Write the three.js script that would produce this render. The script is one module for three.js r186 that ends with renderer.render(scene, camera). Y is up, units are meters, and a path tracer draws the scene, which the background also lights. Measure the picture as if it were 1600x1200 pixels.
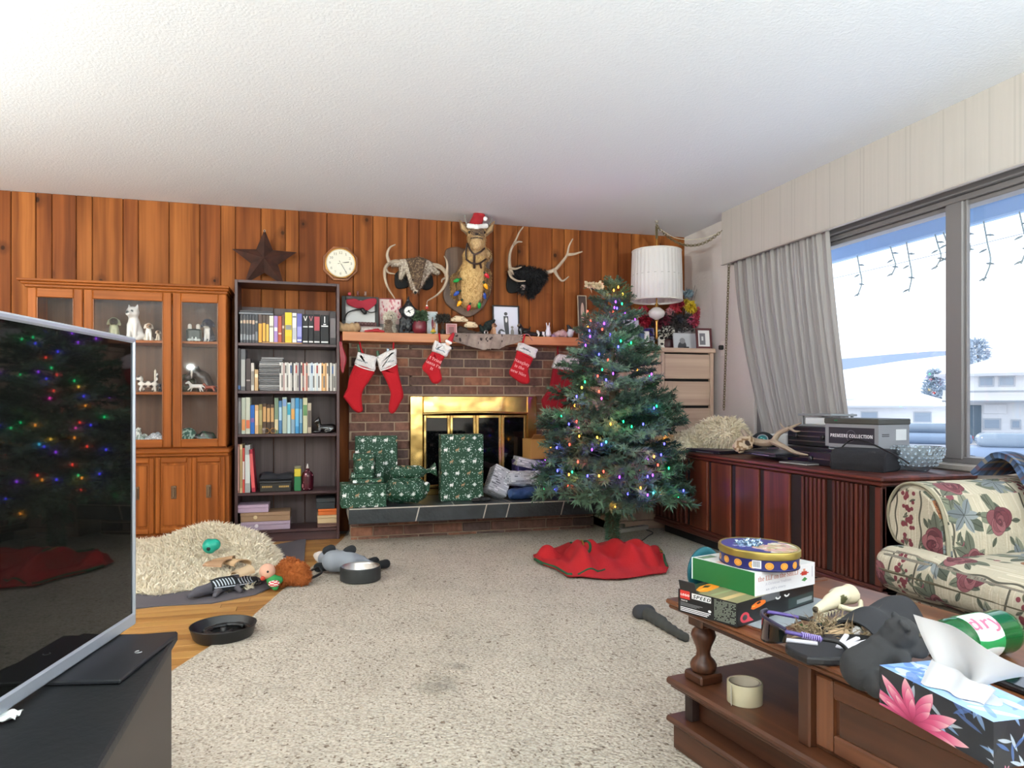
import * as THREE from 'three';
import { mergeGeometries, mergeVertices } from 'three/addons/utils/BufferGeometryUtils.js';
import { RectAreaLightUniformsLib } from 'three/addons/lights/RectAreaLightUniformsLib.js';

// ───────────── camera, sky, sun, exposure ─────────────
const scene = new THREE.Scene();
const FOCAL = 1117, HORIZON = 630, YAW = 15.5 * Math.PI / 180, EYE = new THREE.Vector3(0, 0.96, 5.5);
const camera = new THREE.PerspectiveCamera(2 * Math.atan(600 / FOCAL) * 180 / Math.PI, 4 / 3, 0.05, 2000);
camera.position.copy(EYE); camera.rotation.y = -YAW;
camera.setViewOffset(1600, 1200, 0, 600 - HORIZON, 1600, 1200);
const renderer = new THREE.WebGLRenderer({ antialias: true });
renderer.toneMapping = THREE.LinearToneMapping;
renderer.toneMappingExposure = 1.15;
renderer.shadowMap.enabled = true;
RectAreaLightUniformsLib.init();
{ // bright hazy winter sky, the same all round: pale at the horizon, bluer overhead
  const W = 64, Hh = 64, d = new Float32Array(W * Hh * 4);
  for (let j = 0; j < Hh; j++) for (let i = 0; i < W; i++) {
    const e = Math.max(0, Math.sin(((j + 0.5) / Hh - 0.5) * Math.PI)), k = Math.pow(e, 0.6), o = (j * W + i) * 4;
    d[o] = 1.75 - 0.7 * k; d[o + 1] = 1.85 - 0.5 * k; d[o + 2] = 2.0 - 0.2 * k; d[o + 3] = 1;
  }
  const t = new THREE.DataTexture(d, W, Hh, THREE.RGBAFormat, THREE.FloatType);
  t.mapping = THREE.EquirectangularReflectionMapping; t.magFilter = THREE.LinearFilter; t.needsUpdate = true;
  scene.background = t;
}
const sun = new THREE.DirectionalLight(0xfff4e4, 3); sun.position.set(-30, 34, -14); sun.castShadow = true;
Object.assign(sun.shadow.camera, { left: -90, right: 90, top: 90, bottom: -90, far: 300 }); scene.add(sun);

// ───────────── helpers ─────────────
const V = (x, y, z) => new THREE.Vector3(x, y, z);
function ray(u, v) { const a = (u - 800) / FOCAL, b = (HORIZON - v) / FOCAL, s = Math.sin(YAW), c = Math.cos(YAW); return V(s + a * c, b, -c + a * s); }
const PZ = (u, v, z) => { const d = ray(u, v); return EYE.clone().addScaledVector(d, (z - EYE.z) / d.z); };   // sight line met with the plane z
const PX = (u, v, x) => { const d = ray(u, v); return EYE.clone().addScaledVector(d, (x - EYE.x) / d.x); };
const PY = (u, v, y) => { const d = ray(u, v); return EYE.clone().addScaledVector(d, (y - EYE.y) / d.y); };
function rng(a) { return () => { a |= 0; a = a + 0x6D2B79F5 | 0; let t = Math.imul(a ^ a >>> 15, 1 | a); t = t + Math.imul(t ^ t >>> 7, 61 | t) ^ t; return ((t ^ t >>> 14) >>> 0) / 4294967296; }; }
const R = rng(7), rr = (a, b, f = R) => a + (b - a) * f(), pick = (l, f = R) => l[Math.floor(f() * l.length)];
const lerp = (a, b, t) => a + (b - a) * t, clamp = (x, a = 0, b = 1) => Math.min(b, Math.max(a, x)), smooth = (a, b, x) => { const t = clamp((x - a) / (b - a)); return t * t * (3 - 2 * t); };
const taken = {};
function numbered(n) { const k = (taken[n] = (taken[n] ?? -1) + 1); return k ? n + '_' + String(k).padStart(3, '0') : n; }
const shade = (o) => { o.castShadow = o.receiveShadow = true; return o; };
function thing(name, label, category, pos = [0, 0, 0], turn = 0, group) {
  const o = new THREE.Group(); o.name = numbered(name); scene.add(o); o.position.set(...(pos.isVector3 ? pos.toArray() : pos)); o.rotation.y = turn;
  o.userData = { label, category }; if (group) o.userData.group = group; return o;
}
function part(parent, name, geo, mat, label, kind) {
  const m = shade(new THREE.Mesh(Array.isArray(geo) ? join(geo) : geo, mat)); m.name = name; parent.add(m);
  if (label) m.userData.label = label; if (kind) m.userData.kind = kind; return m;
}
function solo(name, label, category, geo, mat, pos = [0, 0, 0], turn = 0, group) {
  const m = shade(new THREE.Mesh(Array.isArray(geo) ? join(geo) : geo, mat)); m.name = numbered(name); scene.add(m);
  m.position.set(...(pos.isVector3 ? pos.toArray() : pos)); m.rotation.y = turn; m.userData = { label, category }; if (group) m.userData.group = group; return m;
}
function struct(name, geo, mat, label) { const m = shade(geo ? new THREE.Mesh(Array.isArray(geo) ? join(geo) : geo, mat) : new THREE.Group()); m.name = name; m.userData = { kind: 'structure' }; if (label) m.userData.label = label; scene.add(m); return m; }
function join(list) {
  const gs = list.map((g) => { const n = g.index ? g.toNonIndexed() : g; for (const k of Object.keys(n.attributes)) if (!['position', 'normal', 'uv'].includes(k)) n.deleteAttribute(k); if (!n.attributes.uv) n.setAttribute('uv', new THREE.BufferAttribute(new Float32Array(n.attributes.position.count * 2), 2)); return n; });
  return gs.length === 1 ? gs[0] : mergeGeometries(gs);
}
// periodic noise and textures
const hash = (i, j, s) => { let h = Math.imul(i, 374761393) ^ Math.imul(j, 668265263) ^ Math.imul(s, 2147483647 - 61); h = Math.imul(h ^ h >>> 13, 1274126177); return ((h ^ h >>> 16) >>> 0) / 4294967296; };
function vn(x, y, px, py, s) {
  const i = Math.floor(x), j = Math.floor(y), f = x - i, g = y - j, u = f * f * (3 - 2 * f), w = g * g * (3 - 2 * g), m = (a, p) => ((a % p) + p) % p;
  const a = m(i, px), b = m(i + 1, px), c = m(j, py), d = m(j + 1, py);
  return lerp(lerp(hash(a, c, s), hash(b, c, s), u), lerp(hash(a, d, s), hash(b, d, s), u), w);
}
function fbm(u, v, fx, fy, oct, s) { let t = 0, a = 0.5, n = 0; for (let k = 0; k < oct; k++) { t += a * vn(u * fx, v * fy, fx, fy, s + k); n += a; a *= 0.5; fx *= 2; fy *= 2; } return t / n; }
function tex(w, h, fn, rx = 1, ry = 1, srgb = true) {
  const d = new Uint8Array(w * h * 4);
  for (let j = 0; j < h; j++) for (let i = 0; i < w; i++) { const c = fn((i + 0.5) / w, (j + 0.5) / h), o = (j * w + i) * 4; if (typeof c === 'number') d[o] = d[o + 1] = d[o + 2] = clamp(c, 0, 1) * 255; else for (let k = 0; k < 3; k++) d[o + k] = clamp(c[k], 0, 255); d[o + 3] = 255; }
  const t = new THREE.DataTexture(d, w, h); t.wrapS = t.wrapT = THREE.RepeatWrapping; t.magFilter = THREE.LinearFilter; t.minFilter = THREE.LinearFilter; t.repeat.set(rx, ry); if (srgb) t.colorSpace = THREE.SRGBColorSpace; t.needsUpdate = true; return t;
}
function canvasTex(w, h, draw, srgb = true) {
  const c = document.createElement('canvas'); c.width = w; c.height = h; const g = c.getContext('2d'); draw(g, w, h);
  const t = new THREE.CanvasTexture(c); if (srgb) t.colorSpace = THREE.SRGBColorSpace; t.wrapS = t.wrapT = THREE.RepeatWrapping; return t;
}
const mat = (color, roughness = 0.7, more = {}) => new THREE.MeshStandardMaterial({ color, roughness, ...more });
const phys = (color, roughness = 0.5, more = {}) => new THREE.MeshPhysicalMaterial({ color, roughness, ...more });
const matCache = {};
const cm = (color, rough = 0.7, metal = 0) => matCache[[color, rough, metal]] ??= mat(color, rough, { metalness: metal });
// wood whose grain runs along v; the texture covers 0.5 m x 1 m
function woodTex(c1, c2, seed, { streak = 18, knots = 0, fine = 60, wob = 1 } = {}) {
  const kn = []; const f = rng(seed * 97); for (let i = 0; i < knots; i++) kn.push([f(), f(), 0.02 + 0.02 * f()]);
  return tex(256, 512, (u, v) => {
    let x = u + 0.03 * wob * (fbm(u, v, 3, 3, 2, seed) - 0.5), dk = 0;
    for (const [a, b, r] of kn) { let du = u - a, dv = (v - b) * 1.6; du -= Math.round(du); const q = Math.hypot(du, dv); x += 0.02 * Math.sign(du) * Math.exp(-q * 18); dk += 0.9 * smooth(r, r * 0.3, q) + 0.25 * smooth(r * 3.2, r, q); }
    const s = 0.55 * fbm(x, v, streak, 1, 2, seed + 5) + 0.25 * fbm(x, v, fine, 3, 2, seed + 9) + 0.45 * fbm(x, v, 4, 2, 3, seed + 13) - 0.1;
    const t = clamp((s - 0.3) * 2.0 + dk); return [0, 1, 2].map((k) => lerp(c1[k], c2[k], t) * (1 - 0.45 * clamp(dk)));
  }, 2, 1);
}
// geometry
function uvBox(g, axis = 'y', ou = R() * 3, ov = R() * 3) {
  const p = g.attributes.position, n = g.attributes.normal, uv = new Float32Array(p.count * 2), A = { x: 0, y: 1, z: 2 }[axis];
  for (let i = 0; i < p.count; i++) {
    const P = [p.getX(i), p.getY(i), p.getZ(i)], N = [n.getX(i), n.getY(i), n.getZ(i)].map(Math.abs); const m = N[0] > N[1] && N[0] > N[2] ? 0 : N[1] > N[2] ? 1 : 2;
    const two = [0, 1, 2].filter((k) => k !== m); let vA = two.includes(A) ? A : two[1]; const uA = two.find((k) => k !== vA);
    uv[i * 2] = P[uA] + ou; uv[i * 2 + 1] = P[vA] + ov;
  }
  g.setAttribute('uv', new THREE.BufferAttribute(uv, 2)); return g;
}
function fromTris(pos, uv) { const g = new THREE.BufferGeometry(); g.setAttribute('position', new THREE.Float32BufferAttribute(pos, 3)); if (uv) g.setAttribute('uv', new THREE.Float32BufferAttribute(uv, 2)); g.computeVertexNormals(); return g; }
// box with chamfered edges, 44 triangles, centre at x y z
function bx(w, h, d, x = 0, y = 0, z = 0, c = 0.003, axis = 'y') {
  const H = [w / 2, h / 2, d / 2]; c = Math.min(c, H[0] * 0.6, H[1] * 0.6, H[2] * 0.6);
  const pos = [], v = (sx, sy, sz, m) => [sx, sy, sz].map((s, k) => s * (k === m ? H[k] : H[k] - c));
  const tri = (a, b, e) => { const ab = b.map((q, k) => q - a[k]), ae = e.map((q, k) => q - a[k]); const n = [ab[1] * ae[2] - ab[2] * ae[1], ab[2] * ae[0] - ab[0] * ae[2], ab[0] * ae[1] - ab[1] * ae[0]]; const o = a.map((q, k) => q + b[k] + e[k]); if (n[0] * o[0] + n[1] * o[1] + n[2] * o[2] < 0) [b, e] = [e, b]; pos.push(...a, ...b, ...e); };
  const quad = (a, b, e, f) => { tri(a, b, e); tri(a, e, f); };
  for (let m = 0; m < 3; m++) for (const s of [-1, 1]) { const p = (i, j) => { const q = [0, 0, 0]; q[m] = s; q[(m + 1) % 3] = i; q[(m + 2) % 3] = j; return v(...q, m); }; quad(p(-1, -1), p(1, -1), p(1, 1), p(-1, 1)); }
  for (let m = 0; m < 3; m++) for (const i of [-1, 1]) for (const j of [-1, 1]) { const a = (m + 1) % 3, b = (m + 2) % 3, q = (s, f) => { const t = [0, 0, 0]; t[m] = s; t[a] = i; t[b] = j; return v(...t, f); }; quad(q(-1, a), q(1, a), q(1, b), q(-1, b)); }
  for (const i of [-1, 1]) for (const j of [-1, 1]) for (const k of [-1, 1]) tri(v(i, j, k, 0), v(i, j, k, 1), v(i, j, k, 2));
  const g = fromTris(pos); g.translate(x, y, z); return uvBox(g, axis);
}
const bb = (x0, x1, y0, y1, z0, z1, c, axis) => bx(x1 - x0, y1 - y0, z1 - z0, (x0 + x1) / 2, (y0 + y1) / 2, (z0 + z1) / 2, c, axis);
function extrude(pts, depth, bevel = 0, segs = 2, holes = []) {
  const s = new THREE.Shape(pts.map((p) => new THREE.Vector2(p.x ?? p[0], p.y ?? p[1]))); for (const h of holes) s.holes.push(new THREE.Path(h.map((p) => new THREE.Vector2(p[0], p[1]))));
  return new THREE.ExtrudeGeometry(s, { depth: Math.max(0.0005, depth - 2 * bevel), bevelEnabled: bevel > 0, bevelSize: bevel, bevelThickness: bevel, bevelSegments: segs, bevelOffset: -bevel, curveSegments: 8 }).translate(0, 0, bevel);
}
const round2 = (pts, n = 60) => new THREE.SplineCurve([...pts, pts[0]].map((p) => new THREE.Vector2(p.x ?? p[0], p.y ?? p[1]))).getPoints(n).slice(0, -1);
const lathe = (prof, seg = 28) => new THREE.LatheGeometry(prof.map(([r, y]) => new THREE.Vector2(Math.max(r, 0.0001), y)), seg);
const lerpR = (rad, t) => { if (typeof rad === 'number') return rad; const q = t * (rad.length - 1), i = Math.min(rad.length - 2, Math.floor(q)); return lerp(rad[i], rad[i + 1], q - i); };
function sweep(pts, rad, n = 16, seg = 7, closed = false) {
  const c = new THREE.CatmullRomCurve3(pts.map((p) => (p.isVector3 ? p : V(...p))), closed), F = c.computeFrenetFrames(n, closed), pos = [], idx = [], uv = []; const L = c.getLength();
  for (let i = 0; i <= n; i++) { const p = c.getPointAt(i / n), r = lerpR(rad, i / n); for (let j = 0; j <= seg; j++) { const a = j / seg * Math.PI * 2, k = V(0, 0, 0).addScaledVector(F.normals[i], Math.cos(a) * r).addScaledVector(F.binormals[i], Math.sin(a) * r).add(p); pos.push(k.x, k.y, k.z); uv.push(j / seg * 0.1, i / n * L); } }
  for (let i = 0; i < n; i++) for (let j = 0; j < seg; j++) { const a = i * (seg + 1) + j, b = a + seg + 1; idx.push(a, b, a + 1, b, b + 1, a + 1); }
  if (!closed) for (const e of [0, n]) { const p = c.getPointAt(e / n), o = pos.length / 3; pos.push(p.x, p.y, p.z); uv.push(0, 0); for (let j = 0; j < seg; j++) { const a = e * (seg + 1) + j; e ? idx.push(o, a + 1, a) : idx.push(o, a, a + 1); } }
  const g = new THREE.BufferGeometry(); g.setAttribute('position', new THREE.Float32BufferAttribute(pos, 3)); g.setAttribute('uv', new THREE.Float32BufferAttribute(uv, 2)); g.setIndex(idx); g.computeVertexNormals(); return g;
}
// surface from a function of u, v; with thickness t it becomes a closed sheet
function surf(nu, nv, f, t = 0, us = 1, vs = 1) {
  const pos = [], uv = [], idx = [], N = (nu + 1) * (nv + 1);
  for (let j = 0; j <= nv; j++) for (let i = 0; i <= nu; i++) { pos.push(...f(i / nu, j / nv)); uv.push(i / nu * us, j / nv * vs); }
  for (let j = 0; j < nv; j++) for (let i = 0; i < nu; i++) { const a = j * (nu + 1) + i, b = a + nu + 1; idx.push(a, a + 1, b, b, a + 1, b + 1); }
  const g = new THREE.BufferGeometry(); g.setAttribute('position', new THREE.Float32BufferAttribute(pos, 3)); g.setAttribute('uv', new THREE.Float32BufferAttribute(uv, 2)); g.setIndex(idx); g.computeVertexNormals();
  if (!t) return g;
  const n = g.attributes.normal, p2 = [...pos], uv2 = [...uv, ...uv], id2 = [...idx];
  for (let i = 0; i < N; i++) p2.push(pos[i * 3] - n.getX(i) * t, pos[i * 3 + 1] - n.getY(i) * t, pos[i * 3 + 2] - n.getZ(i) * t);
  for (let i = 0; i < idx.length; i += 3) id2.push(idx[i] + N, idx[i + 2] + N, idx[i + 1] + N);
  const edge = (a, b) => id2.push(a, a + N, b, b, a + N, b + N);
  for (let i = 0; i < nu; i++) { edge(i + 1, i); edge(nv * (nu + 1) + i, nv * (nu + 1) + i + 1); }
  for (let j = 0; j < nv; j++) { edge(j * (nu + 1), (j + 1) * (nu + 1)); edge((j + 1) * (nu + 1) + nu, j * (nu + 1) + nu); }
  const h = new THREE.BufferGeometry(); h.setAttribute('position', new THREE.Float32BufferAttribute(p2, 3)); h.setAttribute('uv', new THREE.Float32BufferAttribute(uv2, 2)); h.setIndex(id2); h.computeVertexNormals(); return h;
}
// smooth bodies: tapered capsules [ax,ay,az,ra, bx,by,bz,rb] or balls [x,y,z,r] joined softly, meshed by surface nets
function blob(caps, cell = 0.01, k = 0.02, paint, bump) {
  const cs = caps.map((c) => (c.length === 4 ? [...c, c[0], c[1] + 1e-5, c[2], c[3]] : c)), lo = [1e9, 1e9, 1e9], hi = [-1e9, -1e9, -1e9];
  for (const c of cs) for (const o of [0, 4]) for (let a = 0; a < 3; a++) { lo[a] = Math.min(lo[a], c[o + a] - c[o + 3] - 2 * cell); hi[a] = Math.max(hi[a], c[o + a] + c[o + 3] + 2 * cell); }
  const n = [0, 1, 2].map((a) => Math.ceil((hi[a] - lo[a]) / cell) + 2), D = new Float32Array(n[0] * n[1] * n[2]), id = (x, y, z) => x + n[0] * (y + n[1] * z);
  const sd = (x, y, z) => { let r = 1e9; for (const c of cs) { const dx = c[4] - c[0], dy = c[5] - c[1], dz = c[6] - c[2], px = x - c[0], py = y - c[1], pz = z - c[2], t = clamp((px * dx + py * dy + pz * dz) / (dx * dx + dy * dy + dz * dz)); const d = Math.hypot(px - dx * t, py - dy * t, pz - dz * t) - lerp(c[3], c[7], t); const h = clamp(0.5 + 0.5 * (r - d) / k); r = r > 1e8 ? d : lerp(r, d, h) - k * h * (1 - h); } return bump ? r + bump(x, y, z) : r; };
  for (let z = 0; z < n[2]; z++) for (let y = 0; y < n[1]; y++) for (let x = 0; x < n[0]; x++) D[id(x, y, z)] = sd(lo[0] + x * cell, lo[1] + y * cell, lo[2] + z * cell);
  const vi = new Int32Array(D.length).fill(-1), pos = [], idx = [];
  for (let z = 0; z < n[2] - 1; z++) for (let y = 0; y < n[1] - 1; y++) for (let x = 0; x < n[0] - 1; x++) {
    let m = 0, sx = 0, sy = 0, sz = 0; const e = (x0, y0, z0, x1, y1, z1) => { const a = D[id(x + x0, y + y0, z + z0)], b = D[id(x + x1, y + y1, z + z1)]; if ((a < 0) !== (b < 0)) { const t = a / (a - b); sx += lerp(x0, x1, t); sy += lerp(y0, y1, t); sz += lerp(z0, z1, t); m++; } };
    for (const [p, q] of [[0, 0], [1, 0], [0, 1], [1, 1]]) { e(0, p, q, 1, p, q); e(p, 0, q, p, 1, q); e(p, q, 0, p, q, 1); }
    if (m) { vi[id(x, y, z)] = pos.length / 3; pos.push(lo[0] + (x + sx / m) * cell, lo[1] + (y + sy / m) * cell, lo[2] + (z + sz / m) * cell); }
  }
  const q = (a, b, c, d, flip) => (flip ? idx.push(a, c, b, a, d, c) : idx.push(a, b, c, a, c, d));
  for (let z = 1; z < n[2] - 1; z++) for (let y = 1; y < n[1] - 1; y++) for (let x = 1; x < n[0] - 1; x++) {
    const a = D[id(x, y, z)] < 0;
    if (a !== D[id(x + 1, y, z)] < 0) q(vi[id(x, y - 1, z - 1)], vi[id(x, y, z - 1)], vi[id(x, y, z)], vi[id(x, y - 1, z)], !a);
    if (a !== D[id(x, y + 1, z)] < 0) q(vi[id(x - 1, y, z - 1)], vi[id(x - 1, y, z)], vi[id(x, y, z)], vi[id(x, y, z - 1)], !a);
    if (a !== D[id(x, y, z + 1)] < 0) q(vi[id(x - 1, y - 1, z)], vi[id(x, y - 1, z)], vi[id(x, y, z)], vi[id(x - 1, y, z)], !a);
  }
  const g = new THREE.BufferGeometry(); g.setAttribute('position', new THREE.Float32BufferAttribute(pos, 3)); g.setIndex(idx); g.computeVertexNormals();
  const uv = []; for (let i = 0; i < pos.length; i += 3) uv.push(pos[i] + pos[i + 2], pos[i + 1]); g.setAttribute('uv', new THREE.Float32BufferAttribute(uv, 2));
  if (paint) { const col = [], C = new THREE.Color(); for (let i = 0; i < pos.length; i += 3) { C.set(paint(pos[i], pos[i + 1], pos[i + 2])); col.push(C.r, C.g, C.b); } g.setAttribute('color', new THREE.Float32BufferAttribute(col, 3)); }
  return g;
}
// hair: thin curved blades standing on a surface; at(f) returns [position, normal]
function hair(n, at, len, wid, seed, wild = 0.6, down = 0) {
  const f = rng(seed), pos = [], uv = [];
  for (let i = 0; i < n; i++) {
    const [p, nr] = at(f), d = V(nr.x + wild * (f() - 0.5) * 2, nr.y + wild * (f() - 0.5) * 2 - down, nr.z + wild * (f() - 0.5) * 2).normalize(), s = V(f() - 0.5, f() - 0.5, f() - 0.5).cross(d).normalize().multiplyScalar(wid * (0.6 + 0.8 * f())), l = len * (0.6 + 0.7 * f());
    const m = p.clone().addScaledVector(d, l * 0.55), t = m.clone().addScaledVector(d, l * 0.45).add(V((f() - 0.5) * l * 0.4, -l * 0.18, (f() - 0.5) * l * 0.4)), a = p.clone().sub(s), b = p.clone().add(s), c = m.clone().sub(s), e = m.clone().add(s);
    for (const q of [a, b, e, a, e, c, c, e, t]) pos.push(q.x, q.y, q.z); for (let k = 0; k < 9; k++) uv.push(f() * 0.02 + i * 0.37, 0.5);
  }
  return fromTris(pos, uv);
}
const sampler = (g) => { const n = g.index ? g.toNonIndexed() : g, p = n.attributes.position, T = p.count / 3, cum = []; let s = 0; const a = V(), b = V(), c = V(); for (let i = 0; i < T; i++) { a.fromBufferAttribute(p, i * 3); b.fromBufferAttribute(p, i * 3 + 1); c.fromBufferAttribute(p, i * 3 + 2); s += b.clone().sub(a).cross(c.clone().sub(a)).length(); cum.push(s); }
  return (f) => { const r = f() * s; let lo = 0, hi = T - 1; while (lo < hi) { const m = (lo + hi) >> 1; cum[m] < r ? lo = m + 1 : hi = m; } a.fromBufferAttribute(p, lo * 3); b.fromBufferAttribute(p, lo * 3 + 1); c.fromBufferAttribute(p, lo * 3 + 2); let u = f(), w = f(); if (u + w > 1) { u = 1 - u; w = 1 - w; } const nn = b.clone().sub(a).cross(c.clone().sub(a)).normalize(); return [a.clone().addScaledVector(b.clone().sub(a), u).addScaledVector(c.clone().sub(a), w), nn]; }; };
const poly = (z, l) => l.map(([u, v]) => { const p = PZ(u, v, z); return [p.x, p.y]; });   // outline on the plane z
const tilt = (g, rx = 0, ry = 0, rz = 0) => g.rotateX(rx).rotateY(ry).rotateZ(rz);
function turned(o, x, y, z) { o.rotation.set(x, y, z); return o; }

// ───────────── room ─────────────
const CEIL = 2.38, XR = 3.06, XL = -4.4, ZR = 8.6;
const plasterBump = tex(256, 256, (u, v) => fbm(u, v, 40, 40, 3, 3), 3.2, 3.2, false);
const ceilMat = mat(0xe4e7ee, 0.95, { bumpMap: plasterBump, bumpScale: 0.0012 });
const wallMat = mat(0xd9cfca, 0.9, { bumpMap: plasterBump, bumpScale: 0.0012 });
struct('ceiling', uvBox(new THREE.BoxGeometry(XR - XL + 0.4, 0.24, ZR + 0.5).translate((XR + XL) / 2, CEIL + 0.12, ZR / 2), 'z'), ceilMat);
// panelled back wall: every board its own piece
const WP = [0, 1, 2, 3].map((i) => phys(0xffffff, 0.62, { specularIntensity: 0.3, map: woodTex([[150, 88, 42], [142, 80, 38], [157, 94, 45], [136, 75, 36]][i], [[104, 55, 23], [98, 50, 22], [112, 60, 25], [92, 47, 21]][i], 20 + i * 7, { knots: 2, streak: 12, fine: 50 }) }));
{
  const w = struct('wall_back'); part(w, 'backing', bb(XL - 0.2, XR + 0.2, 0, CEIL, -0.2, -0.012, 0), mat(0x2a170d, 0.8));
  const us = [17, 56, 81, 119, 144, 192, 216, 264, 312, 345, 368, 408, 446, 467, 511, 552, 583, 605, 636, 655, 683, 706, 740, 771, 809, 827, 863, 882, 906, 940, 966, 987, 1030, 1071];
  const xs = us.map((u) => PZ(u, 360, 0).x); let x = xs[0]; const left = []; const f = rng(5); while (x > XL) { x -= rr(0.1, 0.22, f); left.unshift(Math.max(x, XL)); }
  const all = [...left, ...xs.slice(0, -1), XR], order = [1, 0, 2, 3, 0, 1, 2, 0, 3, 1, 2, 0, 0, 3, 1, 2, 1, 3, 0, 2];
  for (let i = 0; i + 1 < all.length; i++) part(w, 'plank', bb(all[i] + 0.0016, all[i + 1] - 0.0016, 0, CEIL, -0.014, 0, 0.004), WP[order[i % 20]]);
}
const WIN = { z0: 1.0, z1: 4.6, y0: 0.63, y1: 2.02, mull: [2.6, 2.702] };
struct('wall_right', [bb(XR, XR + 0.2, 0, WIN.y0, -0.2, ZR + 0.2, 0), bb(XR, XR + 0.2, WIN.y1, CEIL, -0.2, ZR + 0.2, 0), bb(XR, XR + 0.2, WIN.y0, WIN.y1, -0.2, WIN.z0, 0), bb(XR, XR + 0.2, WIN.y0, WIN.y1, WIN.z1, ZR + 0.2, 0)], wallMat);
struct('wall_left', bb(XL - 0.2, XL, 0, CEIL, -0.2, ZR + 0.2, 0), wallMat);
struct('wall_front', [bb(XL - 0.2, XR + 0.2, 0, 0.75, ZR, ZR + 0.2, 0), bb(XL - 0.2, XR + 0.2, 2.1, CEIL, ZR, ZR + 0.2, 0), bb(XL - 0.2, -1.3, 0.75, 2.1, ZR, ZR + 0.2, 0), bb(0.55, XR + 0.2, 0.75, 2.1, ZR, ZR + 0.2, 0)], wallMat);
{ // floor: oak boards to the left, looped carpet cut along a diagonal
  const fl = struct('floor'); part(fl, 'subfloor', bb(XL - 0.2, XR + 0.2, -0.2, -0.016, -0.2, ZR + 0.2, 0), mat(0x6b4a2a, 0.9));
  const OW = [0, 1, 2].map((i) => mat(0xffffff, 0.42, { map: woodTex([[186, 140, 78], [179, 131, 71], [193, 147, 86]][i], [[148, 100, 50], [140, 94, 46], [156, 106, 55]][i], 60 + i, { streak: 10, fine: 70 }) }));
  const f = rng(11); for (let z = 0.1; z < 3.6; z += 0.075) { let x = -2.4 - f() * 0.8; while (x < 0.3) { const l = rr(0.5, 1.2, f); part(fl, 'plank', bb(x + 0.0007, x + l - 0.0007, -0.016, 0, z + 0.0007, z + 0.0743, 0.0015, 'x'), OW[Math.floor(f() * 3)]); x += l; } }
  part(fl, 'boards_beyond', [bb(XL, -3.2, -0.016, -0.001, 0, ZR, 0), bb(-3.2, -2.4, -0.016, -0.003, 0, ZR, 0), bb(-2.4, 0.4, -0.016, -0.004, 3.6, ZR, 0)], OW[0], undefined, 'stuff');
  const cc = [[183, 171, 155], [165, 152, 137], [120, 104, 90], [195, 185, 170]];
  const ct = tex(512, 512, (u, v) => { const n = vn(u * 128, v * 128, 128, 128, 3), m = vn(u * 200, v * 200, 200, 200, 8), q = fbm(u, v, 5, 5, 3, 17); const c = n > 0.87 ? cc[2] : m > 0.62 ? cc[3] : m > 0.3 ? cc[0] : cc[1]; return c.map((k) => k * (0.94 + 0.12 * q)); }, 1, 1);
  const cb = tex(256, 256, (u, v) => fbm(u, v, 80, 80, 2, 31), 1.5, 1.5, false);
  const e = [[0.25, 0.0], [0.2, 0.33], [0.0, 1.13], [-0.158, 1.68], [-0.3, 2.24], [-0.497, 2.744], [-0.75, 3.4], [-1.2, 4.6], [-1.2, ZR], [XR, ZR], [XR, 0]].map(([x, z]) => [x, -z]);
  const cg = extrude(e, 0.011, 0.004, 2).rotateX(-Math.PI / 2).translate(0, -0.003, 0);
  const carpet = part(fl, 'carpet', cg, mat(0xffffff, 0.98, { map: ct, bumpMap: cb, bumpScale: 0.008 }), 'pale speckled loop carpet');
  // trodden grey stain on the carpet
  const st = canvasTex(256, 256, (g, w) => { g.clearRect(0, 0, w, w); const q = rng(3); for (let i = 0; i < 420; i++) { const a = q() * 6.3, r = Math.pow(q(), 0.62) * 108; g.fillStyle = `rgba(88,80,76,${0.05 * (1 - r / 112)})`; g.beginPath(); g.arc(128 + Math.cos(a) * r, 128 + Math.sin(a) * r * 0.8, 4 + q() * 14, 0, 7); g.fill(); } });
  const p1 = PY(685, 1075, 0); part(carpet, 'stain', new THREE.PlaneGeometry(0.26, 0.4).rotateX(-Math.PI / 2).translate(p1.x, 0.0095, p1.z), mat(0xffffff, 0.98, { map: st, transparent: true }));
  part(carpet, 'stain', new THREE.PlaneGeometry(0.10, 0.20).rotateX(-Math.PI / 2).rotateY(0.8).translate(p1.x + 0.1, 0.0097, p1.z - 0.15), mat(0xffffff, 0.98, { map: st, transparent: true }));
}
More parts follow.
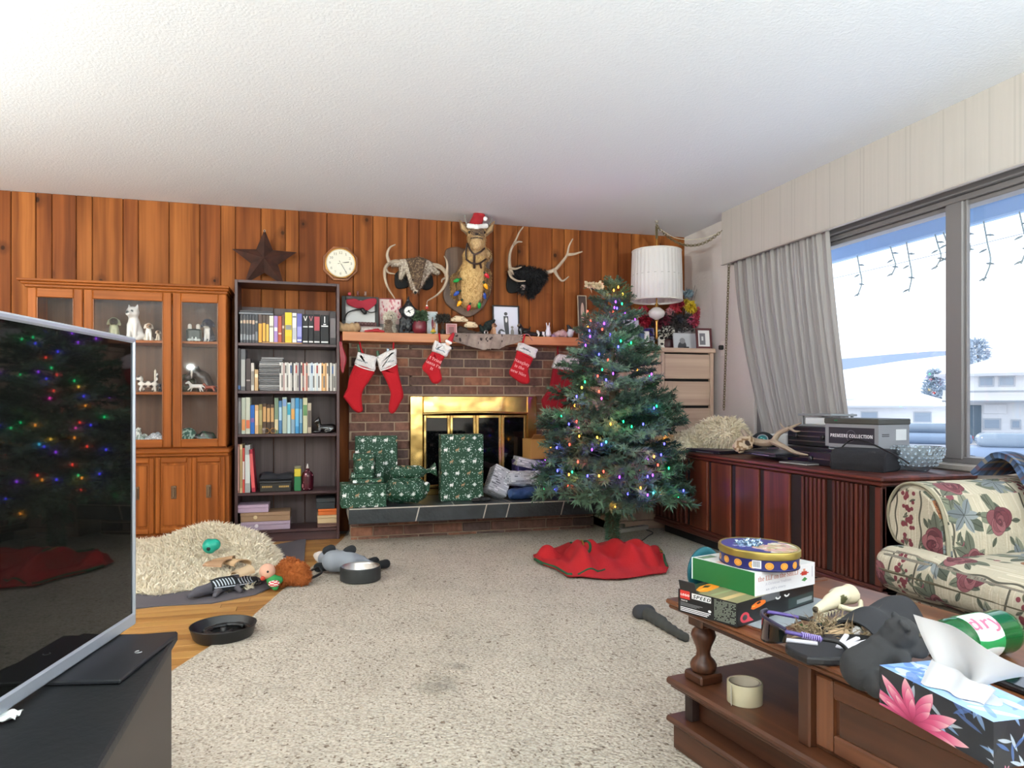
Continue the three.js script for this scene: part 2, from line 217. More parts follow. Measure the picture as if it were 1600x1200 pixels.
// window: grey frame, two panes, deep head track
{
  const w = struct('window_1'), fm = mat(0x757070, 0.45), x0 = XR + 0.02, x1 = XR + 0.12, { z0, z1, y0, y1, mull } = WIN, sill = mat(0xa89f98, 0.5);
  part(w, 'window_frame', [bb(x0 - 0.03, x1, y1 - 0.03, y1, z0, z1, 0.004, 'z'), bb(x0, x1, y1 - 0.06, y1 - 0.032, z0, z1, 0.004, 'z'), bb(x0 + 0.02, x1, y1 - 0.085, y1 - 0.062, z0, z1, 0.004, 'z'), bb(x0, x1, y0 + 0.03, y0 + 0.065, z0, z1, 0.004, 'z'), bb(x0, x1, y0, y1, z0, z0 + 0.05, 0.004), bb(x0, x1, y0, y1, z1 - 0.05, z1, 0.004)], fm);
  part(w, 'mullion', [bb(x0 - 0.004, x0 + 0.05, y0 + 0.05, y1 - 0.06, mull[0], mull[1], 0.006), bb(x0 + 0.012, x0 + 0.03, y0 + 0.05, y1 - 0.06, mull[1], mull[1] + 0.012, 0.002)], fm);
  part(w, 'window_sill', [bb(XR - 0.035, x1, y0, y0 + 0.032, z0 - 0.05, z1 + 0.05, 0.006, 'z'), bb(XR - 0.018, XR, y0 - 0.06, y0, z0 - 0.05, z1 + 0.05, 0.004, 'z')], sill);
  const gl = phys(0xffffff, 0.02, { transmission: 1, thickness: 0, ior: 1.5 });
  part(w, 'pane', bb(x0 + 0.05, x0 + 0.056, y0 + 0.06, y1 - 0.08, z0 + 0.045, mull[0] + 0.004, 0), gl);
  part(w, 'pane', bb(x0 + 0.066, x0 + 0.072, y0 + 0.06, y1 - 0.08, mull[1] - 0.004, z1 - 0.045, 0), gl);
  const w2 = struct('window_2'); part(w2, 'window_frame', [bb(-1.3, 0.55, 0.75, 0.81, ZR, ZR + 0.1, 0.004), bb(-1.3, 0.55, 2.04, 2.1, ZR, ZR + 0.1, 0.004), bb(-1.3, -1.24, 0.75, 2.1, ZR, ZR + 0.1, 0.004), bb(0.49, 0.55, 0.75, 2.1, ZR, ZR + 0.1, 0.004), bb(-0.4, -0.35, 0.75, 2.1, ZR, ZR + 0.1, 0.004)], fm);  // unseen rear window, placed to let daylight in from behind the camera
  part(w2, 'pane', bb(-1.26, 0.51, 0.8, 2.05, ZR + 0.05, ZR + 0.056, 0), gl);
}
// unseen ceiling lamps, out of view, placed to light the room
function unseenCeilingLamp(x, z, label, power) {
  const t = thing('unseen_ceiling_lamp', label, 'unseen ceiling lamp', [x, CEIL, z]);
  part(t, 'base_plate', lathe([[0, 0], [0.1, 0], [0.1, -0.03], [0, -0.03]]), cm(0xcfcfcf, 0.4));
  part(t, 'glass_shade', lathe([[0.13, -0.2], [0.17, -0.16], [0.18, -0.1], [0.16, -0.05], [0.1, -0.031]]), mat(0xfffaf0, 0.6, { emissive: 0xfff1df, emissiveIntensity: 1.5 }));
  const l = new THREE.PointLight(0xfff8f2, power); l.position.set(x, CEIL - 0.3, z); l.castShadow = true; l.shadow.radius = 8; scene.add(l);
}
unseenCeilingLamp(-0.4, 5.9, 'unseen round glass ceiling lamp over the near part of the room', 1.6);
unseenCeilingLamp(-2.9, 3.4, 'unseen round glass ceiling lamp over the dining corner', 4);
function addedFloorLamp(x, z, label, power) { // added fill uplighter, out of view: its bowl throws light at the ceiling
  const t = thing('added_floor_lamp', label, 'added floor lamp', [x, 0.009, z]), m = cm(0x8a8680, 0.35, 0.7);
  part(t, 'base', lathe([[0, 0], [0.14, 0], [0.13, 0.02], [0.03, 0.035], [0, 0.035]]), m); part(t, 'pole', lathe([[0.012, 0.03], [0.012, 1.38]], 12), m);
  part(t, 'bowl', lathe([[0.012, 1.34], [0.06, 1.36], [0.14, 1.4], [0.17, 1.45], [0.165, 1.452], [0.13, 1.41], [0.05, 1.38], [0, 1.375]]), m); part(t, 'bulb', new THREE.SphereGeometry(0.035, 14, 10).translate(0, 1.45, 0), mat(0xffffff, 0.5, { emissive: 0xfffaf4, emissiveIntensity: 4 }));
  const l = new THREE.PointLight(0xe8f6f2, power); l.position.set(x, 1.46, z); l.castShadow = true; l.shadow.radius = 1.5; scene.add(l);
}
addedFloorLamp(-1.7, 6.3, 'added tall uplighter floor lamp behind the television', 42); addedFloorLamp(1.6, 6.6, 'added tall uplighter floor lamp behind the sofa end', 42); addedFloorLamp(-2.7, 2.9, 'added tall uplighter floor lamp in the dining corner', 16);
// valance: boxed pelmet papered in faint vertical stripes
{
  const pap = tex(256, 64, (u, v) => { const s = [0.07, 0.2, 0.23, 0.42, 0.55, 0.58, 0.8, 0.93].some((k) => Math.abs(u - k) < 0.006), n = vn(u * 90, v * 3, 90, 3, 4); return s ? [172, 164, 157] : [178 + n * 4, 170 + n * 4, 163 + n * 4]; }, 1.1, 1);
  const t = thing('valance', 'long cream boxed valance with faint vertical stripes over the window', 'valance', [0, 0, 0]);
  const pm = mat(0xffffff, 0.8, { map: pap });
  const pg = bb(2.93, 2.945, 1.995, CEIL, 0.79, 4.75, 0.002, 'y');
  part(t, 'front_board', pg, pm); part(t, 'end_board', bb(2.93, XR, 1.995, CEIL, 0.78, 0.794, 0.002, 'y'), pm); part(t, 'bottom_edge', bb(2.924, 2.95, 1.987, 1.995, 0.775, 4.75, 0.002, 'z'), cm(0xb4aaa2, 0.6));
  part(t, 'curtain_rail', bb(2.985, 3.0, 2.2, 2.215, 0.85, 4.7, 0.002, 'z'), cm(0xb8b4ae, 0.4));
}
// sheer curtain gathered to the left, its free edge drawn back over the electronics
{
  const t = thing('curtain', 'grey sheer gathered curtain hanging left of the window', 'curtain', [0, 0, 0]); const f = rng(44), ph = [...Array(8)].map(() => f() * 6.3);
  const fold = (s, y) => 0.010 * Math.sin(s * 62 + ph[0] + 2 * Math.sin(s * 9 + ph[1])) + 0.010 * Math.sin(s * 118 + ph[2] + y * 1.2) + 0.007 * Math.sin(s * 187 + ph[3] - y);
  const g = surf(220, 40, (s, v) => { const y = lerp(2.19, 0.55, v), k = smooth(0, 1, v); const zR = lerp(1.85, 2.1, Math.pow(v, 1.4)), zL = 0.84 + 0.05 * k + 0.4 * Math.pow(v, 2); const z = lerp(zL, zR, s); return [2.99 + fold(s, y) * (0.8 + 0.5 * v) + 0.01 * Math.sin(s * 5), y, z]; }, 0, 8, 4);
  part(t, 'cloth', g, phys(0xa29b97, 0.95, { transmission: 0.2, thickness: 0, side: THREE.DoubleSide, bumpMap: tex(128, 128, (u, v) => 0.5 * vn(u * 64, v * 64, 64, 64, 2) + 0.5 * vn(u * 32, v * 128, 32, 128, 5), 4, 4, false), bumpScale: 0.002 }));
  part(t, 'heading_tape', surf(220, 2, (s, v) => { const z = lerp(0.84, 1.83, s); return [2.992 + fold(s, 2.19), 2.2 - 0.03 * v, z]; }), phys(0xc4bdb8, 0.95, { transmission: 0.2, thickness: 0, side: THREE.DoubleSide }));
}
// ───────────── china cabinet ─────────────
const CW = phys(0xffffff, 0.5, { specularIntensity: 0.4, map: woodTex([170, 96, 38], [124, 64, 20], 101, { streak: 16, fine: 60 }) });
const CWd = mat(0xffffff, 0.5, { map: woodTex([160, 100, 58], [116, 66, 34], 105, { streak: 10, fine: 50 }) });
const glassM = phys(0xffffff, 0.02, { transmission: 1, thickness: 0, ior: 1.28 });
const brassM = mat(0xb8894a, 0.32, { metalness: 1 }), oldBrass = mat(0x7d6650, 0.45, { metalness: 0.9 });
const XZ = (u, z, v = 600) => PZ(u, v, z).x, YZ = (v, z, u) => PZ(u, v, z).y;
const CAB = { zf: 0.34, zb: 0.03, x0: XZ(42, 0.34), x1: -0.565, y0: 0.662, y1: 1.70 };
{
  const t = thing('china_cabinet', 'honey oak china cabinet with three glazed doors above panelled lower doors', 'cabinet'); const { zf, zb, x0, x1, y0, y1 } = CAB;
  part(t, 'crown_moulding', [bb(x0 - 0.045, x1 + 0.02, 1.728, 1.745, zb, zf + 0.045, 0.004, 'x'), bb(x0 - 0.03, x1 + 0.015, 1.712, 1.728, zb, zf + 0.03, 0.005, 'x'), bb(x0 - 0.012, x1 + 0.006, 1.694, 1.712, zb, zf + 0.014, 0.004, 'x')], CW);
  part(t, 'side_panel', bb(x0, x0 + 0.02, y0, 1.695, zb, zf, 0.003), CW); part(t, 'side_panel', bb(x1 - 0.02, x1, y0, 1.695, zb, zf, 0.003), CW);
  part(t, 'back_panel', bb(x0, x1, y0, 1.695, zb, zb + 0.008, 0.001), mat(0xffffff, 0.6, { map: woodTex([112, 76, 50], [84, 54, 34], 107, { streak: 20 }) })); part(t, 'top_panel', bb(x0, x1, 1.68, 1.695, zb, zf, 0.002, 'x'), CW);
  const dx = [[42, 129], [130.5, 268], [269.5, 354]].map(([a, b]) => [XZ(a, zf + 0.02), XZ(b, zf + 0.02)]); dx[2][1] = x1;
  dx.forEach(([a, b], i) => {
    const st = 0.052, d = part(t, 'glazed_door', [bb(a, a + st, y0 + 0.005, 1.69, zf, zf + 0.02, 0.005), bb(b - st, b, y0 + 0.005, 1.69, zf, zf + 0.02, 0.005), bb(a + st, b - st, 1.63, 1.69, zf, zf + 0.02, 0.005, 'x'), bb(a + st, b - st, y0 + 0.005, y0 + 0.06, zf, zf + 0.02, 0.005, 'x')], CW);
    part(d, 'pane', bb(a + st - 0.005, b - st + 0.005, y0 + 0.055, 1.635, zf + 0.008, zf + 0.011, 0), glassM);
    part(d, 'bead', [bb(a + st, a + st + 0.006, y0 + 0.06, 1.63, zf + 0.011, zf + 0.017, 0.001), bb(b - st - 0.006, b - st, y0 + 0.06, 1.63, zf + 0.011, zf + 0.017, 0.001)], CWd);
  });
  for (const y of [1.375, 1.035]) part(t, 'shelf', bb(x0 + 0.02, x1 - 0.02, y - 0.018, y, zb + 0.01, zf - 0.02, 0.003, 'x'), CW);
  part(t, 'shelf', bb(x0, x1, y0 - 0.01, y0 + 0.02, zb, zf, 0.003, 'x'), CW);
  const lf = 0.40, lx1 = -0.545, lx0 = x0 - 0.02;
  part(t, 'counter_ledge', [bb(lx0 - 0.012, lx1 + 0.008, 0.63, 0.66, zb, lf + 0.02, 0.008, 'x'), bb(lx0, lx1, 0.612, 0.63, zb, lf + 0.008, 0.004, 'x')], CW);
  part(t, 'lower_carcass', [bb(lx0, lx1, 0.09, 0.612, zb, lf - 0.012, 0.003)], CW);
  part(t, 'base_moulding', [bb(lx0 - 0.008, lx1 + 0.006, 0, 0.075, zb, lf + 0.004, 0.005, 'x'), bb(lx0, lx1 + 0.003, 0.075, 0.095, zb, lf + 0.012, 0.006, 'x')], CW);
  const ux = [105, 145, 186, 243, 300, 358].map((u) => XZ(u, lf, 770)); const w = ux[4] - ux[3];
  const ld = [[lx0 + 0.02, lx0 + 0.02 + w], [lx0 + 0.04 + w, lx0 + 0.04 + 2 * w], [lx0 + 0.04 + 2 * w, ux[2] - 0.01], [ux[2], ux[3] - 0.008], [ux[3], ux[4]], [ux[4] + 0.001, lx1 - 0.024]];
  ld.forEach(([a, b], i) => {
    const s = 0.03, d = part(t, 'panelled_door', [bb(a, a + s, 0.11, 0.604, lf - 0.012, lf + 0.008, 0.005), bb(b - s, b, 0.11, 0.604, lf - 0.012, lf + 0.008, 0.005), bb(a + s, b - s, 0.57, 0.604, lf - 0.012, lf + 0.008, 0.005, 'x'), bb(a + s, b - s, 0.11, 0.144, lf - 0.012, lf + 0.008, 0.005, 'x')], CW);
    part(d, 'panel', [bb(a + s - 0.004, b - s + 0.004, 0.14, 0.574, lf - 0.012, lf - 0.004, 0.002), bb(a + s + 0.012, b - s - 0.012, 0.16, 0.554, lf - 0.006, lf + 0.003, 0.006)], CW);
    const hx = (a + b) / 2; part(d, 'pull', [bb(hx - 0.016, hx + 0.016, 0.335, 0.42, lf + 0.002, lf + 0.009, 0.003), bb(hx - 0.009, hx + 0.009, 0.345, 0.41, lf + 0.009, lf + 0.02, 0.005)], oldBrass);
  });
}
// figures: a seated dog h tall at the origin facing +z
const paintM = (rough = 0.5) => mat(0xffffff, rough, { vertexColors: true });
const glazeM = phys(0xffffff, 0.28, { vertexColors: true, clearcoat: 0.4 }), furM = paintM(0.9);
function seatedDog(h, { ear = 'up', head = 0.17, fat = 1, muzzle = 0.5, col = '#ddd5cc', face, chest, cell } = {}) {
  const c = [[0, 0.2, -0.12, 0.19 * fat, 0, 0.52, 0.02, 0.15 * fat], [0, 0.52, 0.02, 0.14 * fat, 0, 0.74, 0.06, 0.11], [0, 0.8, 0.08, head], [0, 0.76, 0.12 + head * 0.6, head * 0.55, 0, 0.75, 0.12 + head * (0.6 + muzzle), head * 0.42],
    [0.09, 0.45, 0.1, 0.065, 0.09, 0.05, 0.14, 0.05], [-0.09, 0.45, 0.1, 0.065, -0.09, 0.05, 0.14, 0.05], [0.09, 0.04, 0.14, 0.05, 0.09, 0.03, 0.22, 0.045], [-0.09, 0.04, 0.14, 0.05, -0.09, 0.03, 0.22, 0.045],
    [0.15 * fat, 0.14, -0.06, 0.12, 0.15 * fat, 0.05, 0.1, 0.055], [-0.15 * fat, 0.14, -0.06, 0.12, -0.15 * fat, 0.05, 0.1, 0.055]];
  for (const s of [-1, 1]) c.push(ear === 'up' ? [s * head * 0.6, 0.9, 0.06, 0.055, s * head * 0.75, 1.02, 0.05, 0.02] : ear === 'fold' ? [s * head * 0.75, 0.91, 0.08, 0.04, s * head * 1.05, 0.83, 0.12, 0.035] : [s * head * 0.9, 0.86, 0.06, 0.05, s * head * 1.15, 0.7, 0.08, 0.05]);
  const paint = (x, y, z) => { x /= h; y /= h; z /= h; if (Math.hypot(Math.abs(x) - head * 0.45, y - 0.83, z - 0.08 - head * 0.85) < 0.035) return '#181412'; if (Math.hypot(x, y - 0.79, z - 0.12 - head * (0.95 + muzzle)) < 0.05) return '#181412'; if (face && z > 0.12 + head * 0.4 && y > 0.66) return face; if (chest && z > 0.1 && y < 0.68 && Math.abs(x) < 0.12) return chest; return col; };
  return blob(c.map((q) => q.map((v) => v * h)), cell ?? h * 0.028, h * 0.035, paint);
}
const onShelf = (u, y, z) => V(PZ(u, 550, z).x, y, z);
{ const s1 = 1.376, s2 = 1.036, s3 = 0.684, g = 'figurines behind the cabinet glass';
  solo('pug_figurine', 'sage green seated dog figurine with dark face behind the left of cabinet glass', 'figurine', seatedDog(0.155, { head: 0.2, fat: 1.25, ear: 'drop', col: '#a8a98a', face: '#3a302a', muzzle: 0.25 }), glazeM, onShelf(178, s1, 0.2), 0.2, g);
  solo('bulldog_figurine', 'tallest white seated dog figurine with upright ears in the cabinet', 'figurine', seatedDog(0.235, { fat: 1.0, col: '#e0dad6', muzzle: 0.4 }), glazeM, onShelf(210, s1, 0.22), -0.35, g);
  solo('spotted_dog_figurine', 'white and tan seated dog figurine beside the tall white one', 'figurine', seatedDog(0.125, { col: '#d9cdbd', chest: '#f0ece4', face: '#a0785a', ear: 'drop' }), glazeM, onShelf(232, s1, 0.22), 0.3, g);
  solo('puppy_figurine', 'smallest white and brown puppy figurine at right of the tall dog', 'figurine', seatedDog(0.075, { col: '#d2bfa8', face: '#87603f', ear: 'drop' }), glazeM, onShelf(247, s1, 0.24), 0.2, g);
  const paint1 = (x, y) => (Math.sin(x * 160) + Math.sin(y * 190 + 1) > 0.6 ? '#4a3f3a' : '#e2dcd4');
  solo('cat_figurine', 'white and grey walking cat figurine with raised tail on middle cabinet shelf', 'figurine', blob([[-0.05, 0.05, 0, 0.022, 0.03, 0.052, 0, 0.022], [-0.06, 0.085, 0, 0.022], [-0.05, 0.04, 0.012, 0.009, -0.06, 0.006, 0.012, 0.008], [-0.045, 0.04, -0.012, 0.009, -0.035, 0.006, -0.012, 0.008], [0.025, 0.04, 0.012, 0.01, 0.035, 0.006, 0.012, 0.008], [0.03, 0.04, -0.012, 0.01, 0.015, 0.006, -0.012, 0.008], [0.04, 0.06, 0, 0.009, 0.045, 0.12, 0, 0.007], [-0.07, 0.105, 0.01, 0.007], [-0.07, 0.105, -0.01, 0.007]], 0.005, 0.008, paint1), glazeM, onShelf(234, s2, 0.24), 0.2, g);
  solo('candle_stick', 'slim white candle standing behind the walking cat figurine', 'candle', lathe([[0, 0], [0.012, 0], [0.012, 0.004], [0.008, 0.01], [0.007, 0.145], [0.002, 0.15], [0, 0.158]]), cm(0xe8dfcc, 0.5), onShelf(242.5, s2, 0.17), 0, undefined);
  solo('black_cat_figurine', 'tiny dark seated cat figurine beside the white candle', 'figurine', seatedDog(0.055, { col: '#2a2a33', head: 0.2 }), glazeM, onShelf(250, s2, 0.25), 0.1, g);
  const nest = (x, z, y) => (hash(Math.floor(x * 180), Math.floor(y * 180 + z * 120), 3) > 0.55 ? '#e8ece9' : '#88988f');
  solo('shell_dish', 'white and green frilled shell ornament on lowest cabinet shelf at left', 'ornament', blob([[-0.04, 0.03, 0, 0.032], [0.01, 0.035, 0.01, 0.034], [0.03, 0.05, -0.02, 0.022], [-0.01, 0.07, -0.01, 0.026], [0, 0.1, 0, 0.016]], 0.006, 0.008, nest, (x, y, z) => 0.004 * Math.sin(x * 260) * Math.sin(y * 240)), glazeM, onShelf(217, s3, 0.22));
  solo('shell_cluster', 'pale grey frilled shell cluster on lowest cabinet shelf behind middle door', 'ornament', blob([[-0.035, 0.025, 0, 0.028], [0.0, 0.045, 0.0, 0.032], [0.04, 0.028, 0.01, 0.03], [0.02, 0.06, -0.01, 0.022]], 0.006, 0.008, (x, y, z) => (hash(Math.floor(x * 200), Math.floor(y * 200), 8) > 0.5 ? '#e6e6e8' : '#9fa6ac'), (x, y, z) => 0.004 * Math.sin(x * 240) * Math.sin(y * 260)), glazeM, onShelf(241, s3, 0.23));
  // right door
  { const t = thing('twin_head_ornament', 'dark green block ornament topped with two small white heads', 'ornament', onShelf(303, s1, 0.22)); part(t, 'body', bx(0.095, 0.09, 0.045, 0, 0.045, 0, 0.01), cm(0x2c3832, 0.4)); for (const s of [-1, 1]) part(t, 'head', blob([[s * 0.026, 0.092, 0, 0.013, s * 0.026, 0.113, 0, 0.013]], 0.005, 0.004), cm(0xe4ded6, 0.4)); }
  solo('blue_dog_figurine', 'dark blue and black seated dog figurine at right end of cabinet shelf', 'figurine', seatedDog(0.155, { col: '#1f2438', chest: '#c8c4c0', head: 0.24, fat: 1.2, ear: 'drop', muzzle: 0.3 }), glazeM, onShelf(326, s1, 0.23), -0.3, g);
  solo('crystal_bear', 'small white figurine row at the foot of the green block ornament', 'figurine', blob([[-0.03, 0.012, 0, 0.011], [-0.01, 0.014, 0, 0.011], [0.012, 0.013, 0, 0.011], [0.032, 0.012, 0, 0.01], [-0.01, 0.028, 0, 0.007], [0.012, 0.027, 0, 0.007]], 0.004, 0.004), cm(0xcfd6d2, 0.3), onShelf(303, s1, 0.265));
  solo('horse_head_bust', 'dark brown horse head bust behind the right cabinet door', 'figurine', blob([[0.05, 0.03, 0, 0.05, 0.02, 0.1, 0, 0.045], [0.02, 0.1, 0, 0.042, -0.03, 0.135, 0, 0.032], [-0.03, 0.135, 0, 0.03, -0.075, 0.1, 0, 0.018], [-0.01, 0.16, 0.014, 0.009, -0.012, 0.178, 0.016, 0.004], [-0.01, 0.16, -0.014, 0.009, -0.012, 0.178, -0.016, 0.004], [0.02, 0.02, 0, 0.04, 0.1, 0.02, 0, 0.03]], 0.006, 0.014, (x, y) => (x < -0.05 && x > -0.06 ? '#e8e0d6' : '#2e211c')), glazeM, onShelf(312, s2, 0.18), 0.3, g);
  const runner = (sc) => blob([[-0.03, 0.05, 0, 0.014, 0.03, 0.05, 0, 0.015], [-0.03, 0.055, 0, 0.011, -0.05, 0.08, 0, 0.008], [-0.05, 0.08, 0, 0.009, -0.068, 0.072, 0, 0.006], [-0.03, 0.045, 0.008, 0.007, -0.055, 0.02, 0.008, 0.004], [-0.025, 0.045, -0.008, 0.007, -0.035, 0.012, -0.008, 0.004], [0.03, 0.045, 0.008, 0.008, 0.05, 0.012, 0.008, 0.004], [0.025, 0.045, -0.008, 0.008, 0.03, 0.01, -0.008, 0.004], [0.042, 0.058, 0, 0.006, 0.065, 0.035, 0, 0.003]].map((q) => q.map((v) => v * sc)), 0.004, 0.005);
  solo('white_horse_figurine', 'white galloping horse figurine in front of the horse bust', 'figurine', runner(0.9), cm(0xeae6e2, 0.35), onShelf(306, s2 - 0.006, 0.26), 0.1, g);
  solo('red_horse_figurine', 'rust red horse figurine at right of the white horse', 'figurine', runner(0.75), cm(0x8a3a22, 0.4), onShelf(328, s2 - 0.005, 0.25), -0.2, g);
  solo('moss_ball', 'dark olive wreath shaped ornament left of the horse bust', 'ornament', new THREE.TorusGeometry(0.042, 0.02, 8, 18).translate(0, 0.062, 0), cm(0x3d3a24, 0.8), onShelf(291, s2, 0.16), 0.3);
  solo('green_glass_ball', 'mottled teal green glass ball on lowest cabinet shelf', 'ornament', blob([[0, 0.055, 0, 0.055]], 0.008, 0.01, (x, y, z) => (hash(Math.floor(x * 110), Math.floor(y * 110), 5) > 0.7 ? '#bfe0d2' : '#2f6a5a')), glazeM, onShelf(294, s3, 0.2));
  solo('dark_stone_carving', 'black green reclining stone carving beside the glass ball', 'ornament', blob([[-0.03, 0.03, 0, 0.03, 0.05, 0.03, 0, 0.032], [0.0, 0.06, 0, 0.026, 0.05, 0.055, 0, 0.022], [-0.05, 0.045, 0.01, 0.022]], 0.007, 0.014, (x, y) => (Math.sin(x * 130 + y * 90) > 0.7 ? '#2f5c4a' : '#141c1a')), glazeM, onShelf(318, s3, 0.2));
  solo('white_pebble', 'white lumpy stone at right corner of lowest cabinet shelf', 'ornament', blob([[-0.012, 0.012, 0, 0.013], [0.01, 0.014, 0, 0.014]], 0.005, 0.006), cm(0xdedad6, 0.5), onShelf(334, s3, 0.27));
}
// ───────────── bookcase ─────────────
const BKM = mat(0xffffff, 0.38, { map: woodTex([84, 56, 56], [52, 32, 34], 201, { streak: 14 }) }), BKB = mat(0xffffff, 0.55, { map: woodTex([98, 82, 80], [74, 60, 60], 203, { streak: 20 }) });
const BC = { zf: 0.3, zb: 0.025, x0: XZ(366.5, 0.3, 640), x1: XZ(530.5, 0.3, 640), y1: 1.805, sh: [1.375, 1.046, 0.748, 0.345, 0.083] };
{
  const t = thing('bookcase', 'tall dark espresso bookcase with five shelves and a partly open back', 'bookcase'); const { zf, zb, x0, x1, y1, sh } = BC, k = 0.02;
  part(t, 'side_panel', bb(x0, x0 + k, 0, y1, zb, zf, 0.002), BKM); part(t, 'side_panel', bb(x1 - k, x1, 0, y1, zb, zf, 0.002), BKM);
  part(t, 'top_panel', bb(x0 + k, x1 - k, y1 - k, y1, zb, zf, 0.002, 'x'), BKM);
  part(t, 'base_board', bb(x0 + k, x1 - k, 0, 0.06, zf - 0.025, zf - 0.01, 0.002, 'x'), BKM);
  for (const y of sh) part(t, 'shelf', bb(x0 + k, x1 - k, y - 0.02, y, zb + 0.004, zf - 0.004, 0.002, 'x'), BKM);
  const w = (x1 - x0 - 2 * k) / 3; for (let i = 0; i < 3; i++) part(t, 'back_board', bb(x0 + k + i * w + 0.002, x0 + k + (i + 1) * w - 0.002, 0.06, [1.655, 1.65, 1.645][i], zb - 0.006, zb, 0.001), BKB);
}
// books, cases and oddments on the shelves: pixel runs along each shelf front
const bxU = (p) => XZ(360 + p / 5.4545, 0.29, 600), bkDist = (p, i) => YZ(470 + p / 5.4545, 0.28, 450);
const paper = cm(0xd9d2c4, 0.9);
const ord = ['first', 'second', 'third', 'fourth', 'fifth', 'sixth', 'seventh', 'eighth', 'ninth', 'tenth', 'eleventh', 'twelfth', 'thirteenth', 'fourteenth', 'fifteenth', 'sixteenth', 'seventeenth', 'eighteenth', 'nineteenth', 'twentieth', 'twenty first', 'twenty second', 'twenty third', 'twenty fourth', 'twenty fifth', 'twenty sixth', 'twenty seventh', 'twenty eighth', 'twenty ninth', 'thirtieth', 'thirty first', 'thirty second', 'thirty third', 'thirty fourth'];
function book(label, x0, x1, y0, y1, color, { band, band2, d = 0.15, kind = 'book', zf = 0.286, lean = 0, group, strip } = {}) {
  const w = x1 - x0 - 0.001, h = y1 - y0, t = thing(kind === 'book' ? 'book' : 'disc_case', label, kind === 'book' ? 'book' : 'disc case', [(x0 + x1) / 2, y0, zf], 0, group); t.rotation.z = lean;
  const b = Math.min(0.003, w * 0.2);
  part(t, 'cover', [bx(w, h, b, 0, h / 2, -b / 2, 0.0012), bx(b, h, d - b, -w / 2 + b / 2, h / 2, -b - (d - b) / 2, 0.0008), bx(b, h, d - b, w / 2 - b / 2, h / 2, -b - (d - b) / 2, 0.0008)], cm(color, kind === 'book' ? 0.6 : 0.35));
  part(t, kind === 'book' ? 'pages' : 'tray', bx(w - 2 * b, h - 0.008, d - 0.008, 0, h / 2, -d / 2, 0.0005), kind === 'book' ? paper : cm(0x3a3a3e, 0.5));
  for (const [c, a, e] of [band, band2].filter(Boolean)) part(t, 'spine_label', bx(w * 0.86, h * (e - a), 0.0012, 0, h * (a + e) / 2, 0.0004, 0.0003), cm(c, 0.5));
  return t;
}
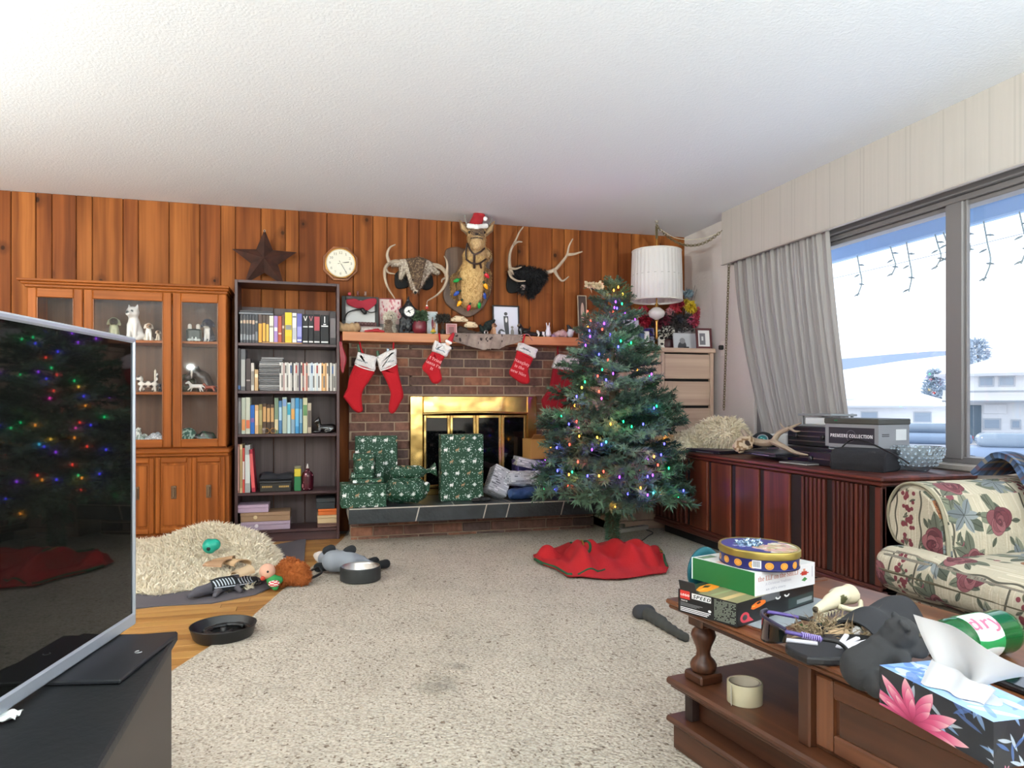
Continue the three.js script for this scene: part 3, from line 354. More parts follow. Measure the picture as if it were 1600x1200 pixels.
{
  const [y1, y2, y3, y4, y5] = BC.sh, gap = 0.0006;
  // top shelf
  solo('cardboard_strip', 'tan cardboard strip lying under the middle books of the top shelf', 'strip', bb(bxU(270), bxU(612), y1, y1 + 0.008, 0.17, 0.289, 0.001, 'x'), cm(0xb88a5c, 0.8));
  const S1 = [[82, 105, 118, '#4a4b50', ['#8e9196', 0.08, 0.3], ['#c8b8a0', 0.68, 0.78]], [106, 132, 118, '#46474c', ['#84878c', 0.1, 0.3], ['#b89c88', 0.68, 0.8]], [133, 157, 118, '#4c4d52', ['#8a8d92', 0.1, 0.28], ['#b8a088', 0.68, 0.8]], [158, 182, 118, '#434449', ['#80838a', 0.1, 0.28], ['#b89a82', 0.68, 0.8]], [183, 208, 118, '#4a4a50', ['#84868c', 0.1, 0.3], ['#c0a48c', 0.66, 0.8]], [209, 234, 118, '#44454a', ['#70747a', 0.08, 0.4], ['#9e9890', 0.7, 0.78]],
    [236, 270, 115, '#5a4a44', ['#e09a34', 0.02, 0.68]], [271, 300, 118, '#544640', ['#e4a23a', 0.02, 0.7]], [301, 328, 118, '#5c4c42', ['#e8b04a', 0.02, 0.66]], [330, 367, 122, '#e4dccc', ['#8f867c', 0.55, 0.62]], [370, 403, 122, '#a888c4', ['#efe9f2', 0.42, 0.56]], [405, 437, 122, '#b4553c', ['#e2c2a0', 0.3, 0.36]], [438, 462, 110, '#6e4a40', ['#c8b0a0', 0.5, 0.6]],
    [464, 524, 92, '#e2c436', ['#8e8c88', 0.42, 0.58], ['#d8b820', 0.05, 0.2]], [526, 564, 95, '#e4e2e0', ['#b8b8be', 0.1, 0.5], ['#7a7a80', 0.84, 0.9]], [566, 610, 98, '#6c6cb4', ['#9a9ad4', 0.2, 0.55], ['#e2e2ee', 0.06, 0.11]], [614, 663, 103, '#1c1c20', ['#e8e8e8', 0.56, 0.6], ['#d8d8d8', 0.05, 0.1]], [665, 708, 103, '#1e1e22', ['#d8d4d4', 0.56, 0.61], ['#d8d8d8', 0.05, 0.1]], [710, 764, 100, '#1f1b1e', ['#a83a48', 0.45, 0.92], ['#d8d8d8', 0.05, 0.1]], [768, 838, 104, '#17181b', ['#e6e6e6', 0.6, 0.64], ['#dcdcdc', 0.05, 0.1]], [846, 900, 76, '#3a3436', ['#6a6264', 0.2, 0.8]]];
  const nm = ['grey', 'grey', 'grey', 'grey', 'grey', 'grey', 'orange', 'orange', 'orange', 'cream', 'lilac', 'red', 'maroon', 'thick yellow', 'white', 'blue', 'black', 'black', 'black and red', 'wide black', 'tall charcoal'];
  S1.forEach(([a, b, top, c, l1, l2], i) => { const onStrip = i >= 7 && i <= 15; const h = (top <= 122 ? (335 - top) : 215) / 5.4545 / 205; const t = book(`${nm[i]} spined book, ${ord[i]} from left on the bookcase's highest shelf`, bxU(a) + gap, bxU(b), y1 + (onStrip ? 0.0085 : 0.0004), y1 + h + (onStrip ? 0 : 0.0004), c, { band: l1, band2: l2, group: 'books on the highest bookcase shelf' });
    if (i === 16 || i === 17) { const v = part(t, 'spine_emblem', [-1, 1].map((s) => tilt(bx(0.005, 0.034, 0.0012, 0, 0, 0.0008, 0.0003), 0, 0, -s * 0.32).translate(s * 0.0055, h * 0.86, 0)), cm(i === 16 ? '#e8e4e0' : '#b8707a', 0.5)); } if (i === 19) part(t, 'spine_emblem', [bx(0.006, 0.045, 0.0012, 0, h * 0.84, 0.0008, 0.0003), bx(0.018, 0.006, 0.0012, 0, h * 0.68, 0.0008, 0.0003)], cm('#e8e8e8', 0.5)); });
  const hs = y1 + (335 - 118) / 5.4545 / 205 + 0.002;
  for (let i = 0; i < 2; i++) { const t = thing('flat_book', ['lower of two thin grey books lying flat on the grey series', 'upper of two thin black books lying flat on the grey series'][i], 'book', [(bxU(84) + bxU(352)) / 2, hs + i * 0.0135, 0.215], 0.01 * i); part(t, 'cover', [bx(0.222 - i * 0.012, 0.002, 0.14, 0, 0.001, 0, 0.0006), bx(0.222 - i * 0.012, 0.002, 0.14, 0, 0.012, 0, 0.0006), bx(0.222 - i * 0.012, 0.013, 0.002, 0, 0.0065, 0.069, 0.0006)], cm(i ? 0x37353a : 0x7d8086, 0.5)); part(t, 'pages', bx(0.216 - i * 0.012, 0.009, 0.134, 0, 0.0065, -0.001, 0.0005), paper); }
  // second shelf
  const S2 = [[62, 86, 440, '#2c282c', ['#3d5f96', 0.03, 0.12]], [88, 128, 445, '#5c5c60', ['#a8a8a6', 0.1, 0.75]], [132, 172, 518, '#43393a', ['#a89c98', 0.3, 0.34]], [175, 201, 550, '#cfc8c0', ['#8a847c', 0.2, 0.7]], [205, 236, 600, '#c6a478', ['#ecdcb8', 0.62, 0.78]]];
  S2.forEach(([a, b, top, c, l1], i) => book(`${['black tall', 'grey tall', 'dark brown', 'off white', 'short tan'][i]} book, ${ord[i]} from left on second bookcase shelf`, bxU(a), bxU(b), y2 + 0.0004, y2 + (765 - top) / 5.4545 / 206, c, { band: l1, group: 'books at left end of second shelf' }));
  const f = rng(55); let sy = y2 + 0.0004;
  for (let i = 0; i < 17; i++) { const th = 0.0135, w = 0.145, t = solo('stacked_disc_case', `grey flat disc case, ${ord[i]} from bottom of the leaning stack on second shelf`, 'disc case', join([bx(w, th - 0.002, 0.135, 0, th / 2, 0, 0.001), bx(w * 0.97, th * 0.5, 0.137, 0, th / 2, 0, 0.0006)]), cm(pick(['#5a5859', '#8a888a', '#6e6c6e', '#a4a2a2', '#7c7a7a', '#4a484a'], f), 0.35), [(bxU(258) + bxU(412)) / 2 + (i > 14 ? 0.012 : 0) + (f() - 0.5) * 0.008, sy, 0.2], (f() - 0.5) * 0.1, 'disc cases in the stack on the second shelf'); sy += th + 0.0002; }
  const dc = ['#e2ded8', '#cfcac4', '#b89a96', '#e8e4de', '#c8c4be', '#ece8e2', '#d6d2cc', '#3c3a3c', '#e0dcd6', '#c4beb8', '#b4aeaa', '#3e2f4a', '#e4dccc', '#a03a30', '#e8d8d0', '#b87060', '#ded8d0', '#d2dade', '#c8d4dc', '#dfe5e6', '#e4e2da', '#cfd8da', '#e6e2dc', '#f0ece4', '#d8a060', '#e8c080', '#c08a50', '#ecdcc4', '#4a4440', '#d8d4cc', '#7a746e', '#dcd6ce', '#8a8480'];
  const dn = { 0: 'white' }; const x0 = bxU(418), x1 = bxU(908), dw = (x1 - x0) / 33;
  for (let i = 0; i < 33; i++) { const c = dc[i], L = parseInt(c.slice(1, 3), 16) + parseInt(c.slice(3, 5), 16) + parseInt(c.slice(5), 16), nmq = L > 560 ? 'pale' : L > 360 ? 'coloured' : 'dark'; book(`${nmq} upright disc case, ${ord[i]} from left in the long row on second shelf`, x0 + i * dw, x0 + (i + 1) * dw, y2 + 0.0004, y2 + 0.196 + 0.004 * Math.sin(i * 2.2), c, { kind: 'case', d: 0.13, group: 'disc cases in the long row on second shelf', band: i % 3 === 0 ? [['#3a3838', '#a83830', '#3a5a8a', '#6a6460'][i % 4], 0.62, 0.9] : i % 3 === 1 ? ['#7a7672', 0.12, 0.55] : undefined }); }
  // third shelf
  const S3 = [[46, 88, 845, '#6a6466', ['#8a8486', 0.3, 0.9], 'grey'], [92, 127, 845, '#b4bcae', ['#d88a4a', 0.1, 0.4], 'pale green'], [129, 166, 842, '#c4c8b8', ['#c8603a', 0.15, 0.38], 'pale grey'], [168, 204, 902, '#1f62b4', ['#7a5a9a', 0.4, 0.55], 'bright blue'], [206, 238, 902, '#d0a878', ['#e8c898', 0.3, 0.8], 'peach'], [240, 271, 895, '#8a7a48', ['#a89a68', 0.3, 0.8], 'olive'], [273, 305, 892, '#4a3626', ['#c89a60', 0.4, 0.9], 'dark brown'], [307, 338, 898, '#463224', ['#c89a60', 0.4, 0.88], 'dark brown'], [340, 371, 896, '#4c3828', ['#c49860', 0.4, 0.88], 'dark brown'], [374, 408, 846, '#7a9078', ['#d8c8a0', 0.1, 0.4], 'sage'], [410, 439, 868, '#4a7aa4', ['#a8c8d8', 0.4, 0.8], 'slate blue'], [442, 480, 840, '#aab8a8', ['#7a9ac8', 0.75, 0.95], 'tall pale'], [482, 513, 882, '#b4d0d0', ['#30a0b8', 0.6, 0.95], 'aqua topped'], [516, 549, 848, '#8aa4b4', ['#d8a050', 0.4, 0.7], 'blue and orange'], [551, 585, 846, '#3a8cc0', ['#68b4e0', 0.2, 0.7], 'sky blue'], [587, 613, 852, '#4f86a8', ['#8ab4c8', 0.3, 0.7], 'steel blue'], [618, 656, 845, '#c8c8a4', ['#5a8a54', 0.5, 0.8], 'cream and green'], [658, 690, 886, '#bcae98', ['#5c5048', 0.2, 0.75], 'narrow beige']];
  S3.forEach(([a, b, top, c, l1, n], i) => book(`${n} book, ${ord[i]} from left on the third bookcase shelf`, bxU(a), bxU(b), y3 + 0.0004, y3 + (1128 - top) / 5.4545 / 208, c, { band: l1, zf: 0.27, group: 'books on the third bookcase shelf' }));
  { const t = thing('spectacles', 'gold rimmed round spectacles propped before the brown books on third shelf', 'glasses', [(bxU(300) + bxU(370)) / 2, y3, 0.283]); for (const s of [-1, 1]) { part(t, 'lens_rim', new THREE.TorusGeometry(0.018, 0.0022, 8, 20).translate(s * 0.022, 0.021, 0), brassM); part(t, 'lens', new THREE.CylinderGeometry(0.017, 0.017, 0.001, 20).rotateX(Math.PI / 2).translate(s * 0.022, 0.021, 0), glassM); } part(t, 'bridge', sweep([[-0.006, 0.025, 0], [0, 0.03, 0.001], [0.006, 0.025, 0]], 0.0018, 6, 6), brassM); }
  solo('bead_ornament', 'tiny black and silver skull shaped ornament left of the spectacles', 'ornament', blob([[0, 0.012, 0, 0.012], [0, 0.03, 0, 0.014], [0, 0.024, 0.008, 0.007]], 0.003, 0.004), cm(0x8a7c70, 0.35), [bxU(285), y3, 0.284]);
  solo('black_dog_ornament', 'glossy black reclining dog ornament at right end of third shelf', 'figurine', blob([[-0.03, 0.035, 0, 0.026, 0.05, 0.036, 0, 0.03], [0.05, 0.03, 0.01, 0.026], [-0.045, 0.06, 0, 0.02, -0.05, 0.085, 0, 0.018], [-0.05, 0.085, 0.004, 0.018, -0.068, 0.078, 0.006, 0.01], [-0.045, 0.1, 0.012, 0.007, -0.042, 0.115, 0.014, 0.003], [-0.045, 0.1, -0.01, 0.007, -0.042, 0.115, -0.012, 0.003], [-0.04, 0.012, 0.02, 0.011, -0.075, 0.01, 0.022, 0.009], [-0.04, 0.012, -0.015, 0.011, -0.075, 0.01, -0.018, 0.009], [0.04, 0.014, 0.022, 0.013, 0.0, 0.01, 0.028, 0.009]], 0.005, 0.01), phys(0x161416, 0.15, { clearcoat: 0.8 }), [bxU(805), y3, 0.24], 0.15);
  // fourth shelf (image scale 6.667 from 360,670)
  const b4 = (p) => XZ(360 + p / 6.667, 0.29, 740); const h4 = (t) => (655 - t) / 6.667 / 209;
  [[64, 92, 190, '#b0746a', ['#d8a89a', 0.05, 0.95], 'pink striped'], [96, 124, 193, '#d8c096', ['#b89a6a', 0.1, 0.9], 'tan'], [126, 148, 226, '#c8453a', ['#e8dcd4', 0.3, 0.7], 'red and white'], [150, 206, 200, '#a8aaa8', ['#d8dcd8', 0.2, 0.8], 'silver']].forEach(([a, b, top, c, l1, n], i) => book(`${n} tall book, ${ord[i]} from left on the fourth bookcase shelf`, b4(a), b4(b), y4 + 0.0004, y4 + h4(top), c, { band: l1, d: 0.19, group: 'tall books on the fourth shelf' }));
  book('crimson tall book leaning against the silver one on fourth shelf', b4(222), b4(262), y4 + 0.004, y4 + h4(240), '#a81f38', { d: 0.17, lean: 0.07, band: ['#d85a5a', 0.1, 0.9], group: 'tall books on the fourth shelf' });
  { const xa = b4(305), xb = b4(632); const t = thing('jewellery_case', 'black case with two rows of small gold squares on fourth shelf', 'case', [(xa + xb) / 2, y4, 0.2]); const w = xb - xa; part(t, 'body', bx(w, 0.062, 0.16, 0, 0.031, 0, 0.004), cm(0x26241f, 0.5)); part(t, 'lid', bx(w + 0.006, 0.014, 0.166, 0, 0.069, 0, 0.004), cm(0x35363a, 0.5)); for (const s of [-1, 1]) for (let i = 0; i < 6; i++) part(t, 'gold_square', bx(0.009, 0.013, 0.002, s * w * 0.27 + (i - 2.5) * 0.0115, 0.036, 0.0805, 0.001), mat(0xc8a868, 0.35, { metalness: 0.8 }));
    const p = solo('folded_bag', 'folded black leather bag lying on the jewellery case', 'bag', surf(24, 12, (a, b) => [lerp(-0.11, 0.11, a) + 0.01 * Math.sin(b * 5), 0.012 + 0.056 * Math.pow(Math.sin(b * Math.PI), 0.6) * (0.75 + 0.25 * Math.sin(a * 7 + 1)) * Math.pow(Math.sin(Math.PI * clamp(a, 0.04, 0.96)), 0.25), lerp(0.075, -0.07, b)], 0.008), cm(0x303136, 0.5), [(xa + xb) / 2 + 0.005, y4 + 0.0775, 0.2]); }
  { const t = thing('pillar_candle', 'square pillar candle shading green to yellow under a clear top', 'candle', [b4(700), y4, 0.25]); part(t, 'green_wax', bx(0.046, 0.1, 0.046, 0, 0.05, 0, 0.004), cm(0x2c7a4a, 0.4)); part(t, 'yellow_wax', bx(0.046, 0.055, 0.046, 0, 0.1275, 0, 0.004), cm(0xd8c232, 0.4)); part(t, 'clear_top', bx(0.046, 0.02, 0.046, 0, 0.165, 0, 0.004), cm(0x7d7a60, 0.3)); }
  { const t = thing('red_bottle', 'dark red patterned glass bottle beside the pillar candle', 'bottle', [b4(803), y4, 0.245]); part(t, 'body', lathe([[0, 0], [0.036, 0.002], [0.042, 0.02], [0.042, 0.1], [0.034, 0.125], [0.014, 0.14], [0.012, 0.155], [0, 0.155]]), mat(0xffffff, 0.25, { map: canvasTex(128, 128, (g, w) => { g.fillStyle = '#4a1522'; g.fillRect(0, 0, w, w); const q = rng(9); for (let i = 0; i < 60; i++) { g.fillStyle = pick(['#d88a98', '#7a2438', '#e8c0c8'], q); g.beginPath(); g.arc(q() * w, q() * w, 1 + q() * 3, 0, 7); g.fill(); } }) })); part(t, 'stopper', lathe([[0, 0.155], [0.009, 0.155], [0.007, 0.17], [0.003, 0.185], [0, 0.188]]), cm(0xd8d0d0, 0.3)); }
  // fifth shelf
  const bxs = (name, label, a, b, y, h, c, dep, cat = 'box') => { const t = thing(name, label, cat, [(b4(a) + b4(b)) / 2, y, 0.285 - dep / 2]); const w = b4(b) - b4(a); part(t, 'body', bx(w, h * 0.62, dep, 0, h * 0.31, 0, 0.003), cm(c, 0.7)); part(t, 'lid', bx(w + 0.003, h * 0.37, dep + 0.003, 0, h * 0.815, 0, 0.003), cm(new THREE.Color(c).multiplyScalar(1.08).getHex(), 0.65)); return t; };
  const q1 = bxs('storage_box', 'lower lilac grey storage box in the stack on the lowest shelf', 108, 622, y5 + 0.001, 0.058, '#a893a4', 0.2); part(q1, 'clasp', lathe([[0, 0], [0.013, 0], [0.013, 0.003], [0, 0.004]]).rotateX(Math.PI / 2).translate(-0.06, 0.03, 0.1), cm(0xd8ccd4, 0.4));
  const q2 = bxs('storage_box', 'brown storage box in the middle of the stack on the lowest shelf', 104, 622, y5 + 0.0605, 0.062, '#9a7a5e', 0.2); part(q2, 'clasp', lathe([[0, 0], [0.013, 0], [0.013, 0.003], [0, 0.004]]).rotateX(Math.PI / 2).translate(-0.066, 0.03, 0.1), cm(0xd0b890, 0.4));
  bxs('storage_box', 'small lilac storage box on top of the stack at left of lowest shelf', 72, 396, y5 + 0.1238, 0.052, '#b79db2', 0.19);
  bxs('card_box', 'brown flat box at the bottom of the right stack on lowest shelf', 905, 1112, y5 + 0.0008, 0.028, '#6e4e44', 0.2);
  bxs('card_box', 'cream box under the orange one at right of lowest shelf', 908, 1112, y5 + 0.0295, 0.056, '#d2b78e', 0.2);
  bxs('card_box', 'bright orange box at right of lowest bookcase shelf', 915, 1112, y5 + 0.0862, 0.044, '#dc7030', 0.2);
  bxs('card_box', 'dark slate box on top of the orange one on lowest shelf', 895, 1090, y5 + 0.1308, 0.075, '#35393c', 0.17);
}
// ───────────── barn star and clock ─────────────
{
  const c = PZ(413, 401, 0.12), pts = []; const bot = BC.y1; const rO = (PZ(413, 357, 0.12).y - bot) / 1.809, cy = PZ(413, 357, 0.12).y - rO, f = 0.42;
  for (let i = 0; i < 10; i++) { const a = Math.PI / 2 + i * Math.PI / 5, r = i % 2 ? rO * f : rO; pts.push([Math.cos(a) * r * 1.04, Math.sin(a) * r]); }
  const pos = []; for (let i = 0; i < 10; i++) { const a = pts[i], b = pts[(i + 1) % 10]; pos.push(0, 0, 0.07, a[0], a[1], 0, b[0], b[1], 0); pos.push(0, 0, 0.062, b[0], b[1], -0.003, a[0], a[1], -0.003, a[0], a[1], 0, a[0], a[1], -0.003, b[0], b[1], -0.003, a[0], a[1], 0, b[0], b[1], -0.003, b[0], b[1], 0); }
  const rust = tex(128, 128, (u, v) => { const n = fbm(u, v, 6, 6, 4, 77); return [lerp(50, 92, n), lerp(34, 54, n), lerp(30, 42, n)]; }, 4, 4);
  const g = fromTris(pos); uvBox(g, 'y'); const t = thing('barn_star', 'rusty dark brown five pointed metal star standing on the bookcase', 'star', [c.x, cy, 0.1]); t.rotation.x = -0.06;
  part(t, 'star_body', g, mat(0xffffff, 0.55, { map: rust, metalness: 0.35, side: THREE.DoubleSide })); part(t, 'hanging_ring', new THREE.TorusGeometry(0.007, 0.0018, 6, 14).translate(0, rO - 0.012, 0.012), cm(0xb8a898, 0.3, 0.8));
}
{
  const c = PZ(532, 412, 0.03), r = 0.125, oct = (q) => [...Array(8)].map((_, i) => { const a = Math.PI / 8 + i * Math.PI / 4; return [Math.cos(a) * q, Math.sin(a) * q]; });
  const t = thing('wall_clock', 'octagonal oak wall clock with cream face and brass bezel', 'clock', [c.x, c.y, 0.001]);
  part(t, 'case', [extrude(oct(r * 1.08), 0.03, 0.004), extrude(oct(r * 0.98), 0.018, 0.006).translate(0, 0, 0.03)], CWd);
  part(t, 'bezel', new THREE.TorusGeometry(r * 0.86, 0.0055, 10, 48).translate(0, 0, 0.05), brassM);
  const face = canvasTex(256, 256, (g, w) => { g.fillStyle = '#ddd6c6'; g.fillRect(0, 0, w, w); g.fillStyle = '#8d8678'; g.font = 'bold 30px serif'; g.textAlign = 'center'; g.textBaseline = 'middle'; for (let i = 1; i <= 12; i++) { const a = i * Math.PI / 6; g.fillText(String(i), 128 + Math.sin(a) * 92, 128 - Math.cos(a) * 92); } g.strokeStyle = '#b0a894'; g.lineWidth = 2; g.beginPath(); g.arc(128, 128, 116, 0, 7); g.stroke(); });
  part(t, 'face', new THREE.CylinderGeometry(r * 0.86, r * 0.86, 0.003, 40).rotateX(Math.PI / 2).rotateZ(Math.PI / 2).translate(0, 0, 0.0488), mat(0xffffff, 0.35, { map: face }));
  const hand = (L, w, a, z, m, b = 0.02) => part(t, 'hand', tilt(bx(w, L + b, 0.0015, 0, (L - b) / 2, 0, 0.0004), 0, 0, -a).translate(0, 0, z), m);
  hand(0.062, 0.006, 1.40, 0.0525, cm(0x4a443a, 0.4)); hand(0.09, 0.004, 2.6, 0.0545, cm(0x7c766a, 0.4)); hand(0.07, 0.007, 1.64, 0.0565, cm(0xf0e8d4, 0.25), 0.055);
  part(t, 'glass', new THREE.SphereGeometry(0.32, 32, 8, 0, Math.PI * 2, 0, Math.asin(r * 0.85 / 0.32)).rotateX(Math.PI / 2).translate(0, 0, 0.072 - 0.32), glassM);
}
// ───────────── brick fireplace, hearth, mantel ─────────────
const FP = { x0: 0.25, x1: 2.06, zb: 0.08, hy: 0.262, hz: 0.66, my: 1.469, mz: 0.30 };
const brickBump = tex(128, 128, (u, v) => fbm(u, v, 10, 10, 4, 91), 8, 8, false);
const BR = ['#745448', '#80594a', '#684f46', '#885e4c', '#715247', '#94654e', '#604d48'].map((c, i) => mat(0xffffff, 0.85, { map: tex(64, 64, (u, v) => { const C = new THREE.Color(c), n = 0.8 + 0.4 * fbm(u, v, 6, 10, 3, 200 + i); const r = C.getHex(); return [(r >> 16) * n, (r >> 8 & 255) * n, (r & 255) * n]; }, 5, 5), bumpMap: brickBump, bumpScale: 0.004 }));
const INS = { x0: XZ(640, 0.1), x1: XZ(838, 0.1), y1: 1.015 };
{
  const t = thing('fireplace', 'brown brick fireplace wall below the wooden mantel', 'fireplace');
  const { x0, x1, zb, hy } = FP, mort = mat(0xa8917c, 0.95, { bumpMap: brickBump, bumpScale: 0.003 });
  part(t, 'mortar', [bb(x0 + 0.004, INS.x0 + 0.02, hy - 0.05, 1.405, 0.002, zb - 0.006, 0), bb(INS.x1 - 0.02, x1 - 0.004, hy - 0.05, 1.405, 0.002, zb - 0.006, 0), bb(INS.x0, INS.x1, INS.y1 - 0.02, 1.405, 0.002, zb - 0.006, 0)], mort);
  const P = 0.0692, L = 0.213, f = rng(31); const shapes = {};
  const geoFor = (w, h) => (shapes[[w.toFixed(3), h.toFixed(3)]] ??= [0, 1].map(() => bx(w, h, 0.03, 0, 0, 0, 0.003, 'x')));
  const lay = (ya, yb, top, zf, par, off) => { let row = 0; for (let y = top; y > ya - 0.01; y -= P, row++) { const lo = Math.max(y - P + 0.009, ya), hi = Math.min(y, yb); if (hi - lo < 0.012) continue; for (let x = x0 - L + ((row % 2) * L) / 2 + off; x < x1; x += L) { const segs = []; let a = Math.max(x, x0), b = Math.min(x + L - 0.009, x1); if (b - a < 0.02) continue; if (zf === zb && lo < INS.y1 - 0.01) { if (a < INS.x0 && b > INS.x0) b = INS.x0; else if (a < INS.x1 && b > INS.x1) a = INS.x1; else if (a >= INS.x0 && b <= INS.x1) continue; } if (b - a < 0.015) continue; const m = part(par, 'brick', pick(geoFor(b - a, hi - lo), f), pick(BR, f)); m.position.set((a + b) / 2, (lo + hi) / 2, zf - 0.015 + (f() - 0.5) * 0.003); } } };
  lay(hy, 1.40, 1.367 + P, zb, t, 0.02);
  // firebox hollow behind the glass doors
  part(t, 'firebox', [bb(INS.x0, INS.x1, hy - 0.05, INS.y1, 0.001, 0.004, 0)], cm(0x0a0a0a, 0.9));
  const b = t;
  part(b, 'base_mortar', bb(x0, x1 - 0.02, 0, 0.165, 0.1, 0.39, 0), mort); lay(0, 0.165, 0.16, 0.405, b, 0.05);
}
{ // slate hearth: tiles with slanting joints
  const t = thing('hearth', 'raised black slate tile hearth with pale grout lines', 'hearth'); const { hy, hz } = FP, xa = 0.222, xb = 2.05, yl = 0.158;
  const sl = [0, 1, 2].map((i) => mat(0xffffff, 0.42, { map: tex(128, 128, (u, v) => { const n = fbm(u, v, 5, 5, 5, 300 + i); return [34 + 26 * n, 38 + 27 * n, 40 + 28 * n]; }, 3, 3), bumpMap: brickBump, bumpScale: 0.002 })), gr = cm(0xb9b0a4, 0.9);
  part(t, 'grout', [bb(xa + 0.006, xb - 0.006, yl + 0.002, hy - 0.0015, 0.082, hz - 0.0015, 0.002, 'x')], gr);
  const jx = [xa, 0.69, 1.16, 1.325, 1.73, xb], sk = 0.025;   // front tiles
  for (let i = 0; i < 5; i++) part(t, 'tile', extrude([[jx[i] + (i ? 0.004 - sk : 0), yl], [jx[i + 1] - (i < 4 ? 0.004 + sk : 0), yl], [jx[i + 1] - (i < 4 ? 0.004 : 0), hy - 0.008], [jx[i] + (i ? 0.004 : 0), hy - 0.008]], 0.012, 0.002).translate(0, 0, hz - 0.012), sl[i % 3]);
  const top = [[0.222, 0.60], [0.72, 0.52], [0.93, 0.98], [1.30, 1.14], [1.345, 1.32], [1.66, 1.62], [2.05, 2.05]];   // [x at front, x at back] of each joint
  for (let i = 0; i + 1 < top.length; i++) { const [a, c] = top[i], [b, d] = top[i + 1], g = 0.004; const pts = i === 0 ? [[a, -(hz - 0.008)], [b - g, -(hz - 0.008)], [d, -0.085], [xa, -0.085]] : [[a + g, -(hz - 0.008)], [b - g, -(hz - 0.008)], [d - g, -0.085], [c + g, -0.085]]; part(t, 'tile', extrude(pts, 0.012, 0.002).rotateX(-Math.PI / 2).translate(0, hy - 0.012, 0), sl[(i + 1) % 3]); }
}
{ const t = thing('mantel_shelf', 'thick honey oak mantel shelf above the brick', 'mantel'); part(t, 'board', bb(0.196, 2.085, 1.404, FP.my, 0.002, FP.mz, 0.004, 'x'), mat(0xffffff, 0.45, { map: woodTex([206, 140, 92], [166, 98, 58], 401, { streak: 12, fine: 40 }) })); }
{ // brass door set
  const t = thing('fireplace_doors', 'polished brass fireplace door set with four dark glass panels', 'fireplace doors'); const { x0, x1, y1 } = INS, y0 = FP.hy + 0.001, zf = 0.115;
  const br = mat(0xceae6c, 0.24, { metalness: 1, bumpMap: tex(128, 128, (u, v) => fbm(u, v, 3, 3, 3, 55), 2, 2, false), bumpScale: 0.01 });
  const fw = 0.1, th = 0.135;
  part(t, 'surround', [bb(x0, x0 + fw, y0, y1, 0.07, zf, 0.006), bb(x1 - fw * 0.8, x1, y0, y1, 0.07, zf, 0.006), bb(x0 + fw, x1 - fw * 0.8, y1 - th, y1, 0.07, zf, 0.006, 'x'), bb(x0 + fw, x1 - fw * 0.8, y0, y0 + 0.05, 0.07, zf, 0.004, 'x')], br);
  part(t, 'hood_lip', sweep([[x0 + fw, y1 - th, zf], [(x0 + x1) / 2, y1 - th + 0.01, zf + 0.025], [x1 - fw * 0.8, y1 - th, zf]], 0.009, 20, 8), br);
  const a = x0 + fw + 0.004, b = x1 - fw * 0.8 - 0.004, w = (b - a) / 4, ya = y0 + 0.055, yb = y1 - th - 0.012, gm = phys(0x0c0d0f, 0.06, { clearcoat: 0.3 });
  for (let i = 0; i < 4; i++) { const p = a + i * w, q = p + w - 0.003, s = 0.02; const d = part(t, 'glass_door', [bb(p, p + s, ya, yb, 0.09, zf + 0.006, 0.003), bb(q - s, q, ya, yb, 0.09, zf + 0.006, 0.003), bb(p + s, q - s, yb - 0.022, yb, 0.09, zf + 0.006, 0.003), bb(p + s, q - s, ya, ya + 0.022, 0.09, zf + 0.006, 0.003)], br); part(d, 'glass', bb(p + s - 0.002, q - s + 0.002, ya + 0.02, yb - 0.02, 0.098, 0.106, 0.001), gm); if (i === 1 || i === 2) part(d, 'handle', sweep([[i === 1 ? q - 0.01 : p + 0.01, 0.62, zf + 0.006], [i === 1 ? q - 0.01 : p + 0.01, 0.62, zf + 0.03], [i === 1 ? q - 0.01 : p + 0.01, 0.70, zf + 0.03], [i === 1 ? q - 0.01 : p + 0.01, 0.70, zf + 0.006]], 0.005, 14, 6), br); }
}
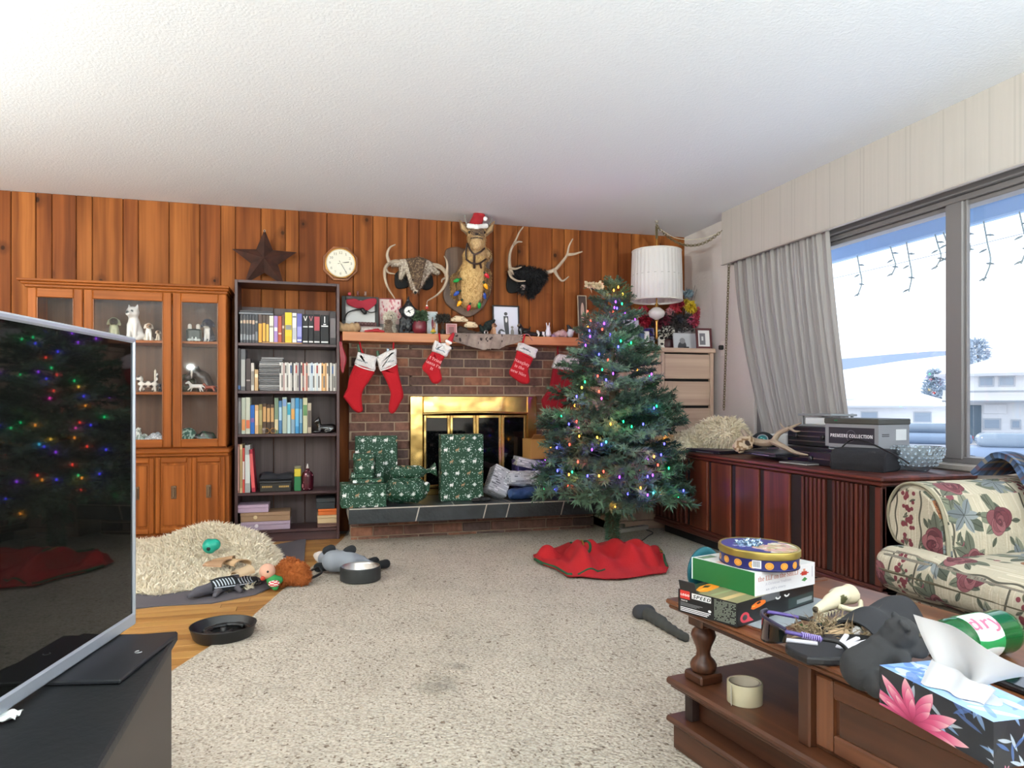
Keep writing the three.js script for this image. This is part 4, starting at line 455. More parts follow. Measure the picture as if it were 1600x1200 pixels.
// ───────────── wall mounts ─────────────
const px = (u, v, z) => { const p = PZ(u, v, z); return [p.x, p.y, p.z]; }, M_ = (n) => n / 203;
const cap = (u, v, z, r, u2, v2, z2, r2) => [...px(u, v, z), M_(r), ...px(u2, v2, z2), M_(r2)];
const antlerM = mat(0xffffff, 0.6, { map: tex(64, 128, (u, v) => { const n = fbm(u, v, 8, 3, 3, 410); return [lerp(140, 206, n), lerp(122, 186, n), lerp(104, 162, n)]; }, 10, 4) });
const antler = (l) => l.map(([pts, ra, rb, n]) => sweep(pts.map((p) => px(...p)), [M_(ra), M_((ra + rb) / 2), M_(rb)], n ?? 14, 7));
const blackM = mat(0x0d0d0f, 0.85), ink = cm(0x151414, 0.6);
{
  const t = thing('antler_mount', 'antler mount with grey fox fur mask on black lobed plaque, left of deer head', 'antlers');
  part(t, 'plaque', extrude(round2(poly(0.02, [[617, 428], [628, 420], [646, 420], [662, 420], [674, 428], [677, 445], [671, 452], [661, 452], [648, 442], [636, 449], [622, 451], [617, 444]])), 0.03, 0.008).translate(0, 0, 0.002), blackM);
  const paint = (x, y) => { const c = px(650, 430, 0.1); const dx = (x - c[0]) * 203, dy = (c[1] - y) * 203; if (Math.abs(dx) < 7 + (10 - dy) * 0.25 && dy < 26) return hash(Math.floor(x * 170), Math.floor(y * 170), 2) > 0.72 ? '#8a7358' : '#4e3b2e'; return hash(Math.floor(x * 120), Math.floor(y * 120), 4) > 0.5 ? '#c9bba8' : '#a8988a'; };
  const mask = blob([cap(644, 413, 0.08, 9, 666, 415, 0.08, 9), cap(655, 415, 0.1, 13, 652, 440, 0.14, 8), cap(652, 440, 0.14, 8, 649, 456, 0.17, 3.5), cap(632, 415, 0.07, 8, 626, 434, 0.05, 3.5), cap(638, 418, 0.08, 6, 645, 452, 0.13, 2.5), cap(672, 418, 0.08, 6, 655, 448, 0.13, 3), cap(670, 418, 0.08, 7, 684, 426, 0.06, 4), cap(638, 410, 0.07, 6, 614, 412, 0.08, 5)], 0.007, 0.018, paint, (x, y, z) => 0.0025 * Math.sin(x * 300 + y * 120) * Math.sin(y * 260));
  const mk = part(t, 'fur_mask', mask, furM); part(mk, 'fur_strands', hair(1500, sampler(mask), 0.016, 0.0012, 61, 0.5, 0.7), cm(0x6f5b4a, 0.9), undefined, 'stuff');
  part(mk, 'eye', [[645, 437], [657, 438]].map(([u, v]) => { const p = px(u, v, 0.165); return new THREE.SphereGeometry(0.006, 10, 8).translate(...p); }), cm(0x120d0a, 0.15)); part(mk, 'nose', new THREE.SphereGeometry(0.011, 12, 8).translate(...px(649, 457, 0.185)), ink);
  part(t, 'antler', antler([[[[636, 412, 0.07], [614, 409, 0.1], [603, 417, 0.14], [601, 430, 0.17], [605, 447, 0.2], [617, 467, 0.24]], 4.2, 0.9, 20], [[[608, 410, 0.12], [605, 398, 0.13], [609, 387, 0.15], [618, 382, 0.17]], 3, 0.9], [[[603, 420, 0.14], [607, 426, 0.19], [617, 428, 0.23]], 2.2, 0.8]]), antlerM);
  part(t, 'antler', antler([[[[670, 414, 0.07], [688, 417, 0.1], [698, 430, 0.14], [695, 446, 0.18], [684, 460, 0.21], [668, 470, 0.24]], 4.2, 0.9, 20], [[[697, 432, 0.14], [699, 418, 0.15], [698, 408, 0.16], [694, 400, 0.18]], 2.8, 0.8], [[[697, 434, 0.15], [691, 437, 0.19], [690, 441, 0.22]], 2, 0.8]]), antlerM);
}
{
  const t = thing('antler_mount', 'antler mount with shaggy black fur on black plaque, right of deer head', 'antlers');
  part(t, 'plaque', extrude(round2(poly(0.02, [[793, 432], [808, 426], [822, 432], [838, 436], [846, 446], [842, 458], [830, 460], [819, 453], [808, 457], [795, 457], [791, 446]])), 0.03, 0.008).translate(0, 0, 0.002), blackM);
  const fb = blob([cap(815, 428, 0.08, 12, 845, 432, 0.08, 10), cap(838, 440, 0.07, 9, 828, 462, 0.05, 4), cap(800, 426, 0.07, 6, 812, 428, 0.09, 7), cap(818, 440, 0.1, 6, 815, 455, 0.13, 4)], 0.008, 0.02, (x, y) => { const p = px(815.5, 450, 0.1); return Math.hypot(x - p[0], y - p[1]) < 0.022 ? '#b8a49a' : '#0f0f12'; });
  const mk = part(t, 'fur_mask', fb, furM); part(mk, 'fur_strands', hair(2600, sampler(fb), 0.03, 0.0016, 62, 0.7, 0.5), cm(0x101013, 0.7), undefined, 'stuff'); part(mk, 'nose', new THREE.SphereGeometry(0.016, 12, 8).scale(1.2, 0.8, 1).translate(...px(816, 457, 0.15)), ink);
  part(t, 'antler', antler([[[[808, 432, 0.07], [799, 425, 0.1], [796, 408, 0.13], [798, 392, 0.15], [806, 375, 0.17], [812, 362, 0.19], [818, 354, 0.2]], 3.6, 1, 22], [[[803, 382, 0.17], [809, 378, 0.2], [816, 378, 0.22]], 2.2, 0.9], [[[797, 419, 0.12], [806, 420, 0.16], [815, 417, 0.2]], 2.4, 0.8], [[[796, 424, 0.1], [799, 433, 0.16], [809, 439, 0.2], [821, 439, 0.23]], 3, 1]]), antlerM);
  part(t, 'antler', antler([[[[846, 428, 0.07], [866, 422, 0.1], [876, 412, 0.12], [886, 398, 0.14], [889, 385, 0.15], [895, 373, 0.17]], 3.8, 1, 20], [[[887, 398, 0.14], [897, 397, 0.16], [910, 393, 0.18]], 2.6, 1], [[[866, 422, 0.1], [871, 431, 0.13], [879, 439, 0.16], [889, 432, 0.19]], 3, 1]]), antlerM);
}
{
  const sh = poly(0.015, [[703, 387], [714, 386], [726, 389], [745, 384], [759, 391], [770, 406], [765, 417], [768, 450], [761, 470], [751, 485], [731, 496], [712, 487], [697, 475], [692, 460], [695, 448], [698, 434], [695, 395]]);
  const t = thing('deer_mount', 'shoulder mounted deer head on dark shield plaque over the mantel', 'deer mount');
  part(t, 'shield', extrude(round2(sh, 80), 0.03, 0.008).translate(0, 0, 0.002), mat(0xffffff, 0.5, { map: woodTex([110, 82, 62], [74, 52, 40], 433, {}) }));
  const o = px(745, 372, 0.3), uvOf = (x, y) => [(x - o[0]) * 203, (o[1] - y) * 203];
  const paint = (x, y, z) => { const [a, b] = uvOf(x, y), n = hash(Math.floor(x * 150), Math.floor(y * 90), 6); if (z > 0.4 && Math.abs(a) < 7 && b > -4 && b < 2) return '#2a211d'; if (z > 0.33 && b > 5 && b < 8) return '#4a392b'; if (b < 3 && Math.abs(a) < 11 && z > 0.2) return n > 0.5 ? '#6a5546' : '#5d4a3c'; if (b < 26 && z > 0.2) return n > 0.5 ? '#c2a276' : '#b08f66'; if (a < -20 + (b - 40) * 0.1 || a > 16) return n > 0.5 ? '#8d6a42' : '#7a5a38'; return n > 0.45 ? '#d0ad74' : '#c09a62'; };
  const body = blob([cap(737, 442, 0.06, 27, 735, 462, 0.05, 22), cap(733, 462, 0.05, 14, 733, 474, 0.04, 6), cap(716, 440, 0.04, 14, 712, 460, 0.04, 8), cap(757, 430, 0.04, 12, 757, 458, 0.04, 8), cap(739, 425, 0.12, 21, 744, 400, 0.2, 14), cap(744, 400, 0.2, 14, 745, 372, 0.27, 13.5), cap(745, 362, 0.27, 13, 745, 378, 0.4, 8.5), cap(745, 374, 0.4, 7.5, 745, 383, 0.4, 7), cap(735, 400, 0.16, 12, 757, 398, 0.16, 11)], 0.008, 0.03, paint, (x, y, z) => 0.003 * fbm((x * 0.5) % 1, (y * 0.5) % 1, 30, 30, 2, 5));
  const b = part(t, 'head_and_chest', body, furM); part(b, 'fur_strands', hair(3800, sampler(body), 0.013, 0.0012, 71, 0.4, 1.0), mat(0xb08c5c, 0.9), undefined, 'stuff');
  for (const [tip, base, m] of [[[718, 344], [731, 364], -1], [[772, 346], [759, 366], 1]]) { const e = part(t, 'ear', blob([cap(base[0], base[1], 0.24, 4, (base[0] + tip[0]) / 2 - m * 1, (base[1] + tip[1]) / 2 + 2, 0.25, 5.5), cap((base[0] + tip[0]) / 2, (base[1] + tip[1]) / 2 + 2, 0.25, 5, tip[0], tip[1], 0.25, 1.2)], 0.006, 0.012, () => '#7d6248', (x, y, z) => (z > 0.262 ? 0.012 : 0)), furM); part(e, 'inner_ear', blob([cap(base[0] + m * 1, base[1] - 2, 0.252, 2, (base[0] + tip[0]) / 2, (base[1] + tip[1]) / 2 + 2, 0.255, 3.2), cap((base[0] + tip[0]) / 2, (base[1] + tip[1]) / 2 + 2, 0.255, 3, tip[0] - m, tip[1] + 3, 0.252, 0.8)], 0.005, 0.01), cm(0xb4956c, 0.9)); }
  part(t, 'eye', [[733.5, 363], [756.5, 363]].map(([u, v]) => new THREE.SphereGeometry(0.011, 12, 10).translate(...px(u, v, 0.325))), cm(0x1a110c, 0.12));
  part(t, 'antler_stub', antler([[[[730, 352, 0.24], [727, 342, 0.22], [726, 333, 0.2]], 1.8, 0.7], [[[763, 354, 0.24], [767, 345, 0.22], [769, 336, 0.2]], 1.8, 0.7]]), cm(0x8d8a84, 0.6));
  part(t, 'leather_halter', [sweep([[730, 380, 0.28], [735, 391, 0.31], [741, 397, 0.32], [750, 394, 0.33], [757, 388, 0.3]].map((p) => px(...p)), M_(1.5), 16, 6), sweep([[741, 397, 0.315], [741, 406, 0.29], [741, 419, 0.25]].map((p) => px(...p)), M_(2), 10, 6), sweep([[728, 405, 0.24], [737, 411, 0.285], [747, 412, 0.285], [759, 405, 0.24]].map((p) => px(...p)), M_(1.4), 14, 6), sweep([[750, 411, 0.27], [752, 419, 0.25]].map((p) => px(...p)), M_(1.6), 8, 6), sweep([[730, 380, 0.26], [728, 395, 0.24], [729, 406, 0.23]].map((p) => px(...p)), M_(1.3), 8, 6)], cm(0x38241c, 0.6));
  const h = thing('santa_hat', 'small red felt hat with white fur brim on the deer head', 'hat');
  part(h, 'felt_cone', blob([cap(743, 348, 0.28, 9, 745, 336, 0.27, 5), cap(745, 336, 0.27, 5, 754, 337, 0.28, 3.5), cap(748, 345, 0.28, 7, 754, 338, 0.28, 3.5)], 0.006, 0.012), cm(0x9e1c24, 0.9));
  const brim = blob([cap(733, 353, 0.3, 3.6, 745, 355, 0.345, 3.9), cap(745, 355, 0.345, 3.9, 759, 353, 0.3, 3.6), cap(733, 353, 0.3, 3.4, 746, 351, 0.21, 3), cap(759, 353, 0.3, 3.4, 746, 351, 0.21, 3)], 0.006, 0.008, null, (x, y, z) => 0.003 * Math.sin(x * 300) * Math.sin(y * 300 + z * 200));
  part(h, 'fur_brim', brim, cm(0xf0ebe8, 0.95)); part(h, 'bobble', new THREE.SphereGeometry(M_(3.6), 14, 10).translate(...px(758, 342, 0.29)), cm(0xf0ebe8, 0.95));
  const s = thing('bulb_garland', 'string of large coloured bulbs looped on the deer chest', 'string lights'); const bp = [[712.8, 438.5, 'g'], [712.8, 458.8, 'b'], [717.3, 474.5, 'y'], [732.3, 481.3, 'r'], [748.8, 477.5, 'g'], [757, 462.5, 'b'], [759.3, 447.5, 'y'], [760.8, 431, 'r']], bc = { g: 0x138a3a, b: 0x2a4a9c, y: 0xe8a020, r: 0xc02030 };
  part(s, 'wire', sweep([[722, 418, 0.15], ...bp.map((p) => [p[0] + 1, p[1] - 3, 0.115 + (p[1] < 450 ? 0.03 : -0.03)]), [757, 415, 0.14]].map((p) => px(...p)), 0.0018, 50, 5), cm(0x22301f, 0.6));
  bp.forEach(([u, v, c], i) => { const z = 0.145 + (v < 450 ? 0.03 : -0.03); const b = part(s, 'bulb', tilt(lathe([[0.007, 0.026], [0.013, 0.018], [0.016, 0.006], [0.012, -0.012], [0.004, -0.024], [0, -0.027]], 14), 0.3, 0, (i - 4) * 0.3).translate(...px(u, v, z)), phys(bc[c], 0.2, { emissive: bc[c], emissiveIntensity: 0.25, clearcoat: 0.6 })); part(b, 'socket', tilt(lathe([[0, 0.045], [0.008, 0.045], [0.009, 0.026], [0, 0.026]], 10), 0.3, 0, (i - 4) * 0.3).translate(...px(u, v, z)), cm(0x1f3a26, 0.5)); });
}
// ───────────── stockings ─────────────
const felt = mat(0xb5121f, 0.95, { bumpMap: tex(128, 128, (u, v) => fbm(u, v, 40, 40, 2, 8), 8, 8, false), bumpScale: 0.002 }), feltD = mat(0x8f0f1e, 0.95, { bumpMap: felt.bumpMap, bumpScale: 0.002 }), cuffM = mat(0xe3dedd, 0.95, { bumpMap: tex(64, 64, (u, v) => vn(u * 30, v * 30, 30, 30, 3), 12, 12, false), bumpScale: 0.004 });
function lettering(par, w, h, at, rz, draw, name = 'lettering') { const t = canvasTex(256, Math.round(256 * h / w), (g, W, Hh) => { g.clearRect(0, 0, W, Hh); draw(g, W, Hh); }); const m = part(par, name, new THREE.PlaneGeometry(w, h), mat(0xffffff, 0.9, { map: t, transparent: true })); m.position.copy(at); m.rotation.z = rz; return m; }
const squiggle = (g, W, H, col, seed) => { const f = rng(seed); g.strokeStyle = col; g.lineWidth = 9; g.lineCap = 'round'; g.beginPath(); let x = 12; g.moveTo(x, H * 0.6); while (x < W - 20) { const a = 12 + f() * 16; g.bezierCurveTo(x + a * 0.2, H * (f() > 0.6 ? 0.1 : 0.3), x + a * 0.7, H * (f() > 0.6 ? 0.95 : 0.7), x + a, H * (0.5 + 0.1 * f())); x += a; } g.stroke(); };
function stocking(label, z, s, oy, ox, body, cuff, feltM, { trim = false, hook } = {}) {
  const f = (l) => l.map(([a, b]) => [ox + a / s, oy + b / s]), t = thing('christmas_stocking', label, 'stocking');
  part(t, 'felt_body', extrude(round2(poly(z, f(body)), 70), 0.05, 0.022, 4).translate(0, 0, z - 0.025), feltM);
  part(t, 'cuff', extrude(round2(poly(z, f(cuff).flatMap((p, i, a) => [p, [(p[0] + a[(i + 1) % a.length][0]) / 2, (p[1] + a[(i + 1) % a.length][1]) / 2]])), 60), 0.064, 0.02, 4).translate(0, 0, z - 0.032), cuffM);
  if (hook) part(t, 'hanging_loop', sweep(f(hook).map(([u, v]) => px(u, v, z - 0.01)), 0.007, 12, 6), feltM);
  if (trim) part(t, 'trim_cord', sweep(f(trim).map(([u, v]) => px(u, v, z + 0.034)), 0.0045, 14, 6), cm(0xefe8e4, 0.8));
  return t;
}
const S = 8; { const z = 0.235;
  const t1 = stocking('large red stocking leftmost under mantel, its toe pointing right and down', z, S, 520, 530, [[195, 385], [435, 465], [385, 590], [310, 700], [280, 800], [288, 900], [295, 975], [235, 1002], [170, 960], [110, 880], [55, 815], [60, 770], [100, 690], [125, 560]], [[232, 240], [462, 302], [442, 472], [196, 392]], felt, { trim: [[196, 396], [310, 445], [440, 478]], hook: [[300, 260], [270, 190], [255, 110]] });
  lettering(t1, 0.09, 0.04, PZ(530 + 290 / 8, 520 + 352 / 8, z + 0.034).clone(), -0.3, (g, W, H) => squiggle(g, W, H, '#8c9298', 4));
  const t2 = stocking('large red stocking second from left, its cuff touching the first one', z, S, 520, 530, [[515, 460], [710, 385], [740, 500], [775, 640], [800, 740], [800, 810], [760, 880], [720, 960], [680, 1005], [640, 1005], [620, 970], [620, 900], [640, 800], [640, 740], [600, 630], [555, 540]], [[456, 305], [600, 228], [712, 204], [712, 392], [515, 472]], felt, { trim: [[515, 476], [620, 442], [712, 395]], hook: [[680, 215], [678, 170], [680, 110]] });
  lettering(t2, 0.07, 0.035, PZ(530 + 630 / 8, 520 + 358 / 8, z + 0.034), 0.25, (g, W, H) => squiggle(g, W, H, '#9aa0a4', 14));
  const z3 = 0.345, t3 = stocking('small red lettered stocking beneath the mantel hide, left of the brass doors', z3, S, 520, 530, [[1165, 232], [1310, 290], [1280, 370], [1260, 440], [1280, 540], [1280, 590], [1230, 635], [1170, 630], [1140, 590], [1110, 530], [1050, 470], [1040, 420], [1080, 350], [1120, 290]], [[1200, 95], [1260, 130], [1325, 130], [1392, 200], [1335, 300], [1165, 232], [1168, 175]], felt, { hook: [[1262, 120], [1255, 60], [1250, 5]] });
  lettering(t3, 0.08, 0.036, PZ(530 + 1262 / 8, 520 + 215 / 8, z3 + 0.034), -0.35, (g, W, H) => squiggle(g, W, H, '#8a94a0', 24));
  lettering(t3, 0.115, 0.12, PZ(530 + 1178 / 8, 520 + 398 / 8, z3 + 0.0262), -0.42, (g, W, H) => { g.fillStyle = '#f2a6a6'; g.font = 'bold 62px serif'; g.textAlign = 'center'; g.fillText("I Tried", W / 2, 70); g.fillText("Santa I'm", W / 2, 150); g.fillText('It', W / 2, 225); });
  const t4 = stocking('small red stocking lettered naughty is the new nice, right of the mantel hide', z3, S, 520, 700, [[862, 218], [1050, 300], [1040, 380], [1000, 470], [1015, 560], [1020, 610], [990, 640], [920, 635], [850, 590], [775, 530], [770, 470], [800, 410], [840, 310]], [[882, 125], [940, 132], [1112, 208], [1076, 320], [862, 218]], felt, { hook: [[930, 140], [945, 80], [960, 25]] });
  lettering(t4, 0.07, 0.036, PZ(700 + 985 / 8, 520 + 212 / 8, z3 + 0.034), -0.42, (g, W, H) => squiggle(g, W, H, '#5a6272', 34));
  lettering(t4, 0.125, 0.135, PZ(700 + 902 / 8, 520 + 440 / 8, z3 + 0.0262), -0.36, (g, W, H) => { g.fillStyle = '#f4a8a8'; g.font = 'bold 60px serif'; g.textAlign = 'center'; g.fillText('Naughty', W / 2, 70); g.fillText('is the', W / 2 - 15, 150); g.fillText('new Nice', W / 2, 235); });
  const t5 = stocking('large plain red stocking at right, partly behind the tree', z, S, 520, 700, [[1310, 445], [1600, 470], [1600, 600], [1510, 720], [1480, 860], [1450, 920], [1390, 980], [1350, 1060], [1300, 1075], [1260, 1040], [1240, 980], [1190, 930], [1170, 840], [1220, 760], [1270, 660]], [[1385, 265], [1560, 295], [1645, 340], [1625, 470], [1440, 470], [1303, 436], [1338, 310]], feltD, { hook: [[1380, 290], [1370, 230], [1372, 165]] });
  const st = thing('fabric_star', 'dark red satin ornament hanging between bookcase and brick', 'ornament'); part(st, 'satin_body', extrude(round2(poly(0.33, [[532, 532], [536, 542], [541, 556], [541.5, 564], [537, 581], [534.5, 582], [532, 572], [531.5, 550]]), 40), 0.03, 0.012, 3).translate(0, 0, 0.31), mat(0x8c0f22, 0.4)); part(st, 'cord', sweep([px(533, 533, 0.325), px(533, 524, 0.33)], 0.002, 4, 5), cm(0x7a1020, 0.7));
  // clips holding the first two stockings
  for (const [u, v, l] of [[560, 540, 'dark green holly clip above the leftmost stocking'], [590, 550, 'green and white clip between the two large left stockings'], [606, 546, 'silver blue clip on the second stocking cuff']]) solo('holly_clip', l, 'clip', [tilt(blob([[0, 0, 0, 0.012, 0.012, -0.05, 0, 0.006], [0.012, -0.02, 0, 0.01, 0.026, -0.052, 0, 0.005]], 0.005, 0.01), 0, 0, -0.2)], u < 600 ? cm(0x3d5c44, 0.5) : cm(0x9fb0c0, 0.3, 0.6), [...px(u, v, z - 0.02)]);
  const sn = thing('santa_ornament', 'little bearded ornament in red hat clipped beside the small lettered stocking', 'ornament'); part(sn, 'hat', blob([cap(703, 533, 0.36, 4.2, 708, 522, 0.35, 2.4)], 0.005, 0.008), cm(0xb0222e, 0.8)); part(sn, 'hat_band', blob([cap(698, 533, 0.375, 2.4, 704, 536, 0.375, 2.4)], 0.005, 0.006), cm(0xf0ece8, 0.9)); part(sn, 'face', blob([cap(699, 537, 0.365, 3, 700, 539, 0.365, 3)], 0.005, 0.006), cm(0xd8a890, 0.7)); part(sn, 'beard', blob([cap(696, 541, 0.378, 2.6, 703, 544, 0.378, 2.4), cap(698, 544, 0.375, 3, 700, 546, 0.375, 2)], 0.005, 0.006), cm(0xece6e2, 0.9)); part(sn, 'arm', blob([cap(704, 541, 0.36, 1.6, 707, 545, 0.36, 1.6)], 0.004, 0.004), ink);
}
// ───────────── mantel ornaments ─────────────
const MY = FP.my + 0.0006, onM = (u, z) => V(PZ(u, 520, z).x, MY, z), hM = (v, u, z) => PZ(u, v, z).y - MY;
function frame(name, label, u0, u1, vt, z, w, frameM, mapT, { turn = 0, lean = -0.08, y0 = MY, mount = 0, cat = 'picture frame', group } = {}) {
  const xa = PZ(u0, 500, z).x, xb = PZ(u1, 500, z).x, W = xb - xa, H = PZ((u0 + u1) / 2, vt, z).y - y0, t = thing(name, label, cat, [(xa + xb) / 2, y0 + 0.0005 + 0.016 * Math.abs(Math.sin(lean)), z], turn, group); t.rotation.order = 'YXZ'; t.rotation.x = lean;
  part(t, 'frame', [bb(-W / 2, -W / 2 + w, 0, H, -0.008, 0.008, 0.002), bb(W / 2 - w, W / 2, 0, H, -0.008, 0.008, 0.002), bb(-W / 2 + w, W / 2 - w, H - w, H, -0.008, 0.008, 0.002, 'x'), bb(-W / 2 + w, W / 2 - w, 0, w, -0.008, 0.008, 0.002, 'x')], frameM);
  part(t, 'picture', new THREE.BoxGeometry(W - 2 * w + 0.004, H - 2 * w + 0.004, 0.005).translate(0, H / 2, -0.004), [0, 1, 2, 3, 4, 5].map((i) => (i === 4 ? mat(0xffffff, 0.35, { map: mapT }) : cm(0x4a4440, 0.8)))); return t;
}
const photo = (draw, bg = '#e6e2e0', w = 128, h = 160) => canvasTex(w, h, (g) => { g.fillStyle = bg; g.fillRect(0, 0, w, h); draw(g, w, h); });
const standing = (g, x, y, s, body, skin = '#8a7468') => { g.fillStyle = body; g.beginPath(); g.ellipse(x, y, s * 0.28, s * 0.55, 0, 0, 7); g.fill(); g.fillRect(x - s * 0.2, y + s * 0.3, s * 0.16, s * 0.8); g.fillRect(x + s * 0.04, y + s * 0.3, s * 0.16, s * 0.8); g.fillStyle = skin; g.beginPath(); g.arc(x, y - s * 0.66, s * 0.17, 0, 7); g.fill(); };
{
  frame('photo_frame', 'large charcoal photo frame with pale print at left end of mantel', 534, 592, 463, 0.09, 0.028, cm(0x33322f, 0.5), photo((g, w, h) => { g.fillStyle = '#c8c4c2'; g.fillRect(10, 90, 100, 50); }, '#d8d6d4', 160, 128));
  const rm = thing('eye_mask', 'red sleeping mask hanging over the charcoal frame at left of mantel', 'mask'); part(rm, 'padded_front', extrude(round2(poly(0.11, [[541, 468], [553, 467], [564, 470], [576, 467], [587, 467], [588, 474], [582, 480], [573, 486], [567, 482], [559, 482], [549, 479], [542, 475]]), 50), 0.024, 0.01, 3).translate(0, 0, 0.106), cm(0xa02234, 0.8)); part(rm, 'strap', [sweep([[567, 484, 0.12], [556, 484, 0.13], [543, 489, 0.13], [538, 500, 0.13]].map((p) => px(...p)), 0.005, 14, 6), sweep([[570, 484, 0.12], [578, 488, 0.13], [588, 486, 0.13], [588, 476, 0.12]].map((p) => px(...p)), 0.004, 14, 6), ], ink); part(rm, 'buckle', blob([cap(566, 484, 0.125, 3, 570, 488, 0.125, 3.4)], 0.004, 0.006), ink);
  for (const [u, c, l, k] of [[546, '#b02030', 'tiny red and white gift ornament on top of the charcoal frame', 0], [559, '#7a4a48', 'tiny pair of brown animal ornaments on top of the charcoal frame', 1], [571, '#9a8078', 'tiny grey and red animal ornament at right of frame top', 1]]) { const y = PZ(563, 463, 0.09).y + 0.004; solo('mini_ornament', l, 'ornament', k ? blob([[0, 0.01, 0, 0.01], [0, 0.026, 0.002, 0.008], [0.006, 0.034, 0, 0.003], [-0.006, 0.034, 0, 0.003]], 0.004, 0.005) : [bx(0.022, 0.022, 0.02, 0, 0.011, 0, 0.003), bx(0.006, 0.023, 0.021, 0, 0.0115, 0, 0.001)], cm(c, 0.5), [PZ(u, 460, 0.08).x, y, 0.078]); }
  frame('patterned_plaque', 'pale pink patterned plaque behind the shaggy dogs on mantel', 592, 628, 466, 0.05, 0.006, cm(0x9a4a4a, 0.5), photo((g, w, h) => { const f = rng(4); for (let i = 0; i < 60; i++) { g.fillStyle = pick(['#c87a80', '#b8606c', '#d8a0a0'], f); g.beginPath(); g.arc(f() * w, f() * h * 0.6, 2 + f() * 4, 0, 7); g.fill(); } g.fillStyle = '#8a8684'; g.fillRect(0, h * 0.7, w, h * 0.3); }, '#e2c8c4', 128, 128));
  const shag = (l, s, u, z, c1, c2, yaw) => { const g = seatedDog(s, { col: c1, face: c2, ear: 'drop', fat: 1.35, head: 0.24, muzzle: 0.25 }); const t = thing('shaggy_dog_figurine', l, 'figurine', onM(u, z), yaw); part(t, 'body', g, furM); part(t, 'fleece', hair(900, sampler(g), s * 0.11, 0.0016, 81 + u, 0.8, 0.8), cm(c1, 0.95), undefined, 'stuff'); };
  shag('white shaggy seated dog figurine left of the black mantel clock', 0.165, 609, 0.16, '#d8cfbf', '#b8ab98', 0.1); shag('small grey brown shaggy puppy figurine in front of the white shaggy dog', 0.095, 607, 0.25, '#8c7868', '#55453c', 0.2);
  solo('cork_wood', 'tan curved piece of driftwood at left end of mantel', 'driftwood', blob([[-0.07, 0.03, 0, 0.03, 0.03, 0.035, 0, 0.035], [-0.08, 0.05, 0, 0.02]], 0.008, 0.02, null, (x, y) => 0.004 * Math.sin(x * 150 + y * 60)), mat(0xa88a68, 0.9), onM(549, 0.24));
  solo('row_of_cubes', 'strip of maroon lettered cubes before the charcoal frame', 'cubes', [...Array(7)].map((_, i) => bx(0.022, 0.024, 0.022, (i - 3) * 0.023, 0.074, 0, 0.003)).concat([bx(0.165, 0.062, 0.02, 0, 0.031, 0, 0.003)]), cm(0x5e3a38, 0.6), onM(571, 0.15));
  { const t = thing('lettered_plaque', 'grey wooden plaque with faint lettering on left of mantel', 'plaque', onM(580, 0.23)); part(t, 'board', bx(0.16, 0.045, 0.014, 0, 0.0225, 0, 0.003), cm(0xa89a94, 0.8)); lettering(t, 0.145, 0.034, V(0, 0.023, 0.0078), 0, (g, W, H) => { g.fillStyle = '#efe8e2'; g.font = 'bold 40px serif'; g.textAlign = 'center'; g.fillText('Happy Howlidays', W / 2, H * 0.66, W * 0.95); }); }
  solo('red_ribbon', 'crumpled red ribbon at front of mantel below the grey plaque', 'ribbon', blob([[-0.07, 0.008, 0, 0.007, 0.0, 0.014, 0.005, 0.011], [0.0, 0.014, 0.005, 0.012, 0.06, 0.008, 0, 0.009], [0.02, 0.02, 0, 0.01]], 0.005, 0.01), cm(0xa81c28, 0.6), onM(586, 0.275));
  { const t = thing('mantel_clock', 'ornate black mantel clock with round white face', 'clock', onM(638, 0.2)); const c = hM(488, 638, 0.2), r = 0.048; const bl = cm(0x1f2024, 0.45); part(t, 'case', blob([[0, c, 0, r + 0.01], [0, c + 0.055, 0, 0.028], [0, c + 0.09, 0, 0.012, 0, c + 0.115, 0, 0.006], [-0.055, c + 0.012, 0, 0.016], [0.055, c + 0.012, 0, 0.016], [-0.045, c - 0.06, 0, 0.022, -0.055, 0.014, 0, 0.014], [0.045, c - 0.06, 0, 0.022, 0.055, 0.014, 0, 0.014], [-0.06, 0.012, 0, 0.012, 0.06, 0.012, 0, 0.012], [0, 0.05, 0, 0.03, 0, c, 0, 0.035]], 0.006, 0.014, null, (x, y) => 0.003 * Math.sin(x * 230) * Math.sin(y * 200)), bl); part(t, 'bezel', new THREE.TorusGeometry(r * 0.86, 0.005, 8, 32).translate(0, c, r + 0.008), cm(0x3a3a3e, 0.3, 0.7)); part(t, 'face', new THREE.CylinderGeometry(r * 0.85, r * 0.85, 0.006, 32).rotateX(Math.PI / 2).rotateZ(Math.PI / 2).translate(0, c, r + 0.006), mat(0xffffff, 0.4, { map: canvasTex(128, 128, (g, w) => { g.fillStyle = '#e4e0da'; g.fillRect(0, 0, w, w); g.strokeStyle = '#55504a'; g.lineWidth = 3; for (let i = 0; i < 12; i++) { const a = i * Math.PI / 6; g.beginPath(); g.moveTo(64 + Math.sin(a) * 44, 64 - Math.cos(a) * 44); g.lineTo(64 + Math.sin(a) * 54, 64 - Math.cos(a) * 54); g.stroke(); } }) })); part(t, 'hand', [tilt(bx(0.004, 0.03, 0.0015, 0, 0.012, 0), 0, 0, 1.9).translate(0, c, r + 0.0105), tilt(bx(0.003, 0.036, 0.0015, 0, 0.016, 0), 0, 0, -0.9).translate(0, c, r + 0.012)], ink); }
